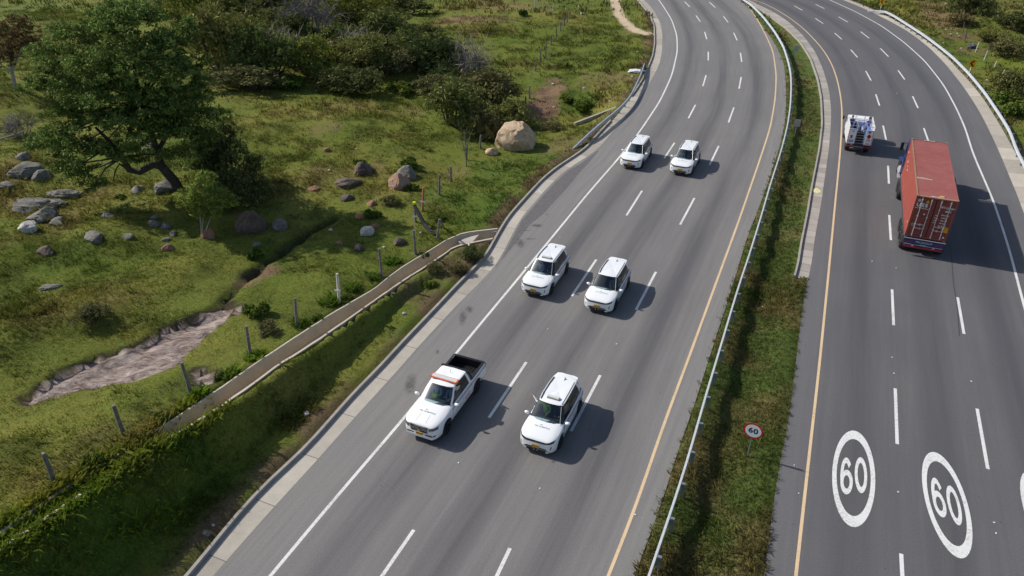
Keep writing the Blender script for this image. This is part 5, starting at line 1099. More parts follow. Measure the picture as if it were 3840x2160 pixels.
def wheel(root, x, y, r, w, side, hub=None):
    """tyre with a rim as sub-part; side +1 faces +y"""
    n = 28; prof = [(r*.66, -w/2*.8), (r*.9, -w/2), (r*.985, -w/2*.8), (r, -w/2*.3), (r, w/2*.3), (r*.985, w/2*.8), (r*.9, w/2), (r*.66, w/2*.8)]
    vs = []; m = len(prof)
    for k in range(n):
        a = 2*math.pi*k/n
        for q, yy in prof: vs.append((q*math.cos(a), yy*side, q*math.sin(a)))
    fs = [(k*m+j, k*m+j+1, ((k+1) % n)*m+j+1, ((k+1) % n)*m+j) for k in range(n) for j in range(m-1)]
    wh = empty('wheel', (x, y, r)); wh.parent = root
    t = mesh_obj('tyre', vs, fs, M_TYRE, wh); soft(t, 50)
    mb = MB(); cyl = [(r*.66*math.cos(2*math.pi*k/24), r*.66*math.sin(2*math.pi*k/24)) for k in range(24)]; Mx = Matrix.Rotation(math.pi/2, 4, 'X')
    ys = side*w/2*.55; mb.prism(cyl, -ys+.01*side, -ys-.01*side, Mx)
    rim = mb.build('rim', M_BLK if hub is None else hub, wh)
    mb = MB()
    if hub is None:
        for k in range(5):
            a = 2*math.pi*k/5
            for da in (-.13, .13): mb.box((math.cos(a+da)*r*.36, ys+.03*side, math.sin(a+da)*r*.36), (r*.60, .03, r*.09), M=Matrix.Rotation(-(a+da*.6), 3, 'Y'))
        mb.prism([(r*.12*math.cos(t_), r*.12*math.sin(t_)) for t_ in (2*math.pi*k/10 for k in range(10))], -ys-.03*side-.02, -ys-.03*side+.02, Mx)
        ring = [(r*.66, 0), (r*.60, 0)]; nn = 28; vs = [(q*math.cos(2*math.pi*k/nn), ys+.035*side, q*math.sin(2*math.pi*k/nn)) for q in (r*.665, r*.60) for k in range(nn)]; mb.add(vs, [(k, (k+1) % nn, nn+(k+1) % nn, nn+k) for k in range(nn)])
        mb.build('spokes', M_RIM, wh)
    else:
        mb.prism([(r*.25*math.cos(t_), r*.25*math.sin(t_)) for t_ in (2*math.pi*k/12 for k in range(12))], -ys-.0*side-.03, -ys-.0*side+.06*-side, Mx); mb.build('hub', M_CHR, wh)
    return wh
def ring_cabin(belt, roof, parts, root, bulge=.025, crown=.035, roofmat=None, bodym=None):
    """belt / roof: half loops (y >= 0), front centre to rear centre. parts: per span (name, material)"""
    def side(s, a): return [(x, y*s, z) for x, y, z in a]
    out = {}
    for s in (1, -1):
        b, t = side(s, belt), side(s, roof)
        i = 0
        while i < len(parts):
            nm, mt = parts[i]; j = i
            while j+1 < len(parts) and parts[j+1] == parts[i] and nm == 'windscreen': j += 1
            vs = []; fs = []; R_ = 4
            for k in range(i, j+2):
                p, q = Vector(b[k]), Vector(t[k]); o_ = Vector((p.x-(-.3), p.y, 0)).normalized() if abs(p.y) < .3 else Vector((0, s, 0))
                for r_ in range(R_+1):
                    u = r_/R_; vs.append(p.lerp(q, u)+o_*bulge*4*u*(1-u))
            for k in range(j+1-i):
                for r_ in range(R_): fs.append((k*(R_+1)+r_, (k+1)*(R_+1)+r_, (k+1)*(R_+1)+r_+1, k*(R_+1)+r_+1))
            out.setdefault((nm, mt.name, i if 'window' in nm or 'pillar' in nm else 0), []).append((vs, fs, mt, s)); i = j+1
    for (nm, mn, i), lst in out.items():
        if nm in ('windscreen', 'rear_window'):
            mb = MB(); [mb.add(v, f) for v, f, m_, s in lst]; o = mb.build(nm, lst[0][2], root)
            bm = bmesh.new(); bm.from_mesh(o.data); bmesh.ops.remove_doubles(bm, verts=bm.verts, dist=.001); bm.to_mesh(o.data); bm.free(); soft(o, 40)
        elif 'pillar' in nm:
            pass
        else:
            for v, f, m_, s in lst: soft(mesh_obj(nm, v, f, m_, root), 40)
    for k, lst in out.items():
        if 'pillar' in k[0]:
            for v, f, m_, s in lst: soft(mesh_obj('pillar', v, f, m_, root), 40)
    # roof with a crown
    n = len(roof); full = side(1, roof)+side(-1, roof)[-2:0:-1]; c = Vector((sum(p[0] for p in full)/len(full), 0, 0)); mb = MB(); rows = []
    za_ = sum(p[2] for p in roof)/len(roof)
    for k, h in ((1.0, 0), (.985, .30), (.94, .58), (.8, .85), (.5, .97), (.2, 1.0)):
        rows.append([Vector((c.x+(p[0]-c.x)*k, p[1]*k, p[2]*k**.6+(1-k**.6)*za_+(h*crown))) for p in full])
    m = len(full); vs = [p for r in rows for p in r]+[Vector((c.x, 0, za_+crown))]
    fs = [(r*m+j, r*m+(j+1) % m, (r+1)*m+(j+1) % m, (r+1)*m+j) for r in range(len(rows)-1) for j in range(m)]+[((len(rows)-1)*m+j, (len(rows)-1)*m+(j+1) % m, len(vs)-1) for j in range(m)]
    o = mesh_obj('roof', vs, fs, roofmat, root); soft(o, 50); return o
def arch(x, xw, zw, R_, base): 
    d = R_**2-(x-xw)**2; return max(base, zw+math.sqrt(d)) if d > 0 else base
def mirror(root, x, y, z, mat, s):
    bm = bmesh.new(); bmesh.ops.create_uvsphere(bm, u_segments=14, v_segments=10, radius=1)
    for v in bm.verts: v.co = Vector((v.co.x*.10*(1.0 if v.co.x > 0 else .35), v.co.y*.13, v.co.z*.085)); v.co.z += v.co.y*s*.06
    me = bpy.data.meshes.new('mirror'); bm.to_mesh(me); bm.free(); o = link_mesh('mirror', me, mat, root); soft(o, 60); o.location = (x, y, z)
    MB().tube([(x-.02, y-s*.18, z-.07), (x-.01, y-s*.02, z-.04)], .025, 6).build('mirror_arm', M_BLK, root)
    return o
def seats(root, xs, z0, ys, inner):
    mb = MB()
    for x in xs:
        for y in ys:
            mb.box((x, y, z0+.14), (.48, .46, .16)); mb.box((x-.30, y, z0+.46), (.13, .44, .60), M=Matrix.Rotation(-.2, 3, 'Y')); mb.box((x-.38, y, z0+.82), (.09, .24, .15), M=Matrix.Rotation(-.15, 3, 'Y'))
    mb.build('seats', M_SEAT, root, True, bevel=.04)
def make_suv(plate='NZS 524', bar=False, windows_open=False):
    root = empty('white_suv')
    RW_, xf, xr, zw = .345, 1.31, -1.33, .345
    def wf(x):
        if x > 1.55: t = (x-1.55)/.63; return .905*(1-max(0, min(1, t))**3.2*.34)
        if x < -1.6: t = (-1.6-x)/.5; return .905*(1-max(0, t)**2.6*.13)
        return .905
    xs = sorted(set([2.165, 2.15, 2.12, 2.07, 2.0, 1.92, 1.82]+[round(1.70-.065*i, 3) for i in range(13)]+[.88, .8]+[.6, .3, 0, -.3, -.6, -.85]+[round(-.94-.065*i, 3) for i in range(13)]+[-1.80, -1.9, -1.97, -2.02, -2.09, -2.12]), reverse=True)
    st = []
    for x in xs:
        zb = .23 if abs(x) < 1.7 else .23+.05*(abs(x)-1.7)/.4
        zb = max(arch(x, xf, zw, .40, zb), arch(x, xr, zw, .40, zb)); zs = float(np.interp(x, [-2.15, -1.9, 0, .9, 1.6, 1.95, 2.07, 2.12, 2.15, 2.17], [.86, .99, .985, .965, .925, .885, .86, .83, .78, .70]))
        zc = float(np.interp(x, [.9, 1.6, 1.95, 2.07, 2.12, 2.15, 2.17], [1.055, 1.005, .955, .905, .865, .80, .71]))
        if x in (xs[0],): zb = .27
        w = wf(x)
        if -1.96 < x < .84: st.append((x, w, zb, zs, .42, 'o'))
        elif x <= -1.96: st.append((x, w, zb, zs if x > -2.0 else float(np.interp(x, [-2.12, -2.0], [.78, .95])), float(np.interp(x, [-2.12, -2.0], [.80, 1.0])), 'h'))
        else: st.append((x, w, zb, zs, zc, 'h'))
    # sharp walls at the firewall and the tailgate
    i = next(k for k, s in enumerate(st) if s[5] == 'o'); a = st[i-1]; st.insert(i, (a[0]-.01, *a[1:4], .42, 'o'))
    i = max(k for k, s in enumerate(st) if s[5] == 'o'); a = st[i+1]; st.insert(i+1, (a[0]+.01, a[1], a[2], a[3], .42, 'o'))
    body = loft_body(st, 'body', M_CAR, root); P = Proj(body)
    MB().box((0, 0, .36), (3.9, 1.45, .26)).build('chassis', M_BLK, root, bevel=.03)
    belt = [(1.06, 0, 1.05), (1.03, .42, 1.03), (.90, .72, .985), (.80, .80, .975), (-.05, .82, .985), (-.15, .82, .987), (-1.02, .81, .99), (-1.12, .805, .99), (-1.58, .775, 1.04), (-1.82, .73, .99), (-1.94, .60, .98), (-1.99, 0, .99)]
    roof = [(.40, 0, 1.605), (.37, .36, 1.60), (.28, .575, 1.575), (.17, .60, 1.58), (-.19, .625, 1.595), (-.29, .625, 1.597), (-1.0, .615, 1.585), (-1.1, .61, 1.58), (-1.42, .595, 1.56), (-1.64, .58, 1.55), (-1.84, .50, 1.54), (-1.88, 0, 1.555)]
    G_, B_, W_ = M_SIDEG, M_BLK, M_CAR
    parts = [('windscreen', M_WIND), ('windscreen', M_WIND), ('pillar', B_), ('side_window', mat_side), ('pillar', B_), ('side_window', G_), ('pillar', B_), ('side_window', G_), ('pillar', W_), ('pillar', B_), ('rear_window', G_)]
    roofo = ring_cabin(belt, roof, parts, root, roofmat=W_)
    # roof rails with the dark channel beside them, spoiler, fin antenna
    for s in (1, -1):
        MB().tube([(.18, .575*s, 1.600), (-.2, .60*s, 1.625), (-1.0, .59*s, 1.615), (-1.55, .565*s, 1.585)], .022, 6).build('roof_rail', W_, root, True)
        MB().tube([(.24, .52*s, 1.612), (-.2, .535*s, 1.634), (-1.0, .53*s, 1.625), (-1.52, .51*s, 1.600)], .016, 5).build('roof_channel', M_BLK, roofo, True)
    mb = MB(); mb.add([(-1.62, -.60, 1.545), (-1.62, .60, 1.545), (-2.02, .52, 1.515), (-2.06, .30, 1.535), (-2.03, .12, 1.545), (-2.03, -.12, 1.545), (-2.06, -.30, 1.535), (-2.02, -.52, 1.515)]+[(-1.62, -.60, 1.50), (-1.62, .60, 1.50), (-2.02, .52, 1.49), (-2.06, .30, 1.50), (-2.03, .12, 1.50), (-2.03, -.12, 1.50), (-2.06, -.30, 1.50), (-2.02, -.52, 1.49)], [(7, 6, 5, 4, 3, 2, 1, 0), (8, 9, 10, 11, 12, 13, 14, 15)]+[(i, (i+1) % 8, 8+(i+1) % 8, 8+i) for i in range(8)]); mb.build('spoiler', W_, root, bevel=.01)
    mb = MB(); mb.add([(-1.42, 0, 1.60), (-1.62, .035, 1.60), (-1.62, -.035, 1.60), (-1.63, 0, 1.69)], [(0, 1, 3), (0, 3, 2), (1, 2, 3), (0, 2, 1)]); mb.build('fin_antenna', M_SILV, root)
    mb = MB()
    for s in (1, -1): mb.tube([(1.03, s*.60, 1.0), (1.0, s*.1, 1.055)], .008, 4)
    MBw = MB(); MBw.add([(1.10, -.74, .995), (1.10, .74, .995), (.98, .74, 1.04), (.98, -.74, 1.04)], [(0, 1, 2, 3)])
    mb.build('wiper', M_BLK, root)
    for s in (1, -1): mirror(root, .74, s*1.0, 1.04, W_, s)
    # front: upper grille bar, headlamps, slots, black lower bumper with its silver line, plate
    mb = MB(); P.quad(mb, [(0, -.46, .835), (0, .46, .835), (0, .50, .755), (0, -.50, .755)], 'x', .008, 14, 3); mb.build('grille', M_BLK, root)
    mb = MB(); P.quad(mb, [(0, -.50, .75), (0, .50, .75), (0, .49, .732), (0, -.49, .732)], 'x', .014, 14, 1)
    P.text('emblem', 'BYD', .075, M_SILV, root, Matrix.Translation((3, 0, .797)) @ Matrix.Rotation(math.pi/2, 4, 'Z') @ Matrix.Rotation(math.pi/2, 4, 'X'), 'x', .004, 1.1)
    mb.build('grille_trim', M_CHR, root)
    for s in (1, -1):
        mb = MB(); c = [(0, .47*s, .765), (0, .80*s, .84), (0, .81*s, .90), (0, .47*s, .84)]; P.quad(mb, c, 'x', .010, 8, 3); hl = mb.build('headlight', M_BLK, root)
        mb = MB(); P.quad(mb, [(0, .40*s, .730), (0, .79*s, .815), (0, .80*s, .84), (0, .40*s, .755)], 'x', .017, 8, 1); mb.build('running_light', M_LAMP, hl)
        mb = MB(); P.quad(mb, [(0, .69*s, .64), (0, .735*s, .665), (0, .70*s, .48), (0, .67*s, .48)], 'x', .010, 2, 3); mb.build('air_slot', M_BLK, root)
    mb = MB(); P.quad(mb, [(0, -.76, .27), (0, -.46, .49), (0, .46, .49), (0, .76, .27)], 'x', .012, 12, 5); P.quad(mb, [(0, -.72, .27), (0, .72, .27), (0, .66, .245), (0, -.66, .245)], 'x', .012, 12, 2)
    mb.build('lower_grille', M_BLK, root)
    mb = MB()
    for s in (1, -1):
        for a, b in (((.72, .29), (.50, .43)), ((.50, .43), (.12, .42)), ((.12, .42), (.075, .39)), ((.075, .39), (.075, .27))):
            dx, dz = b[0]-a[0], b[1]-a[1]; l = math.hypot(dx, dz); nx, nz = -dz/l*.011, dx/l*.011
            P.quad(mb, [(0, s*(a[0]+nx), a[1]+nz), (0, s*(b[0]+nx), b[1]+nz), (0, s*(b[0]-nx), b[1]-nz), (0, s*(a[0]-nx), a[1]-nz)], 'x', .02, 3, 1)
    mb.build('bumper_trim', M_SILV, root)
    pl = MB().box((2.19, 0, .545), (.015, .33, .165)).build('number_plate', M_PLATE, root)
    text_obj('plate_text', plate, .10, M_SK, pl, Matrix.Translation((2.199, 0, .545)) @ Matrix.Rotation(math.pi/2, 4, 'Z') @ Matrix.Rotation(math.pi/2, 4, 'X'), .002)
    # hood lettering (reads from the front) with its small logo
    Mh = Matrix.Rotation(math.pi/2, 4, 'Z'); P.text('hood_lettering', 'VIA SUMAPAZ', .105, M_LET, root, Matrix.Translation((1.40, 0, 2)) @ Mh, 'z', .002, 1.15)
    mb = MB(); P.quad(mb, [(1.29, -.14, 2), (1.29, -.02, 2), (1.255, -.04, 2), (1.255, -.12, 2)], 'z', .007, 2, 1); mb.build('hood_logo', M_LET, root)
    # sides: hatch stripe, cladding, door seams, handles
    for s, ax in ((1, 'y'), (-1, 'Y')):
        mb = MB(); x = .98
        while x > -2.02:
            if not (.62 < x < .80): z1 = .955; P.quad(mb, [(x, 0, .80), (x-.04, 0, .80), (x-.12, 0, z1), (x-.08, 0, z1)], ax, .005, 1, 4)
            x -= .092
        mb.build('hatch_stripe', M_MAG, root)
        mb = MB(); P.quad(mb, [(.93, 0, .24), (-.95, 0, .24), (-.95, 0, .34), (.93, 0, .34)], ax, .008, 16, 1)
        for xw in (xf, xr):
            for k in range(14):
                a0, a1 = math.pi*k/14, math.pi*(k+1)/14; P.quad(mb, [(xw+.405*math.cos(a0), 0, zw+.405*math.sin(a0)), (xw+.465*math.cos(a0), 0, zw+.465*math.sin(a0)), (xw+.465*math.cos(a1), 0, zw+.465*math.sin(a1)), (xw+.405*math.cos(a1), 0, zw+.405*math.sin(a1))], ax, .010, 1, 1)
        mb.build('wheel_arch_trim', M_BLK, root)
        mb = MB(); P.quad(mb, [(.86, 0, .36), (-.80, 0, .36), (-.80, 0, .375), (.86, 0, .375)], ax, .012, 14, 1); mb.build('sill_trim', M_SILV, root)
        mb = MB()
        for xx in (.86, -.10, -.98): P.quad(mb, [(xx, 0, .36), (xx-.012, 0, .36), (xx-.012, 0, .95), (xx, 0, .95)], ax, .004, 1, 6)
        mb.build('door_seam', M_SEAM, root)
        for xx in (-.02+.05, -.92): mb = MB().box((xx, .915*s, .83), (.16, .03, .03)); mb.build('door_handle', W_, root, bevel=.01)
        P.text('door_emblem', 'ANI', .22, M_PINK, root, Matrix.Translation((-.45, 0, .60)) @ (Matrix.Rotation(math.pi, 4, 'Z') if s > 0 else Matrix.Identity(4)) @ Matrix.Rotation(math.pi/2, 4, 'X'), ax, .004)
    mb = MB(); P.quad(mb, [(0, -.80, .86), (0, .80, .86), (0, .80, .80), (0, -.80, .80)], 'X', .01, 12, 1); mb.build('tail_light', M_TAIL, root)
    seats(root, (-.1, -.95), .42, (.36, -.36), None)
    mb = MB(); mb.box((.78, 0, .86), (.34, 1.42, .22)); mb.build('dashboard', M_INT, root, bevel=.04)
    sw = MB(); ang = [2*math.pi*k/16 for k in range(17)]; sw.tube([(.50+.06*math.sin(a), .36+.17*math.cos(a), .93+.16*math.sin(a)) for a in ang], .016, 5, False); sw.build('steering_wheel', M_BLK, root, True)
    for x in (xf, xr):
        for s in (1, -1): wheel(root, x, s*.80, RW_, .225, s)
    if bar:
        mb = MB().box((-.02, 0, 1.67), (.22, .62, .07)); o = mb.build('light_bar', M_LBAR, root, bevel=.03); MB().box((.06, 0, 1.655), (.09, .58, .05)).build('lamp_row', flat('bar_lamps', (.28, .27, .24), .4, var=.7, scale=30), o, bevel=.01)
    # thin silver strip along one A-pillar, at the windscreen corner
    MB().tube([(.96, .70, 1.02), (.36, .535, 1.575)], .012, 5).build('pillar_strip', M_SILV, root)
    return root
mat_side = mat_glass('front_side_glass', (.10, .12, .13), .10)

# ------------------------------------------------------------------ people (one skinned surface each)
M_SKIN = flat('skin', (0.34, 0.17, 0.11), .6); M_HAIR = flat('dark_hair', (0.015, 0.011, 0.009), .7)
def person(label, shirt, arm='lap', hat=None, sit=True, scale=1.0, group=None, trousers=(0.02, 0.03, 0.06), armside=1):
    """local frame: faces +x, origin on the seat (sitting) or on the ground (standing)"""
    M_S = flat('shirt_'+label[:12].replace(' ', '_'), shirt, .8, var=.15, scale=6); M_T = flat('trousers', trousers, .8)
    V = []; E_ = []; Rr = []; zone = []
    def add(p, r, par=None, z='shirt'):
        V.append(p); Rr.append(r); zone.append(z)
        if par is not None: E_.append((par, len(V)-1))
        return len(V)-1
    hz = .12 if sit else .92
    pel = add((0, 0, hz), (.15, .12)); w1 = add((.0, 0, hz+.14), (.14, .11), pel); ch = add((.01, 0, hz+.34), (.17, .12), w1); sh = add((0, 0, hz+.47), (.13, .09), ch)
    nk = add((.01, 0, hz+.56), (.055, .055), sh, 'skin'); hd = add((.03, 0, hz+.66), (.085, .095), nk, 'skin'); ht = add((.02, 0, hz+.76), (.075, .085), hd, 'skin')
    for s in (1, -1):
        a = add((0, s*.19, hz+.46), (.065, .065), sh)
        pose = arm if s == armside else 'lap'
        if pose == 'wheel': el = (.17, s*.25, hz+.24); wr = (.40, s*.13, hz+.33); hn = (.47, s*.11, hz+.35)
        elif pose == 'wave': el = (-.02, s*.46, hz+.46); wr = (-.10, s*.66, hz+.66); hn = (-.12, s*.75, hz+.69)
        elif pose == 'hold': el = (.10, s*.30, hz+.22); wr = (.33, s*.26, hz+.30); hn = (.42, s*.25, hz+.32)
        else: el = (.10, s*.24, hz+.20); wr = (.30, s*.12, hz+.10); hn = (.38, s*.10, hz+.09)
        e = add(el, (.05, .05), a, 'slv' if pose == 'wave' else 'shirt'); w_ = add(wr, (.034, .034), e, 'slv' if pose == 'wave' else 'shirt'); h_ = add(hn, (.036, .022), w_, 'skin')
        d = (Vector(hn)-Vector(wr)).normalized(); sd_ = d.cross(Vector((0, 0, 1))).normalized(); up = Vector((0, 0, 1))
        for k, (o_, l) in enumerate(((-.032, .062), (-.011, .075), (.011, .07), (.032, .055))):
            q = Vector(hn)+sd_*o_+d*.03; f1 = add(tuple(q+d*l*.5), (.0095, .0095), h_, 'skin'); add(tuple(q+d*l*.95-up*.018), (.008, .008), f1, 'skin')
        t1 = add(tuple(Vector(hn)-d*.02+sd_*s*.045-up*.005), (.011, .011), h_, 'skin'); add(tuple(Vector(hn)+d*.025+sd_*s*.062-up*.01), (.009, .009), t1, 'skin')
        hp = add((.02, s*.10, hz-.02), (.09, .085), pel, 'tr')
        if sit: kn = add((.46, s*.13, hz+.02), (.065, .065), hp, 'tr'); an = add((.56, s*.13, hz-.28), (.045, .045), kn, 'tr'); add((.70, s*.13, hz-.33), (.035, .03), an, 'tr')
        else: kn = add((.02, s*.11, .48), (.062, .062), hp, 'tr'); an = add((-.02, s*.12, .09), (.042, .042), kn, 'tr'); add((.13, s*.13, .04), (.04, .035), an, 'tr')
    me = bpy.data.meshes.new('person'); me.from_pydata(V, E_, []); o = bpy.data.objects.new('person', me); sc.collection.objects.link(o)
    m = o.modifiers.new('s', 'SKIN'); m.use_smooth_shade = True
    for i, r in enumerate(Rr): me.skin_vertices[0].data[i].radius = r
    me.skin_vertices[0].data[0].use_root = True
    m2 = o.modifiers.new('u', 'SUBSURF'); m2.levels = 1; m2.render_levels = 1
    dg = bpy.context.evaluated_depsgraph_get(); dg.update(); me2 = bpy.data.meshes.new_from_object(o.evaluated_get(dg)); bpy.data.objects.remove(o)
    me2.materials.clear()
    for mm in (M_S, M_SKIN, M_T, M_CAR): me2.materials.append(mm)
    Vn = np.array(V)
    for f in me2.polygons:
        k = int(((Vn-np.array(f.center))**2).sum(1).argmin()); f.material_index = {'shirt': 0, 'skin': 1, 'tr': 2, 'slv': 3}[zone[k]]; f.use_smooth = True
    # face: brow, nose and chin pulled from the head
    hc = Vector((.03, 0, hz+.69))
    for v in me2.vertices:
        d = v.co-hc
        if d.length < .17:
            if d.x > .02 and abs(d.y) < .022 and -.03 < d.z < .035: v.co.x += .022
            if d.x > .0 and abs(d.y) > .02 and .0 < d.z < .03: v.co.x -= .008
    p = link_mesh('person', me2); tag(p, label, 'person', group)
    hair = MB(); bm = bmesh.new(); bmesh.ops.create_uvsphere(bm, u_segments=14, v_segments=10, radius=1)
    vs = []; idx = {}
    for f in list(bm.faces):
        c = f.calc_center_median()
        if c.z < -.15 or (c.x > .45 and c.z < .55): bm.faces.remove(f)
    for v in bm.verts: v.co = Vector((v.co.x*.112+.012, v.co.y*.098, v.co.z*.115+hz+.725))
    me3 = bpy.data.meshes.new('hair'); bm.to_mesh(me3); bm.free(); hm = M_HAIR if hat is None else flat('cap_'+label[:8].replace(' ', '_'), hat, .7); hh = link_mesh('hair' if hat is None else 'cap', me3, hm, p, True)
    eyes = MB(); 
    for s in (1, -1): eyes.box((.117, s*.034, hz+.70), (.01, .022, .010))
    eyes.build('eyes', M_HAIR, p)
    p.scale = (scale,)*3
    return p
HEAD = R(-113.3)
def place(root, fx, fy, rx, ry, xf, xr, yw):
    """wheel contact points of the left side in the photo"""
    a, b = G(fx, fy)[:2], G(rx, ry)[:2]; d = np.array([math.cos(HEAD), math.sin(HEAD)]); n = np.array([-d[1], d[0]])
    c = (a+b)/2-d*(xf+xr)/2-n*yw
    root.location = (c[0], c[1], .006); root.rotation_euler = (0, 0, HEAD); return root
def seat_person(root, x, y, z, p, ls=None):
    Mr = Matrix.Translation(root.location) @ Matrix.Rotation(HEAD, 4, 'Z'); q = Mr @ Vector((x, y, z)); p.location = q; p.rotation_euler = (0, 0, HEAD); return p
SUVC = [ # front contact, rear contact, plate, bar, label
 ((2103,1677),(2172,1548),'NZS 524',True,'white SUV nearest the camera, an arm waving from its window, light bar on roof'),
 ((2070,1101),(2125,1026),'NZS 597',True,'white SUV with roof light bar touching the white edge line, middle row'),
 ((2308,1162),(2355,1080),'NZS 540',False,'white compact SUV without a light bar in the middle row of the convoy'),
 ((2408,634),(2440,583),'NZS 541',False,'white compact SUV at the rear of the convoy, overlapping the white edge line'),
 ((2593,660),(2624,602),'NZS 539',False,'white compact SUV at the rear of the convoy, on the dashed lane line side')]
suvs = []
protoA = make_suv('NZS 524', True)
def strip_bar(o): 
    for c in list(o.children):
        if c.name.startswith('light_bar'):
            for d in list(c.children): bpy.data.objects.remove(d)
            bpy.data.objects.remove(c)
for i, (f, r, pt, bar, lab) in enumerate(SUVC):
    o = protoA if i == 0 else clone(protoA)
    tag(o, lab, 'car', 'white SUVs of the convoy'); place(o, *f, *r, 1.31, -1.33, .90); suvs.append(o)
    if i:
        for c in list(o.children):
            if c.name.startswith('light_bar') and not bar:
                for d in list(c.children): bpy.data.objects.remove(d)
                bpy.data.objects.remove(c)
            elif c.name.startswith('number_plate'):
                for d in list(c.children):
                    me = text_mesh(pt, .10, .002); me.transform(Matrix.Translation((2.199, 0, .545)) @ Matrix.Rotation(math.pi/2, 4, 'Z') @ Matrix.Rotation(math.pi/2, 4, 'X')); me.materials.clear(); me.materials.append(M_SK); d.data = me
HV = (0.50, 0.85, 0.03)
seat_person(suvs[0], -.05, -.36, .50, person('person in a lime hi-vis vest waving an arm out of the nearest white SUV', HV, 'wave', hat=(0.7, .85, .05), armside=-1))
seat_person(suvs[0], -.05, .36, .50, person('driver in dark clothes behind the wheel of the nearest white SUV', (.03, .035, .05), 'wheel'))
seat_person(suvs[1], .0, -.36, .50, person('person in a pale blue shirt beside the driver of the middle SUV with light bar', (.55, .66, .80), 'hold', armside=-1))
seat_person(suvs[1], .0, .36, .50, person('driver in dark shirt in the middle SUV with light bar', (.05, .06, .09), 'wheel'))
seat_person(suvs[2], -.02, .36, .50, person('driver in a grey shirt in the middle SUV without light bar', (.22, .27, .30), 'wheel'))
seat_person(suvs[3], .0, .36, .50, person('driver in a dark green shirt in the rear SUV on the edge line', (.03, .12, .05), 'wheel'))
seat_person(suvs[3], .0, -.36, .50, person('person in a white shirt beside the driver of the rear SUV on the edge line', (.6, .66, .72), 'lap'))
seat_person(suvs[4], .0, .36, .50, person('driver in grey blue in the rear SUV beside the dashed line', (.14, .18, .24), 'wheel'))
seat_person(suvs[4], .0, -.36, .50, person('person in a pale shirt beside the driver of the rear SUV by the dashed line', (.5, .56, .62), 'lap'))

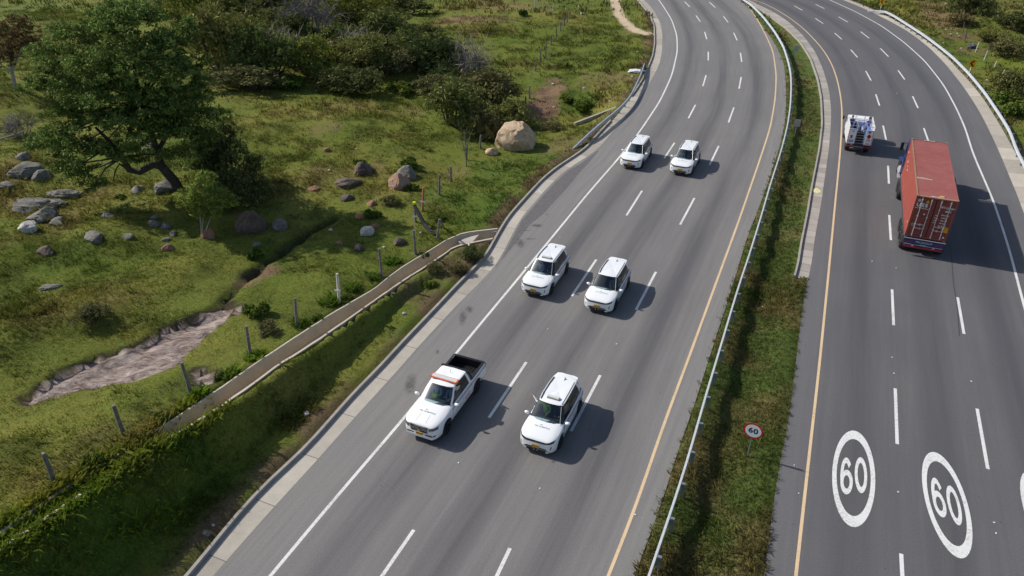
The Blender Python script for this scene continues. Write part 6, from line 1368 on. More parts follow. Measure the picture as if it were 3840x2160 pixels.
# ------------------------------------------------------------------ the pickup
def make_pickup():
    root = empty('pickup_truck'); W_ = M_CARW; xf, xr, zw, Rw = 1.62, -1.58, .37, .37
    def wf(x):
        if x > 1.95: t = (x-1.95)/.70; return .925*(1-max(0, min(1, t))**3*.30)
        return .925
    xs = sorted(set([2.63, 2.61, 2.57, 2.50, 2.40, 2.28, 2.12]+[round(2.06-.07*i, 3) for i in range(14)]+[1.02, .9, .6, .3, 0, -.3, -.6, -.9, -1.06]+[round(-1.13-.07*i, 3) for i in range(14)]+[-2.2, -2.4, -2.56]), reverse=True)
    st = []
    for x in xs:
        zb = .36 if x < 2 else .36-.04; zb = max(arch(x, xf, zw, .44, zb), arch(x, xr, zw, .44, zb))
        zs = float(np.interp(x, [-2.6, -1.1, .9, 1.8, 2.3, 2.5, 2.57, 2.61, 2.63], [1.16, 1.15, 1.10, 1.06, 1.03, 1.00, .97, .92, .84])); zc = float(np.interp(x, [.9, 1.8, 2.3, 2.5, 2.57, 2.61, 2.63], [1.19, 1.15, 1.11, 1.07, 1.03, .97, .86]))
        kd = 'h' if x > 1.0 else 'o'; zf = .5 if x > -1.0 else .68
        st.append((x, wf(x), zb, zs, zc if kd == 'h' else zf, kd))
    i = next(k for k, s in enumerate(st) if s[5] == 'o'); a = st[i-1]; st.insert(i, (a[0]-.01, *a[1:4], .5, 'o'))
    e = st[-1]; st.append((e[0]-.01, e[1], e[2], e[3], e[3], 'h')); st.append((-2.64, e[1]*.985, e[2], e[3]-.005, e[3]-.005, 'h'))
    i = next(k for k, s in enumerate(st) if s[0] <= -1.06); a = st[i]; st[i:i+1] = [(a[0]+.015, *a[1:4], .5, 'o'), (a[0]+.01, *a[1:4], a[3], 'h'), (a[0]-.03, *a[1:4], a[3], 'h'), (a[0]-.035, *a[1:4], .68, 'o')]
    body = loft_body(st, 'body', W_, root); P = Proj(body)
    MB().box((0, 0, .44), (4.9, 1.4, .24)).build('chassis', M_BLK, root, bevel=.03)
    # bed liner with ribs and rails
    mb = MB(); mb.box((-1.84, 0, .70), (1.46, 1.56, .03))
    for k in range(9): mb.box((-1.84, -.64+k*.16, .725), (1.44, .07, .03))
    for s in (1, -1): mb.box((-1.84, .755*s, .93), (1.46, .03, .50)); mb.box((-1.84, .82*s, 1.175), (1.50, .13, .035)); mb.box((-1.55, .60*s, .82), (.62, .34, .22))
    mb.box((-2.53, 0, .93), (.05, 1.56, .50)); mb.box((-2.60, 0, 1.18), (.09, 1.70, .03)); mb.box((-1.15, 0, .92), (.05, 1.56, .50))
    mb.build('bed_liner', M_BLK, root, bevel=.008)
    mb = MB(); mb.tube([(-2.5, -.77, 1.2), (-2.2, -.77, 1.2)], .015, 5); mb.build('bed_hook', M_SILV, root)
    belt = [(1.20, 0, 1.20), (1.17, .45, 1.185), (1.02, .76, 1.125), (.92, .83, 1.115), (-.02, .845, 1.13), (-.12, .845, 1.13), (-.86, .84, 1.15), (-1.0, .835, 1.15), (-1.07, .80, 1.15), (-1.09, 0, 1.15)]
    roof = [(.48, 0, 1.74), (.45, .38, 1.735), (.35, .61, 1.70), (.24, .645, 1.70), (-.15, .67, 1.73), (-.25, .67, 1.73), (-.74, .66, 1.70), (-.92, .65, 1.69), (-.98, .60, 1.685), (-1.0, 0, 1.70)]
    G_ = M_SIDEG; parts = [('windscreen', M_WIND), ('windscreen', M_WIND), ('pillar', W_), ('side_window', mat_side), ('pillar', M_BLK), ('side_window', G_), ('pillar', W_), ('pillar', W_), ('rear_window', G_)]
    rf = ring_cabin(belt, roof, parts, root, roofmat=W_)
    mb = MB(); mb.box((-1.06, 0, 1.69), (.09, 1.40, .05))
    for s in (1, -1): mb.tube([(-1.05, .72*s, 1.69), (-1.22, .80*s, 1.2)], .04, 6)
    mb.build('sports_bar', M_BLK, root, bevel=.01)
    for s in (1, -1): mirror(root, .86, s*1.06, 1.20, W_, s)
    o = MB().box((.02, 0, 1.835), (.24, 1.32, .05)).build('light_bar', M_LBAR, root, bevel=.015)
    mb = MB(); mb.box((.15, 0, 1.82), (.05, 1.36, .055)); mb.box((.02, .68, 1.825), (.28, .07, .07)); mb.box((.02, -.68, 1.825), (.28, .07, .07)); mb.box((-.12, 0, 1.82), (.03, 1.36, .04)); mb.build('amber_lens', M_ORANGE, o, bevel=.008)
    MB().box((.10, .45, 1.775), (.05, .05, .07)).box((.10, -.45, 1.775), (.05, .05, .07)).build('bar_foot', M_BLK, o)
    MB().tube([(-.55, 0, 1.73), (-.60, 0, 1.90)], .008, 4).build('antenna', M_BLK, root)
    # front
    mb = MB(); P.quad(mb, [(0, -.50, .98), (0, .50, .98), (0, .42, .66), (0, -.42, .66)], 'x', .008, 14, 6); gr = mb.build('grille', M_BLK, root)
    mb = MB(); 
    for z, w_, h_ in ((.99, .51, .055), (.88, .48, .026), (.80, .47, .026), (.665, .42, .026)): P.quad(mb, [(0, -w_, z), (0, w_, z), (0, w_*.99, z-h_), (0, -w_*.99, z-h_)], 'x', .022, 14, 1)
    for s in (1, -1): P.quad(mb, [(0, s*.50, .98), (0, s*.46, .98), (0, s*.40, .66), (0, s*.43, .66)], 'x', .022, 1, 6)
    mb.build('grille_trim', M_CHR, gr)
    mb = MB(); n_ = 20; mb.add([(2.70, .075*math.cos(2*math.pi*k/n_), .80+.075*math.sin(2*math.pi*k/n_)) for k in range(n_)]+[(2.70, .052*math.cos(2*math.pi*k/n_), .80+.052*math.sin(2*math.pi*k/n_)) for k in range(n_)], [(k, (k+1) % n_, n_+(k+1) % n_, n_+k) for k in range(n_)])
    mb.box((2.69, 0, .80), (.02, .03, .11)); mb.box((2.68, 0, .80), (.06, .04, .04)); mb.build('emblem', M_CHR, gr)
    for s in (1, -1):
        mb = MB(); P.quad(mb, [(0, .50*s, .80), (0, .84*s, .87), (0, .85*s, 1.0), (0, .53*s, .97)], 'x', .010, 8, 4); hl = mb.build('headlight', M_SEAM, root)
        mb = MB(); P.quad(mb, [(0, .55*s, .83), (0, .80*s, .875), (0, .81*s, .91), (0, .57*s, .87)], 'x', .018, 4, 1); mb.build('lens', M_LAMP, hl)
        mb = MB(); P.quad(mb, [(0, .28*s, .50), (0, .72*s, .50), (0, .80*s, .60), (0, .30*s, .56)], 'x', .010, 6, 2); mb.build('fog_lamp_recess', M_BLK, root)
    pl = MB().box((2.655, 0, .56), (.015, .34, .165)).build('number_plate', M_PLATE, root); text_obj('plate_text', 'NZS 450', .10, M_SK, pl, Matrix.Translation((2.665, 0, .56)) @ Matrix.Rotation(math.pi/2, 4, 'Z') @ Matrix.Rotation(math.pi/2, 4, 'X'), .002)
    Mh = Matrix.Rotation(math.pi/2, 4, 'Z'); P.text('hood_lettering', 'VIA SUMAPAZ', .12, M_LET, root, Matrix.Translation((1.80, 0, 2)) @ Mh, 'z', .002, 1.15)
    mb = MB(); P.quad(mb, [(1.68, -.16, 2), (1.68, -.04, 2), (1.64, -.06, 2), (1.64, -.14, 2)], 'z', .007, 2, 1); mb.build('hood_logo', M_LET, root)
    mb = MB()
    for s in (1, -1): P.quad(mb, [(1.95, .22*s, 2), (2.45, .26*s, 2), (2.45, .268*s, 2), (1.95, .228*s, 2)], 'z', .004, 5, 1)
    mb.build('hood_crease', M_SEAM, root)
    for s, ax in ((1, 'y'), (-1, 'Y')):
        mb = MB(); x = 1.05
        while x > -2.5:
            P.quad(mb, [(x, 0, .94), (x-.045, 0, .94), (x-.11, 0, 1.08), (x-.065, 0, 1.08)], ax, .005, 1, 3); x -= .098
        mb.build('hatch_stripe', M_MAG, root)
        mb = MB()
        for xw in (xf, xr):
            for k in range(14):
                a0, a1 = math.pi*k/14, math.pi*(k+1)/14; P.quad(mb, [(xw+.442*math.cos(a0), 0, zw+.442*math.sin(a0)), (xw+.47*math.cos(a0), 0, zw+.47*math.sin(a0)), (xw+.47*math.cos(a1), 0, zw+.47*math.sin(a1)), (xw+.442*math.cos(a1), 0, zw+.442*math.sin(a1))], ax, .006, 1, 1)
        P.quad(mb, [(1.1, 0, .37), (-1.0, 0, .37), (-1.0, 0, .42), (1.1, 0, .42)], ax, .006, 14, 1); mb.build('wheel_arch_trim', M_BLK, root)
        mb = MB()
        for xx in (1.02, -.05, -1.0): P.quad(mb, [(xx, 0, .42), (xx-.014, 0, .42), (xx-.014, 0, 1.08), (xx, 0, 1.08)], ax, .004, 1, 6)
        mb.build('door_seam', M_SEAM, root)
        for xx in (.05, -.90): MB().box((xx, .935*s, .90), (.18, .03, .035)).build('door_handle', W_, root, bevel=.01)
        rot = (Matrix.Rotation(math.pi, 4, 'Z') if s > 0 else Matrix.Identity(4)) @ Matrix.Rotation(math.pi/2, 4, 'X')
        P.text('door_emblem', '#767', .26, M_PINK, root, Matrix.Translation((-.5, 0, .68)) @ rot, ax, .006)
        P.text('door_lettering', 'VIA SUMAPAZ', .10, M_LET, root, Matrix.Translation((.45, 0, .72)) @ rot, ax, .002)
        MB().box((-2.62, s*.86, .95), (.08, .10, .36)).build('tail_light', M_TAIL, root, bevel=.02)
        MB().box((xr-.50, s*.80, .42), (.02, .22, .30)).build('mud_flap', M_BLK, root)
    seats(root, (.05, -.70), .52, (.38, -.38), None); MB().box((.90, 0, 1.03), (.36, 1.46, .20)).build('dashboard', M_INT, root, bevel=.04)
    ang = [2*math.pi*k/16 for k in range(17)]; MB().tube([(.62+.06*math.sin(a), .38+.18*math.cos(a), 1.08+.17*math.sin(a)) for a in ang], .016, 5, False).build('steering_wheel', M_BLK, root, True)
    for x in (xf, xr):
        for s in (1, -1): wheel(root, x, s*.81, Rw, .25, s)
    return root
pk = make_pickup(); tag(pk, 'white crew cab pickup with an amber roof beacon bar and black open bed', 'pickup'); place(pk, 1681, 1628, 1790, 1470, 1.62, -1.58, .92)
seat_person(pk, .10, -.38, .60, person('person in a pale blue shirt and lime vest in the passenger seat of the pickup', (.50, .62, .72), 'lap'))
seat_person(pk, .10, .38, .60, person('driver in a blue grey shirt behind the wheel of the pickup', (.22, .28, .36), 'wheel'))
p_ = bpy.data.objects  # lime vest laid over the pickup passenger's lap
vb = MB(); vb.box((0, 0, 0), (.30, .34, .12)); o = vb.build('hi_vis_vest', flat('lime_vest', (.55, .85, .02), .6), None, bevel=.04); q = Matrix.Translation(pk.location) @ Matrix.Rotation(HEAD, 4, 'Z') @ Vector((.42, -.38, .88)); o.location = q; o.rotation_euler = (0, .2, HEAD); tag(o, 'lime yellow hi-vis vest on the lap of the pickup passenger', 'vest')

# ------------------------------------------------------------------ container truck
HT = R(67.3); zt = 4.1
RLp = (G(3440,733,zt)+G(3597,758,zt))/2; FLp = (G(3420,521,zt)+G(3551,535,zt))/2; LC = float(np.linalg.norm(RLp-FLp)); WC, HC = 2.42, 2.86
def mat_container():
    m, nt, b, N, L = newmat('container_red'); tc = N('ShaderNodeTexCoord'); n1 = noise(N, L, tc.outputs['Object'], 1.2, 6, .7); n2 = noise(N, L, tc.outputs['Object'], 9, 6, .8)
    c = mixc(N, L, mrange(N, L, n1, .3, .7), (.26, .050, .038), (.32, .080, .060)); c = mixc(N, L, mrange(N, L, n2, .60, .72, 0, .7), c, (.17, .07, .04))
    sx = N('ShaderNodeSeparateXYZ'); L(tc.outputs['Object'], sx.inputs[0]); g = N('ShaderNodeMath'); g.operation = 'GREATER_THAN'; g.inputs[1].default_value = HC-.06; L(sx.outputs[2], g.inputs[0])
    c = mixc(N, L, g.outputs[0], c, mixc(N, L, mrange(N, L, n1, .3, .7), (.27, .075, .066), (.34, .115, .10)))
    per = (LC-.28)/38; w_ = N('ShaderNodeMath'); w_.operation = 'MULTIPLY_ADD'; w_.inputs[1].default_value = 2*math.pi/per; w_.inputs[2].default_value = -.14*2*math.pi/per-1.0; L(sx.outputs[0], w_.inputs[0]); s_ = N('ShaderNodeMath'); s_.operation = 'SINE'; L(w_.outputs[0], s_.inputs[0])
    gr = mrange(N, L, s_.outputs[0], .1, .9, 0, .62); gm = N('ShaderNodeMath'); gm.operation = 'MULTIPLY'; L(gr, gm.inputs[0]); L(g.outputs[0], gm.inputs[1]); c = mixc(N, L, gm.outputs[0], c, (.13, .045, .04))  # dark stripes in the roof colour stand in for shade in the corrugations
    L(c, b.inputs['Base Color']); b.inputs['Roughness'].default_value = .6; return m
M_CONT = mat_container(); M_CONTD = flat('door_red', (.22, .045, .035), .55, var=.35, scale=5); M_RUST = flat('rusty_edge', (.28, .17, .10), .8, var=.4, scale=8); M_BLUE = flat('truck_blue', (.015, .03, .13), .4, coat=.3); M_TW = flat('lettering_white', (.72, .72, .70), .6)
M_FRAME = flat('trailer_frame', (.05, .055, .07), .6, var=.3); M_ALU = flat('aluminium', (.62, .63, .64), .35, .6, var=.15)
def make_container():
    root = empty('shipping_container'); L_, w, h = LC, WC/2, HC
    def corr(n, u0, u1, dep):
        out = []; p = (u1-u0)/n
        for i in range(n): a = u0+i*p; out += [(a, 0), (a+p*.30, 0), (a+p*.5, -dep), (a+p*.8, -dep)]
        return out+[(u1, 0)]
    for s in (1, -1):
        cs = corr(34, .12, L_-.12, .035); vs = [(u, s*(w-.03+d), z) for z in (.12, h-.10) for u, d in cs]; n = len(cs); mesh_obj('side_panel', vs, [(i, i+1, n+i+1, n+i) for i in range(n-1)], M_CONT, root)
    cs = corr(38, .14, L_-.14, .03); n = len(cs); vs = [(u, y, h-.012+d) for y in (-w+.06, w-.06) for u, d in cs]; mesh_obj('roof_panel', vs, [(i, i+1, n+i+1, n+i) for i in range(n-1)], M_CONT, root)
    mb = MB()
    for s in (1, -1):
        mb.box((L_/2, s*(w-.035), .06), (L_, .07, .14)); mb.box((L_/2, s*(w-.03), h-.05), (L_, .06, .10))
        for x in (.06, L_-.06): mb.box((x, s*(w-.06), h/2), (.12, .12, h-.002))
    mb.box((L_-.05, 0, h/2), (.04, WC-.2, h-.2)); mb.box((L_-.06, 0, h-.05), (.12, WC-.24, .09)); mb.box((.05, 0, h-.05), (.10, WC-.24, .10)); mb.box((.05, 0, .06), (.10, WC-.24, .12)); mb.box((L_/2, 0, .1), (L_-.2, WC-.2, .04))
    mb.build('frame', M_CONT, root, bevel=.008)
    mb = MB(); [mb.box((.115, 0, h+.003), (.20, WC-.1, .006)), mb.box((L_/2, w-.05, h+.002), (L_-.5, .10, .006))]; mb.build('roof_edge', M_RUST, root)
    mb = MB()
    for x in (.09, L_-.09):
        for y in (-w+.09, w-.09): mb.box((x, y, h+.006), (.185, .185, .04)); mb.box((x, y, .0), (.182, .182, .13))
    mb.build('corner_casting', M_RUST, root, bevel=.01)
    for s in (1, -1):     # doors
        mb = MB(); mb.box((.045, s*.56, h/2), (.05, 1.08, h-.26))
        for k in range(5): mb.box((.02, s*.56, .42+k*.50), (.03, .92, .22))
        d = mb.build('door', M_CONTD, root, bevel=.006)
        for y in (.28, .82):
            m2 = MB(); m2.tube([(-.03, s*y, .08), (-.03, s*y, h-.08)], .024, 6)
            for z in (.2, .75, 1.5, 2.1, h-.2): m2.box((-.02, s*y, z), (.05, .10, .05))
            m2.build('lock_rod', M_ALU, d, True)
        m2 = MB(); m2.box((-.055, s*.58, .95), (.03, .56, .035)); m2.box((-.06, s*.55, .95), (.03, .07, .13)); m2.box((-.055, s*.55, .68), (.03, .56, .03)); m2.box((-.06, s*.5, .68), (.03, .06, .12)); m2.build('door_handle', M_ALU, d)
        MB().box((.0, s*(w-.10), 1.1), (.04, .05, .14)).box((.0, s*(w-.10), 2.2), (.04, .05, .14)).box((.0, s*(w-.10), .35), (.04, .05, .14)).build('hinge', M_CONTD, d)
    R_ = lambda y, z: Matrix.Translation((-.008, y, z)) @ Matrix.Rotation(-math.pi/2, 4, 'Z') @ Matrix.Rotation(math.pi/2, 4, 'X')
    text_obj('logo_lettering', 'UES', .34, M_TW, root, R_(.76, 2.27), .012, 1.25, 1.0)
    MB().box((-.006, .72, 2.05), (.01, .78, .025)).build('logo_underline', M_TW, root)
    text_obj('number_lettering', 'UETU', .16, M_TW, root, R_(-.42, 2.33), .006, 1.0, .8); text_obj('number_lettering', '537238 4', .17, M_TW, root, R_(-.88, 2.30), .006, 1.0, .78); text_obj('number_lettering', '45G1', .16, M_TW, root, R_(-.80, 2.08), .006)
    for i, t in enumerate(('MAX.GROSS', '32.500 KG', 'TARE 3.900', 'NET 28.600', 'CU.CAP 76.4')): text_obj('weight_lettering', t, .10, M_TW, root, R_(-.70, 1.80-.19*i), .004, 1.0, .8)
    for i in range(4): text_obj('weight_lettering', ('LB', 'KG', 'LB', 'KG')[i], .10, M_TW, root, R_(-.20, 1.72-.17*i), .004)
    MB().box((-.004, -.93, .82), (.012, .34, .36)).build('yellow_placard', M_SY, root); text_obj('placard_text', 'CAUTION', .065, M_SK, root, Matrix.Translation((-.013, 0, 0)) @ R_(-.93, .93), .002); text_obj('placard_text', '9FT 6', .085, M_SK, root, Matrix.Translation((-.013, 0, 0)) @ R_(-.93, .78), .002)
    mb = MB(); mb.add([(-.012, .60, 2.48), (-.012, .40, 2.48), (-.012, .50, 2.66)], [(0, 1, 2)]); mb.build('warning_triangle', M_SY, root)
    mb = MB(); mb.add([(-.012, .42, 1.72), (-.012, .55, 1.72), (-.012, .485, 1.60)], [(0, 1, 2)]); mb.build('small_triangle', M_TW, root)
    mb = MB(); mb.add([(-.012, .98+.10*math.cos(a), 2.58+.10*math.sin(a)) for a in (2*math.pi*k/20 for k in range(20))], [tuple(range(20))]); mb.build('round_sticker', flat('sticker', (.35, .5, .48), .5), root)
    mb = MB(); mb.add([(-.012, -1.0+.06*math.cos(a), .28+.06*math.sin(a)) for a in (2*math.pi*k/16 for k in range(16))], [tuple(range(16))]); mb.build('round_label', M_TW, root)
    MB().box((-.006, .95, .88), (.012, .22, .24)).build('data_plate', flat('plate_grey', (.22, .18, .17), .6), root)
    mb = MB()
    for a, b in ((.6, .95), (1.7, 2.05), (2.2, 2.35), (2.6, 2.9)): mb.box((L_-a*1.0-.3, w+.006, 2.3-a*.32), (b-a, .01, .07))
    mb.build('side_mark', M_TW, root); MB().box((.55, w+.006, .75), (.35, .01, .08)).build('reflector', flat('amber_reflector', (.8, .3, .02), .4), root)
    mb = MB(); mb.add([(.42+.0, -.25+.17*math.cos(a), h+.012+.0) if False else (.42+.10*math.sin(a), -.25+.17*math.cos(a), h+.012) for a in (2*math.pi*k/16 for k in range(16))], [tuple(range(16))]); mb.build('roof_patch', flat('tan_patch', (.62, .33, .12), .6), root)
    MB().box((3.05, .62, h+.006), (.12, .95, .008)).box((3.2, .75, h+.006), (.08, .7, .008)).build('roof_scratch', flat('bare_scratch', (.50, .38, .34), .6, var=.3), root)
    text_obj('roof_lettering', 'UETU 537238', .13, M_TW, root, Matrix.Translation((.22, 0, h+.012)) @ Matrix.Rotation(-math.pi/2, 4, 'Z'), .004); text_obj('roof_lettering', 'UETU 537238', .13, M_TW, root, Matrix.Translation((L_-.12, 0, h+.035)) @ Matrix.Rotation(-math.pi/2, 4, 'Z'), .004)
    return root
zc0 = zt-HC
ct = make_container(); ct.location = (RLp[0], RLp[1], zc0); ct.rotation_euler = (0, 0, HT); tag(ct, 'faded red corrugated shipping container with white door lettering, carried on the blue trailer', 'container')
def make_trailer():
    root = empty('semi_trailer'); mb = MB()
    for s in (1, -1): mb.box((LC/2+.1, s*.48, zc0-.16), (LC, .12, .26)); mb.box((LC/2+.1, s*(WC/2+.02), zc0-.06), (LC, .06, .12))
    for k in range(9): mb.box((.2+k*(LC-.3)/8, 0, zc0-.10), (.12, WC, .10))
    mb.build('frame', M_FRAME, root); 
    mb = MB(); mb.box((-.12, 0, .98), (.14, 2.42, .42)); mb.box((-.14, 0, .72), (.10, 2.3, .10)); mb.build('rear_beam', M_BLUE, root, bevel=.015)
    MB().box((-.21, 0, 1.21), (.05, 2.44, .03)).box((-.20, 0, .79), (.04, 2.3, .03)).build('beam_edge', M_ALU, root)
    R_ = lambda y, z: Matrix.Translation((-.197, y, z)) @ Matrix.Rotation(-math.pi/2, 4, 'Z') @ Matrix.Rotation(math.pi/2, 4, 'X')
    text_obj('beam_lettering', 'FRUEHAUF', .19, M_SILV, root, R_(0, 1.0), .006, 1.1)
    for s in (1, -1):
        mb = MB()
        for k in range(4): mb.add([(-.198, s*(1.08-k*.14)+.05*math.cos(a), .98+.05*math.sin(a)) for a in (2*math.pi*j/12 for j in range(12))], [tuple(range(12))])
        mb.build('tail_light', M_TAIL, root)
        MB().box((-.17, s*.62, .70), (.10, .14, .22)).build('bumper_bracket', M_ALU, root)
    MB().box((-.20, 0, .62), (.10, 2.30, .12)).build('bumper', flat('red_bumper', (.28, .02, .03), .5, var=.4, scale=4), root, bevel=.01)
    MB().box((-.18, 0, .80), (.02, .40, .14)).build('number_plate', flat('teal_plate', (.03, .22, .20), .5), root)
    text_obj('plate_text', 'R 62381', .10, M_TW, root, Matrix.Translation((-.0, 0, -.2)) @ R_(0, 1.0), .002)
    for x in (.75, 2.0, 3.25):
        for s in (1, -1): wheel(root, x, s*1.04, .50, .50, s, M_ALU)
        MB().box((x, 0, .5), (.14, 1.7, .14)).build('axle', M_FRAME, root)
    for s in (1, -1): MB().box((LC-2.6, s*.7, .55), (.12, .12, .9)).build('landing_leg', M_FRAME, root)
    return root
tr = make_trailer(); tr.location = (RLp[0], RLp[1], .006); tr.rotation_euler = (0, 0, HT); tag(tr, 'blue ended semi trailer with a red bumper under the red container', 'trailer')
def make_tractor():
    root = empty('truck_tractor'); x0 = LC  # x measured from the trailer's rear
    mb = MB(); mb.box((x0+1.2, 0, .78), (7.4, .95, .24)); mb.build('chassis', M_FRAME, root)
    prof = [(x0+.35, .95), (x0+.35, 3.15), (x0+.9, 3.45), (x0+2.0, 3.45), (x0+2.35, 3.05), (x0+2.75, 2.15), (x0+2.75, .95)]
    n = len(prof); mb = MB(); vs = [(x, s*1.08, z) for s in (-1, 1) for x, z in prof]; mb.add(vs, [tuple(range(n)), tuple(range(2*n-1, n-1, -1))]+[(i, n+i, n+(i+1) % n, (i+1) % n) for i in range(n)]); cab = mb.build('cab', M_BLUE, root, bevel=.06)
    MB().box((x0+3.5, 0, 1.45), (1.7, 1.5, 1.2)).build('hood', M_BLUE, root, bevel=.15)
    MB().box((x0+4.36, 0, 1.45), (.06, 1.1, .95)).build('grille', M_CHR, root); MB().box((x0+4.45, 0, .75), (.22, 2.3, .36)).build('bumper', M_CHR, root, bevel=.05)
    mb = MB(); mb.add([(x0+2.385, -1.0, 3.02), (x0+2.385, 1.0, 3.02), (x0+2.765, 1.0, 2.2), (x0+2.765, -1.0, 2.2)], [(0, 1, 2, 3)]); mb.build('windscreen', M_SIDEG, root)
    for s in (1, -1):
        mb = MB(); mb.box((x0+2.1, s*1.085, 2.5), (.8, .012, .6)); mb.build('side_window', M_SIDEG, root)
        mb = MB(); mb.tube([(x0+2.3, s*1.1, 2.9), (x0+2.4, s*1.42, 2.9)], .025, 5); mb.tube([(x0+2.3, s*1.1, 2.3), (x0+2.4, s*1.42, 2.3)], .025, 5); mb.box((x0+2.42, s*1.42, 2.58), (.10, .22, .62)); mb.build('mirror', M_BLK, root)
        mb = MB(); mb.tube([(x0+1.1, s*.98, .72), (x0+2.5, s*.98, .72)], .32, 14); mb.build('fuel_tank', M_ALU, root, True)
        mb = MB(); mb.tube([(x0+.15, s*1.0, .9), (x0+.15, s*1.0, 3.5), (x0+.05, s*1.05, 3.7)], .08, 8); mb.build('exhaust_stack', M_CHR, root, True)
        # side deflector sweeping back alongside the container nose, rear fender, lamps
        MB().box((x0+.25, s*1.27, 1.7), (.75, .05, 1.7)).build('side_deflector', M_BLUE, root, bevel=.02)
        MB().box((x0-.2, s*1.24, 1.12), (.8, .46, .05)).build('fender', M_ALU, root, bevel=.02)
        mb = MB()
        for x in (x0-.55, x0-1.75): pass
        for x in (x0-.6, x0-1.85): wheel(root, x, s*1.06, .50, .50, s, M_ALU)
        wheel(root, x0+3.5, s*1.05, .50, .30, s, M_ALU)
        MB().box((x0+3.5, s*1.05, 1.12), (1.2, .36, .08)).build('fender', M_BLUE, root, bevel=.03)
    return root
tt_ = make_tractor(); tt_.location = tr.location; tt_.rotation_euler = (0, 0, HT); tag(tt_, 'blue truck tractor pulling the red container, mostly hidden ahead of it', 'truck')

# ------------------------------------------------------------------ light delivery truck with a stake body
def make_gas_truck():
    root = empty('delivery_truck'); W_ = M_CARW; w, L_ = .98, 2.9
    MB().box((L_/2+.5, 0, .62), (L_+1.6, .8, .18)).build('chassis', M_FRAME, root)
    mb = MB(); mb.box((L_/2, 0, .80), (L_, 2*w, .10)); mb.build('bed', M_FRAME, root)
    for s in (1, -1):
        MB().box((L_/2, s*w, 1.62), (L_, .05, 1.55)).build('side_panel', W_, root, bevel=.01)
    # rear: two framed panels with pictograms, a gap with rungs between
    for s in (1, -1):
        p = MB().box((-.03, s*.68, 1.50), (.05, .60, 1.34)).build('rear_panel', W_, root, bevel=.008)
        mb = MB()
        for a, b, c, d in ((-.06, s*.68, .52, .035),): 
            mb.box((-.062, s*.68, 2.10), (.01, .54, .035)); mb.box((-.062, s*.68, .88), (.01, .54, .035)); mb.box((-.062, s*.68+.255, 1.49), (.01, .035, 1.25)) if s > 0 else mb.box((-.062, s*.68-.255, 1.49), (.01, .035, 1.25))
        mb.build('red_border', M_SR, p)
        R_ = lambda y, z: Matrix.Translation((-.066, y, z)) @ Matrix.Rotation(-math.pi/2, 4, 'Z') @ Matrix.Rotation(math.pi/2, 4, 'X')
        if s < 0:
            mb = MB(); mb.add([(-.064, -.66, 1.86), (-.064, -.84, 1.62), (-.064, -.66, 1.38), (-.064, -.48, 1.62)], [(0, 1, 2, 3)]); mb.build('hazard_diamond', flat('hazard_red', (.55, .03, .05), .4), p)
            mb = MB(); mb.add([(-.068, -.74, 1.55), (-.068, -.58, 1.55), (-.068, -.62, 1.68), (-.068, -.66, 1.77), (-.068, -.70, 1.66)], [(0, 1, 2, 3, 4)]); mb.build('flame_mark', M_SK, p)
            MB().box((-.064, -.66, 1.32), (.008, .28, .08)).build('red_label', M_SR, p); text_obj('panel_text', 'UN 1075', .11, M_LET, p, R_(-.66, 1.17), .004, 1, .8); text_obj('panel_text', 'PELIGRO', .11, M_SK, p, R_(-.66, .98), .004, 1, .7)
            MB().box((-.064, -.66, 2.0), (.008, .22, .06), M=Matrix.Rotation(.5, 3, 'X')).box((-.064, -.60, 1.96), (.008, .14, .05), M=Matrix.Rotation(.5, 3, 'X')).build('pictogram', M_SK, p)
        else:
            MB().box((-.064, .66, 1.97), (.008, .26, .04), M=Matrix.Rotation(-.3, 3, 'X')).box((-.064, .60, 1.90), (.008, .05, .14), M=Matrix.Rotation(-.6, 3, 'X')).build('pictogram', flat('teal_mark', (.05, .25, .25), .5), p)
            MB().box((-.064, .70, 1.48), (.008, .16, .28)).build('brown_label', flat('brown_label', (.18, .08, .07), .5), p); MB().box((-.064, .66, 1.10), (.008, .36, .22)).build('blue_label', flat('blue_label', (.05, .22, .42), .5), p)
            text_obj('panel_text', 'GAS', .14, M_TW, p, Matrix.Translation((-.006, 0, 0)) @ R_(.66, 1.10), .006)
    mb = MB()
    for k in range(6): mb.box((-.02, 0, .95+k*.23), (.03, .72, .025))
    mb.build('rungs', M_ALU, root)
    mb = MB(); mb.box((.20, 0, 1.35), (.03, .74, 1.1)); mb.build('dark_recess', M_BLK, root)
    mb = MB(); mb.box((.05, -.32, 1.5), (.05, .09, 1.3)); mb.build('blue_strap', flat('light_blue', (.10, .35, .62), .5), root)
    # top rails
    mb = MB(); 
    for x in (.02, 1.0, 2.0, L_): mb.tube([(x, -w, 2.42), (x, w, 2.42)], .022, 5)
    for y in (-w, -.36, .36, w): mb.tube([(.02, y, 2.42), (L_, y, 2.42)], .022, 5); mb.tube([(.02, y, .9), (.02, y, 2.42)], .022, 5); mb.tube([(L_, y, .9), (L_, y, 2.42)], .022, 5)
    mb.build('top_rails', M_ALU, root)
    # cylinders carried upright
    rr = random.Random(9); Mc = (flat('cylinder_blue', (.03, .13, .50), .4), flat('cylinder_grey', (.25, .30, .36), .4), flat('cylinder_navy', (.02, .04, .14), .4))
    # cab ahead
    prof = [(L_+.12, .75), (L_+.12, 1.95), (L_+.35, 2.12), (L_+1.15, 2.10), (L_+1.55, 1.35), (L_+1.62, .70)]; n = len(prof); mb = MB(); vs = [(x, s*.90, z) for s in (-1, 1) for x, z in prof]; mb.add(vs, [tuple(range(n)), tuple(range(2*n-1, n-1, -1))]+[(i, n+i, n+(i+1) % n, (i+1) % n) for i in range(n)]); mb.build('cab', W_, root, bevel=.08)
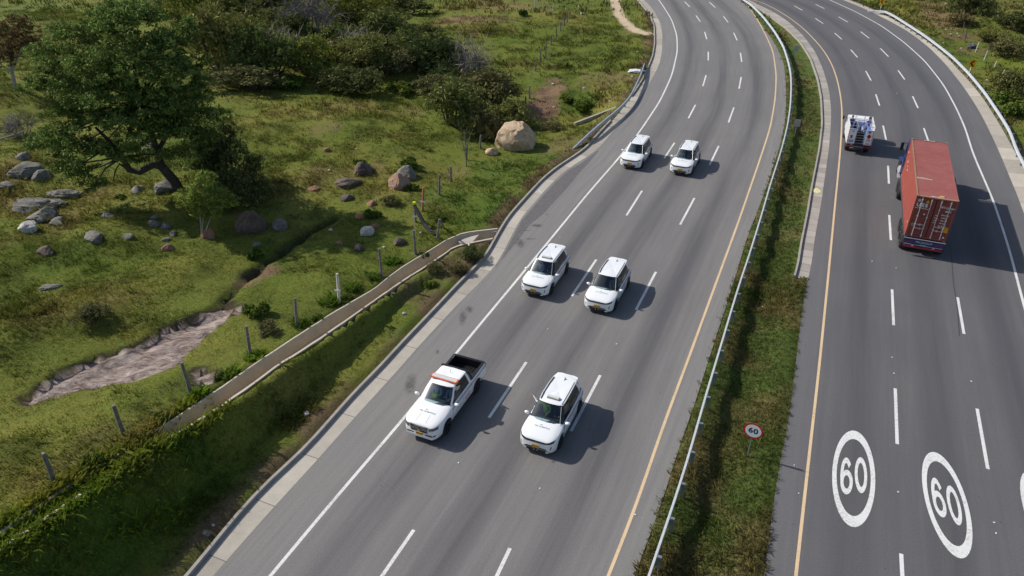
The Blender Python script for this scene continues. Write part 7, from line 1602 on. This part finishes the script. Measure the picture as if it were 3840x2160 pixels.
    mb = MB(); mb.add([(L_+1.18, -.78, 2.05), (L_+1.18, .78, 2.05), (L_+1.57, .8, 1.36), (L_+1.57, -.8, 1.36)], [(0, 1, 2, 3)]); mb.build('windscreen', M_SIDEG, root)
    for s in (1, -1):
        MB().box((L_+.85, s*.905, 1.62), (.7, .012, .42)).build('side_window', M_SIDEG, root)
        MB().tube([(L_+1.3, s*.9, 1.7), (L_+1.35, s*1.18, 1.75)], .015, 4).box((L_+1.36, s*1.2, 1.68), (.06, .14, .28)).build('mirror', M_BLK, root)
    mb = MB(); mb.box((-.10, 0, .66), (.10, 1.86, .14)); mb.build('rear_beam', flat('dark_red_beam', (.16, .02, .03), .5), root, bevel=.01)
    MB().box((-.14, .3, .48), (.04, .9, .06)).build('bumper', M_FRAME, root); 
    for s in (1, -1):
        MB().box((-.16, s*.80, .66), (.03, .18, .09)).build('tail_light', M_TAIL, root)
        wheel(root, .75, s*.76, .38, .36, s, M_RIM); wheel(root, L_+.95, s*.82, .38, .22, s, M_RIM)
    return root, Mc
gt, Mc = make_gas_truck(); a_ = G(*(3120+400/7.245, 400+1010/7.245), .84)[:2]; b_ = G(*(3120+1035/7.245, 400+1040/7.245), .84)[:2]; HG = R(71.7); m_ = (a_+b_)/2
gt.location = (m_[0], m_[1], .006); gt.rotation_euler = (0, 0, HG); tag(gt, 'small white delivery truck with red framed rear panels, open top and load of gas cylinders', 'truck')
MG = Matrix.Translation(gt.location) @ Matrix.Rotation(HG, 4, 'Z')
cyl0 = None; rr = random.Random(2); kk = 0
names = ('blue', 'grey', 'navy'); 
for i in range(6):
    for j in range(4):
        x, y = .42+i*.40, (-.72, -.26, .26, .72)[j]
        if (i >= 4 and j in (0, 3)): continue
        ci = rr.choice((0, 0, 0, 0, 1, 2)); q = MG @ Vector((x, y, .85))
        prof = [(0, 0), (.15, .02), (.16, .10), (.16, .85), (.12, 1.0), (.05, 1.06), (.05, 1.14), (0, 1.16)]
        vs = [(r_*math.cos(2*math.pi*k/12), r_*math.sin(2*math.pi*k/12), z) for r_, z in prof for k in range(12)]; fs = [(a*12+k, a*12+(k+1) % 12, (a+1)*12+(k+1) % 12, (a+1)*12+k) for a in range(len(prof)-1) for k in range(12)]
        o = mesh_obj('gas_cylinder', vs, fs, Mc[ci], None, True) if True else None; o.location = q; tag(o, ('blue', 'grey', 'dark navy')[ci]+' gas cylinder standing upright in the open bed of the small delivery truck', 'cylinder', ('blue', 'grey', 'dark navy')[ci]+' gas cylinders in the delivery truck'); kk += 1
for (x, y), lab, colr, ar in (((2.38, .66), 'person in blue overalls standing in the left front corner of the delivery truck bed', (.05, .10, .42), 'hold'), ((2.30, -.70), 'person in a blue uniform crouched over the right side of the delivery truck bed', (.07, .12, .50), 'hold')):
    p = person(lab, colr, ar, sit=False, trousers=(.03, .06, .25), scale=.96); p.location = MG @ Vector((x, y, .86)); p.rotation_euler = (0, 0, HG+.4)
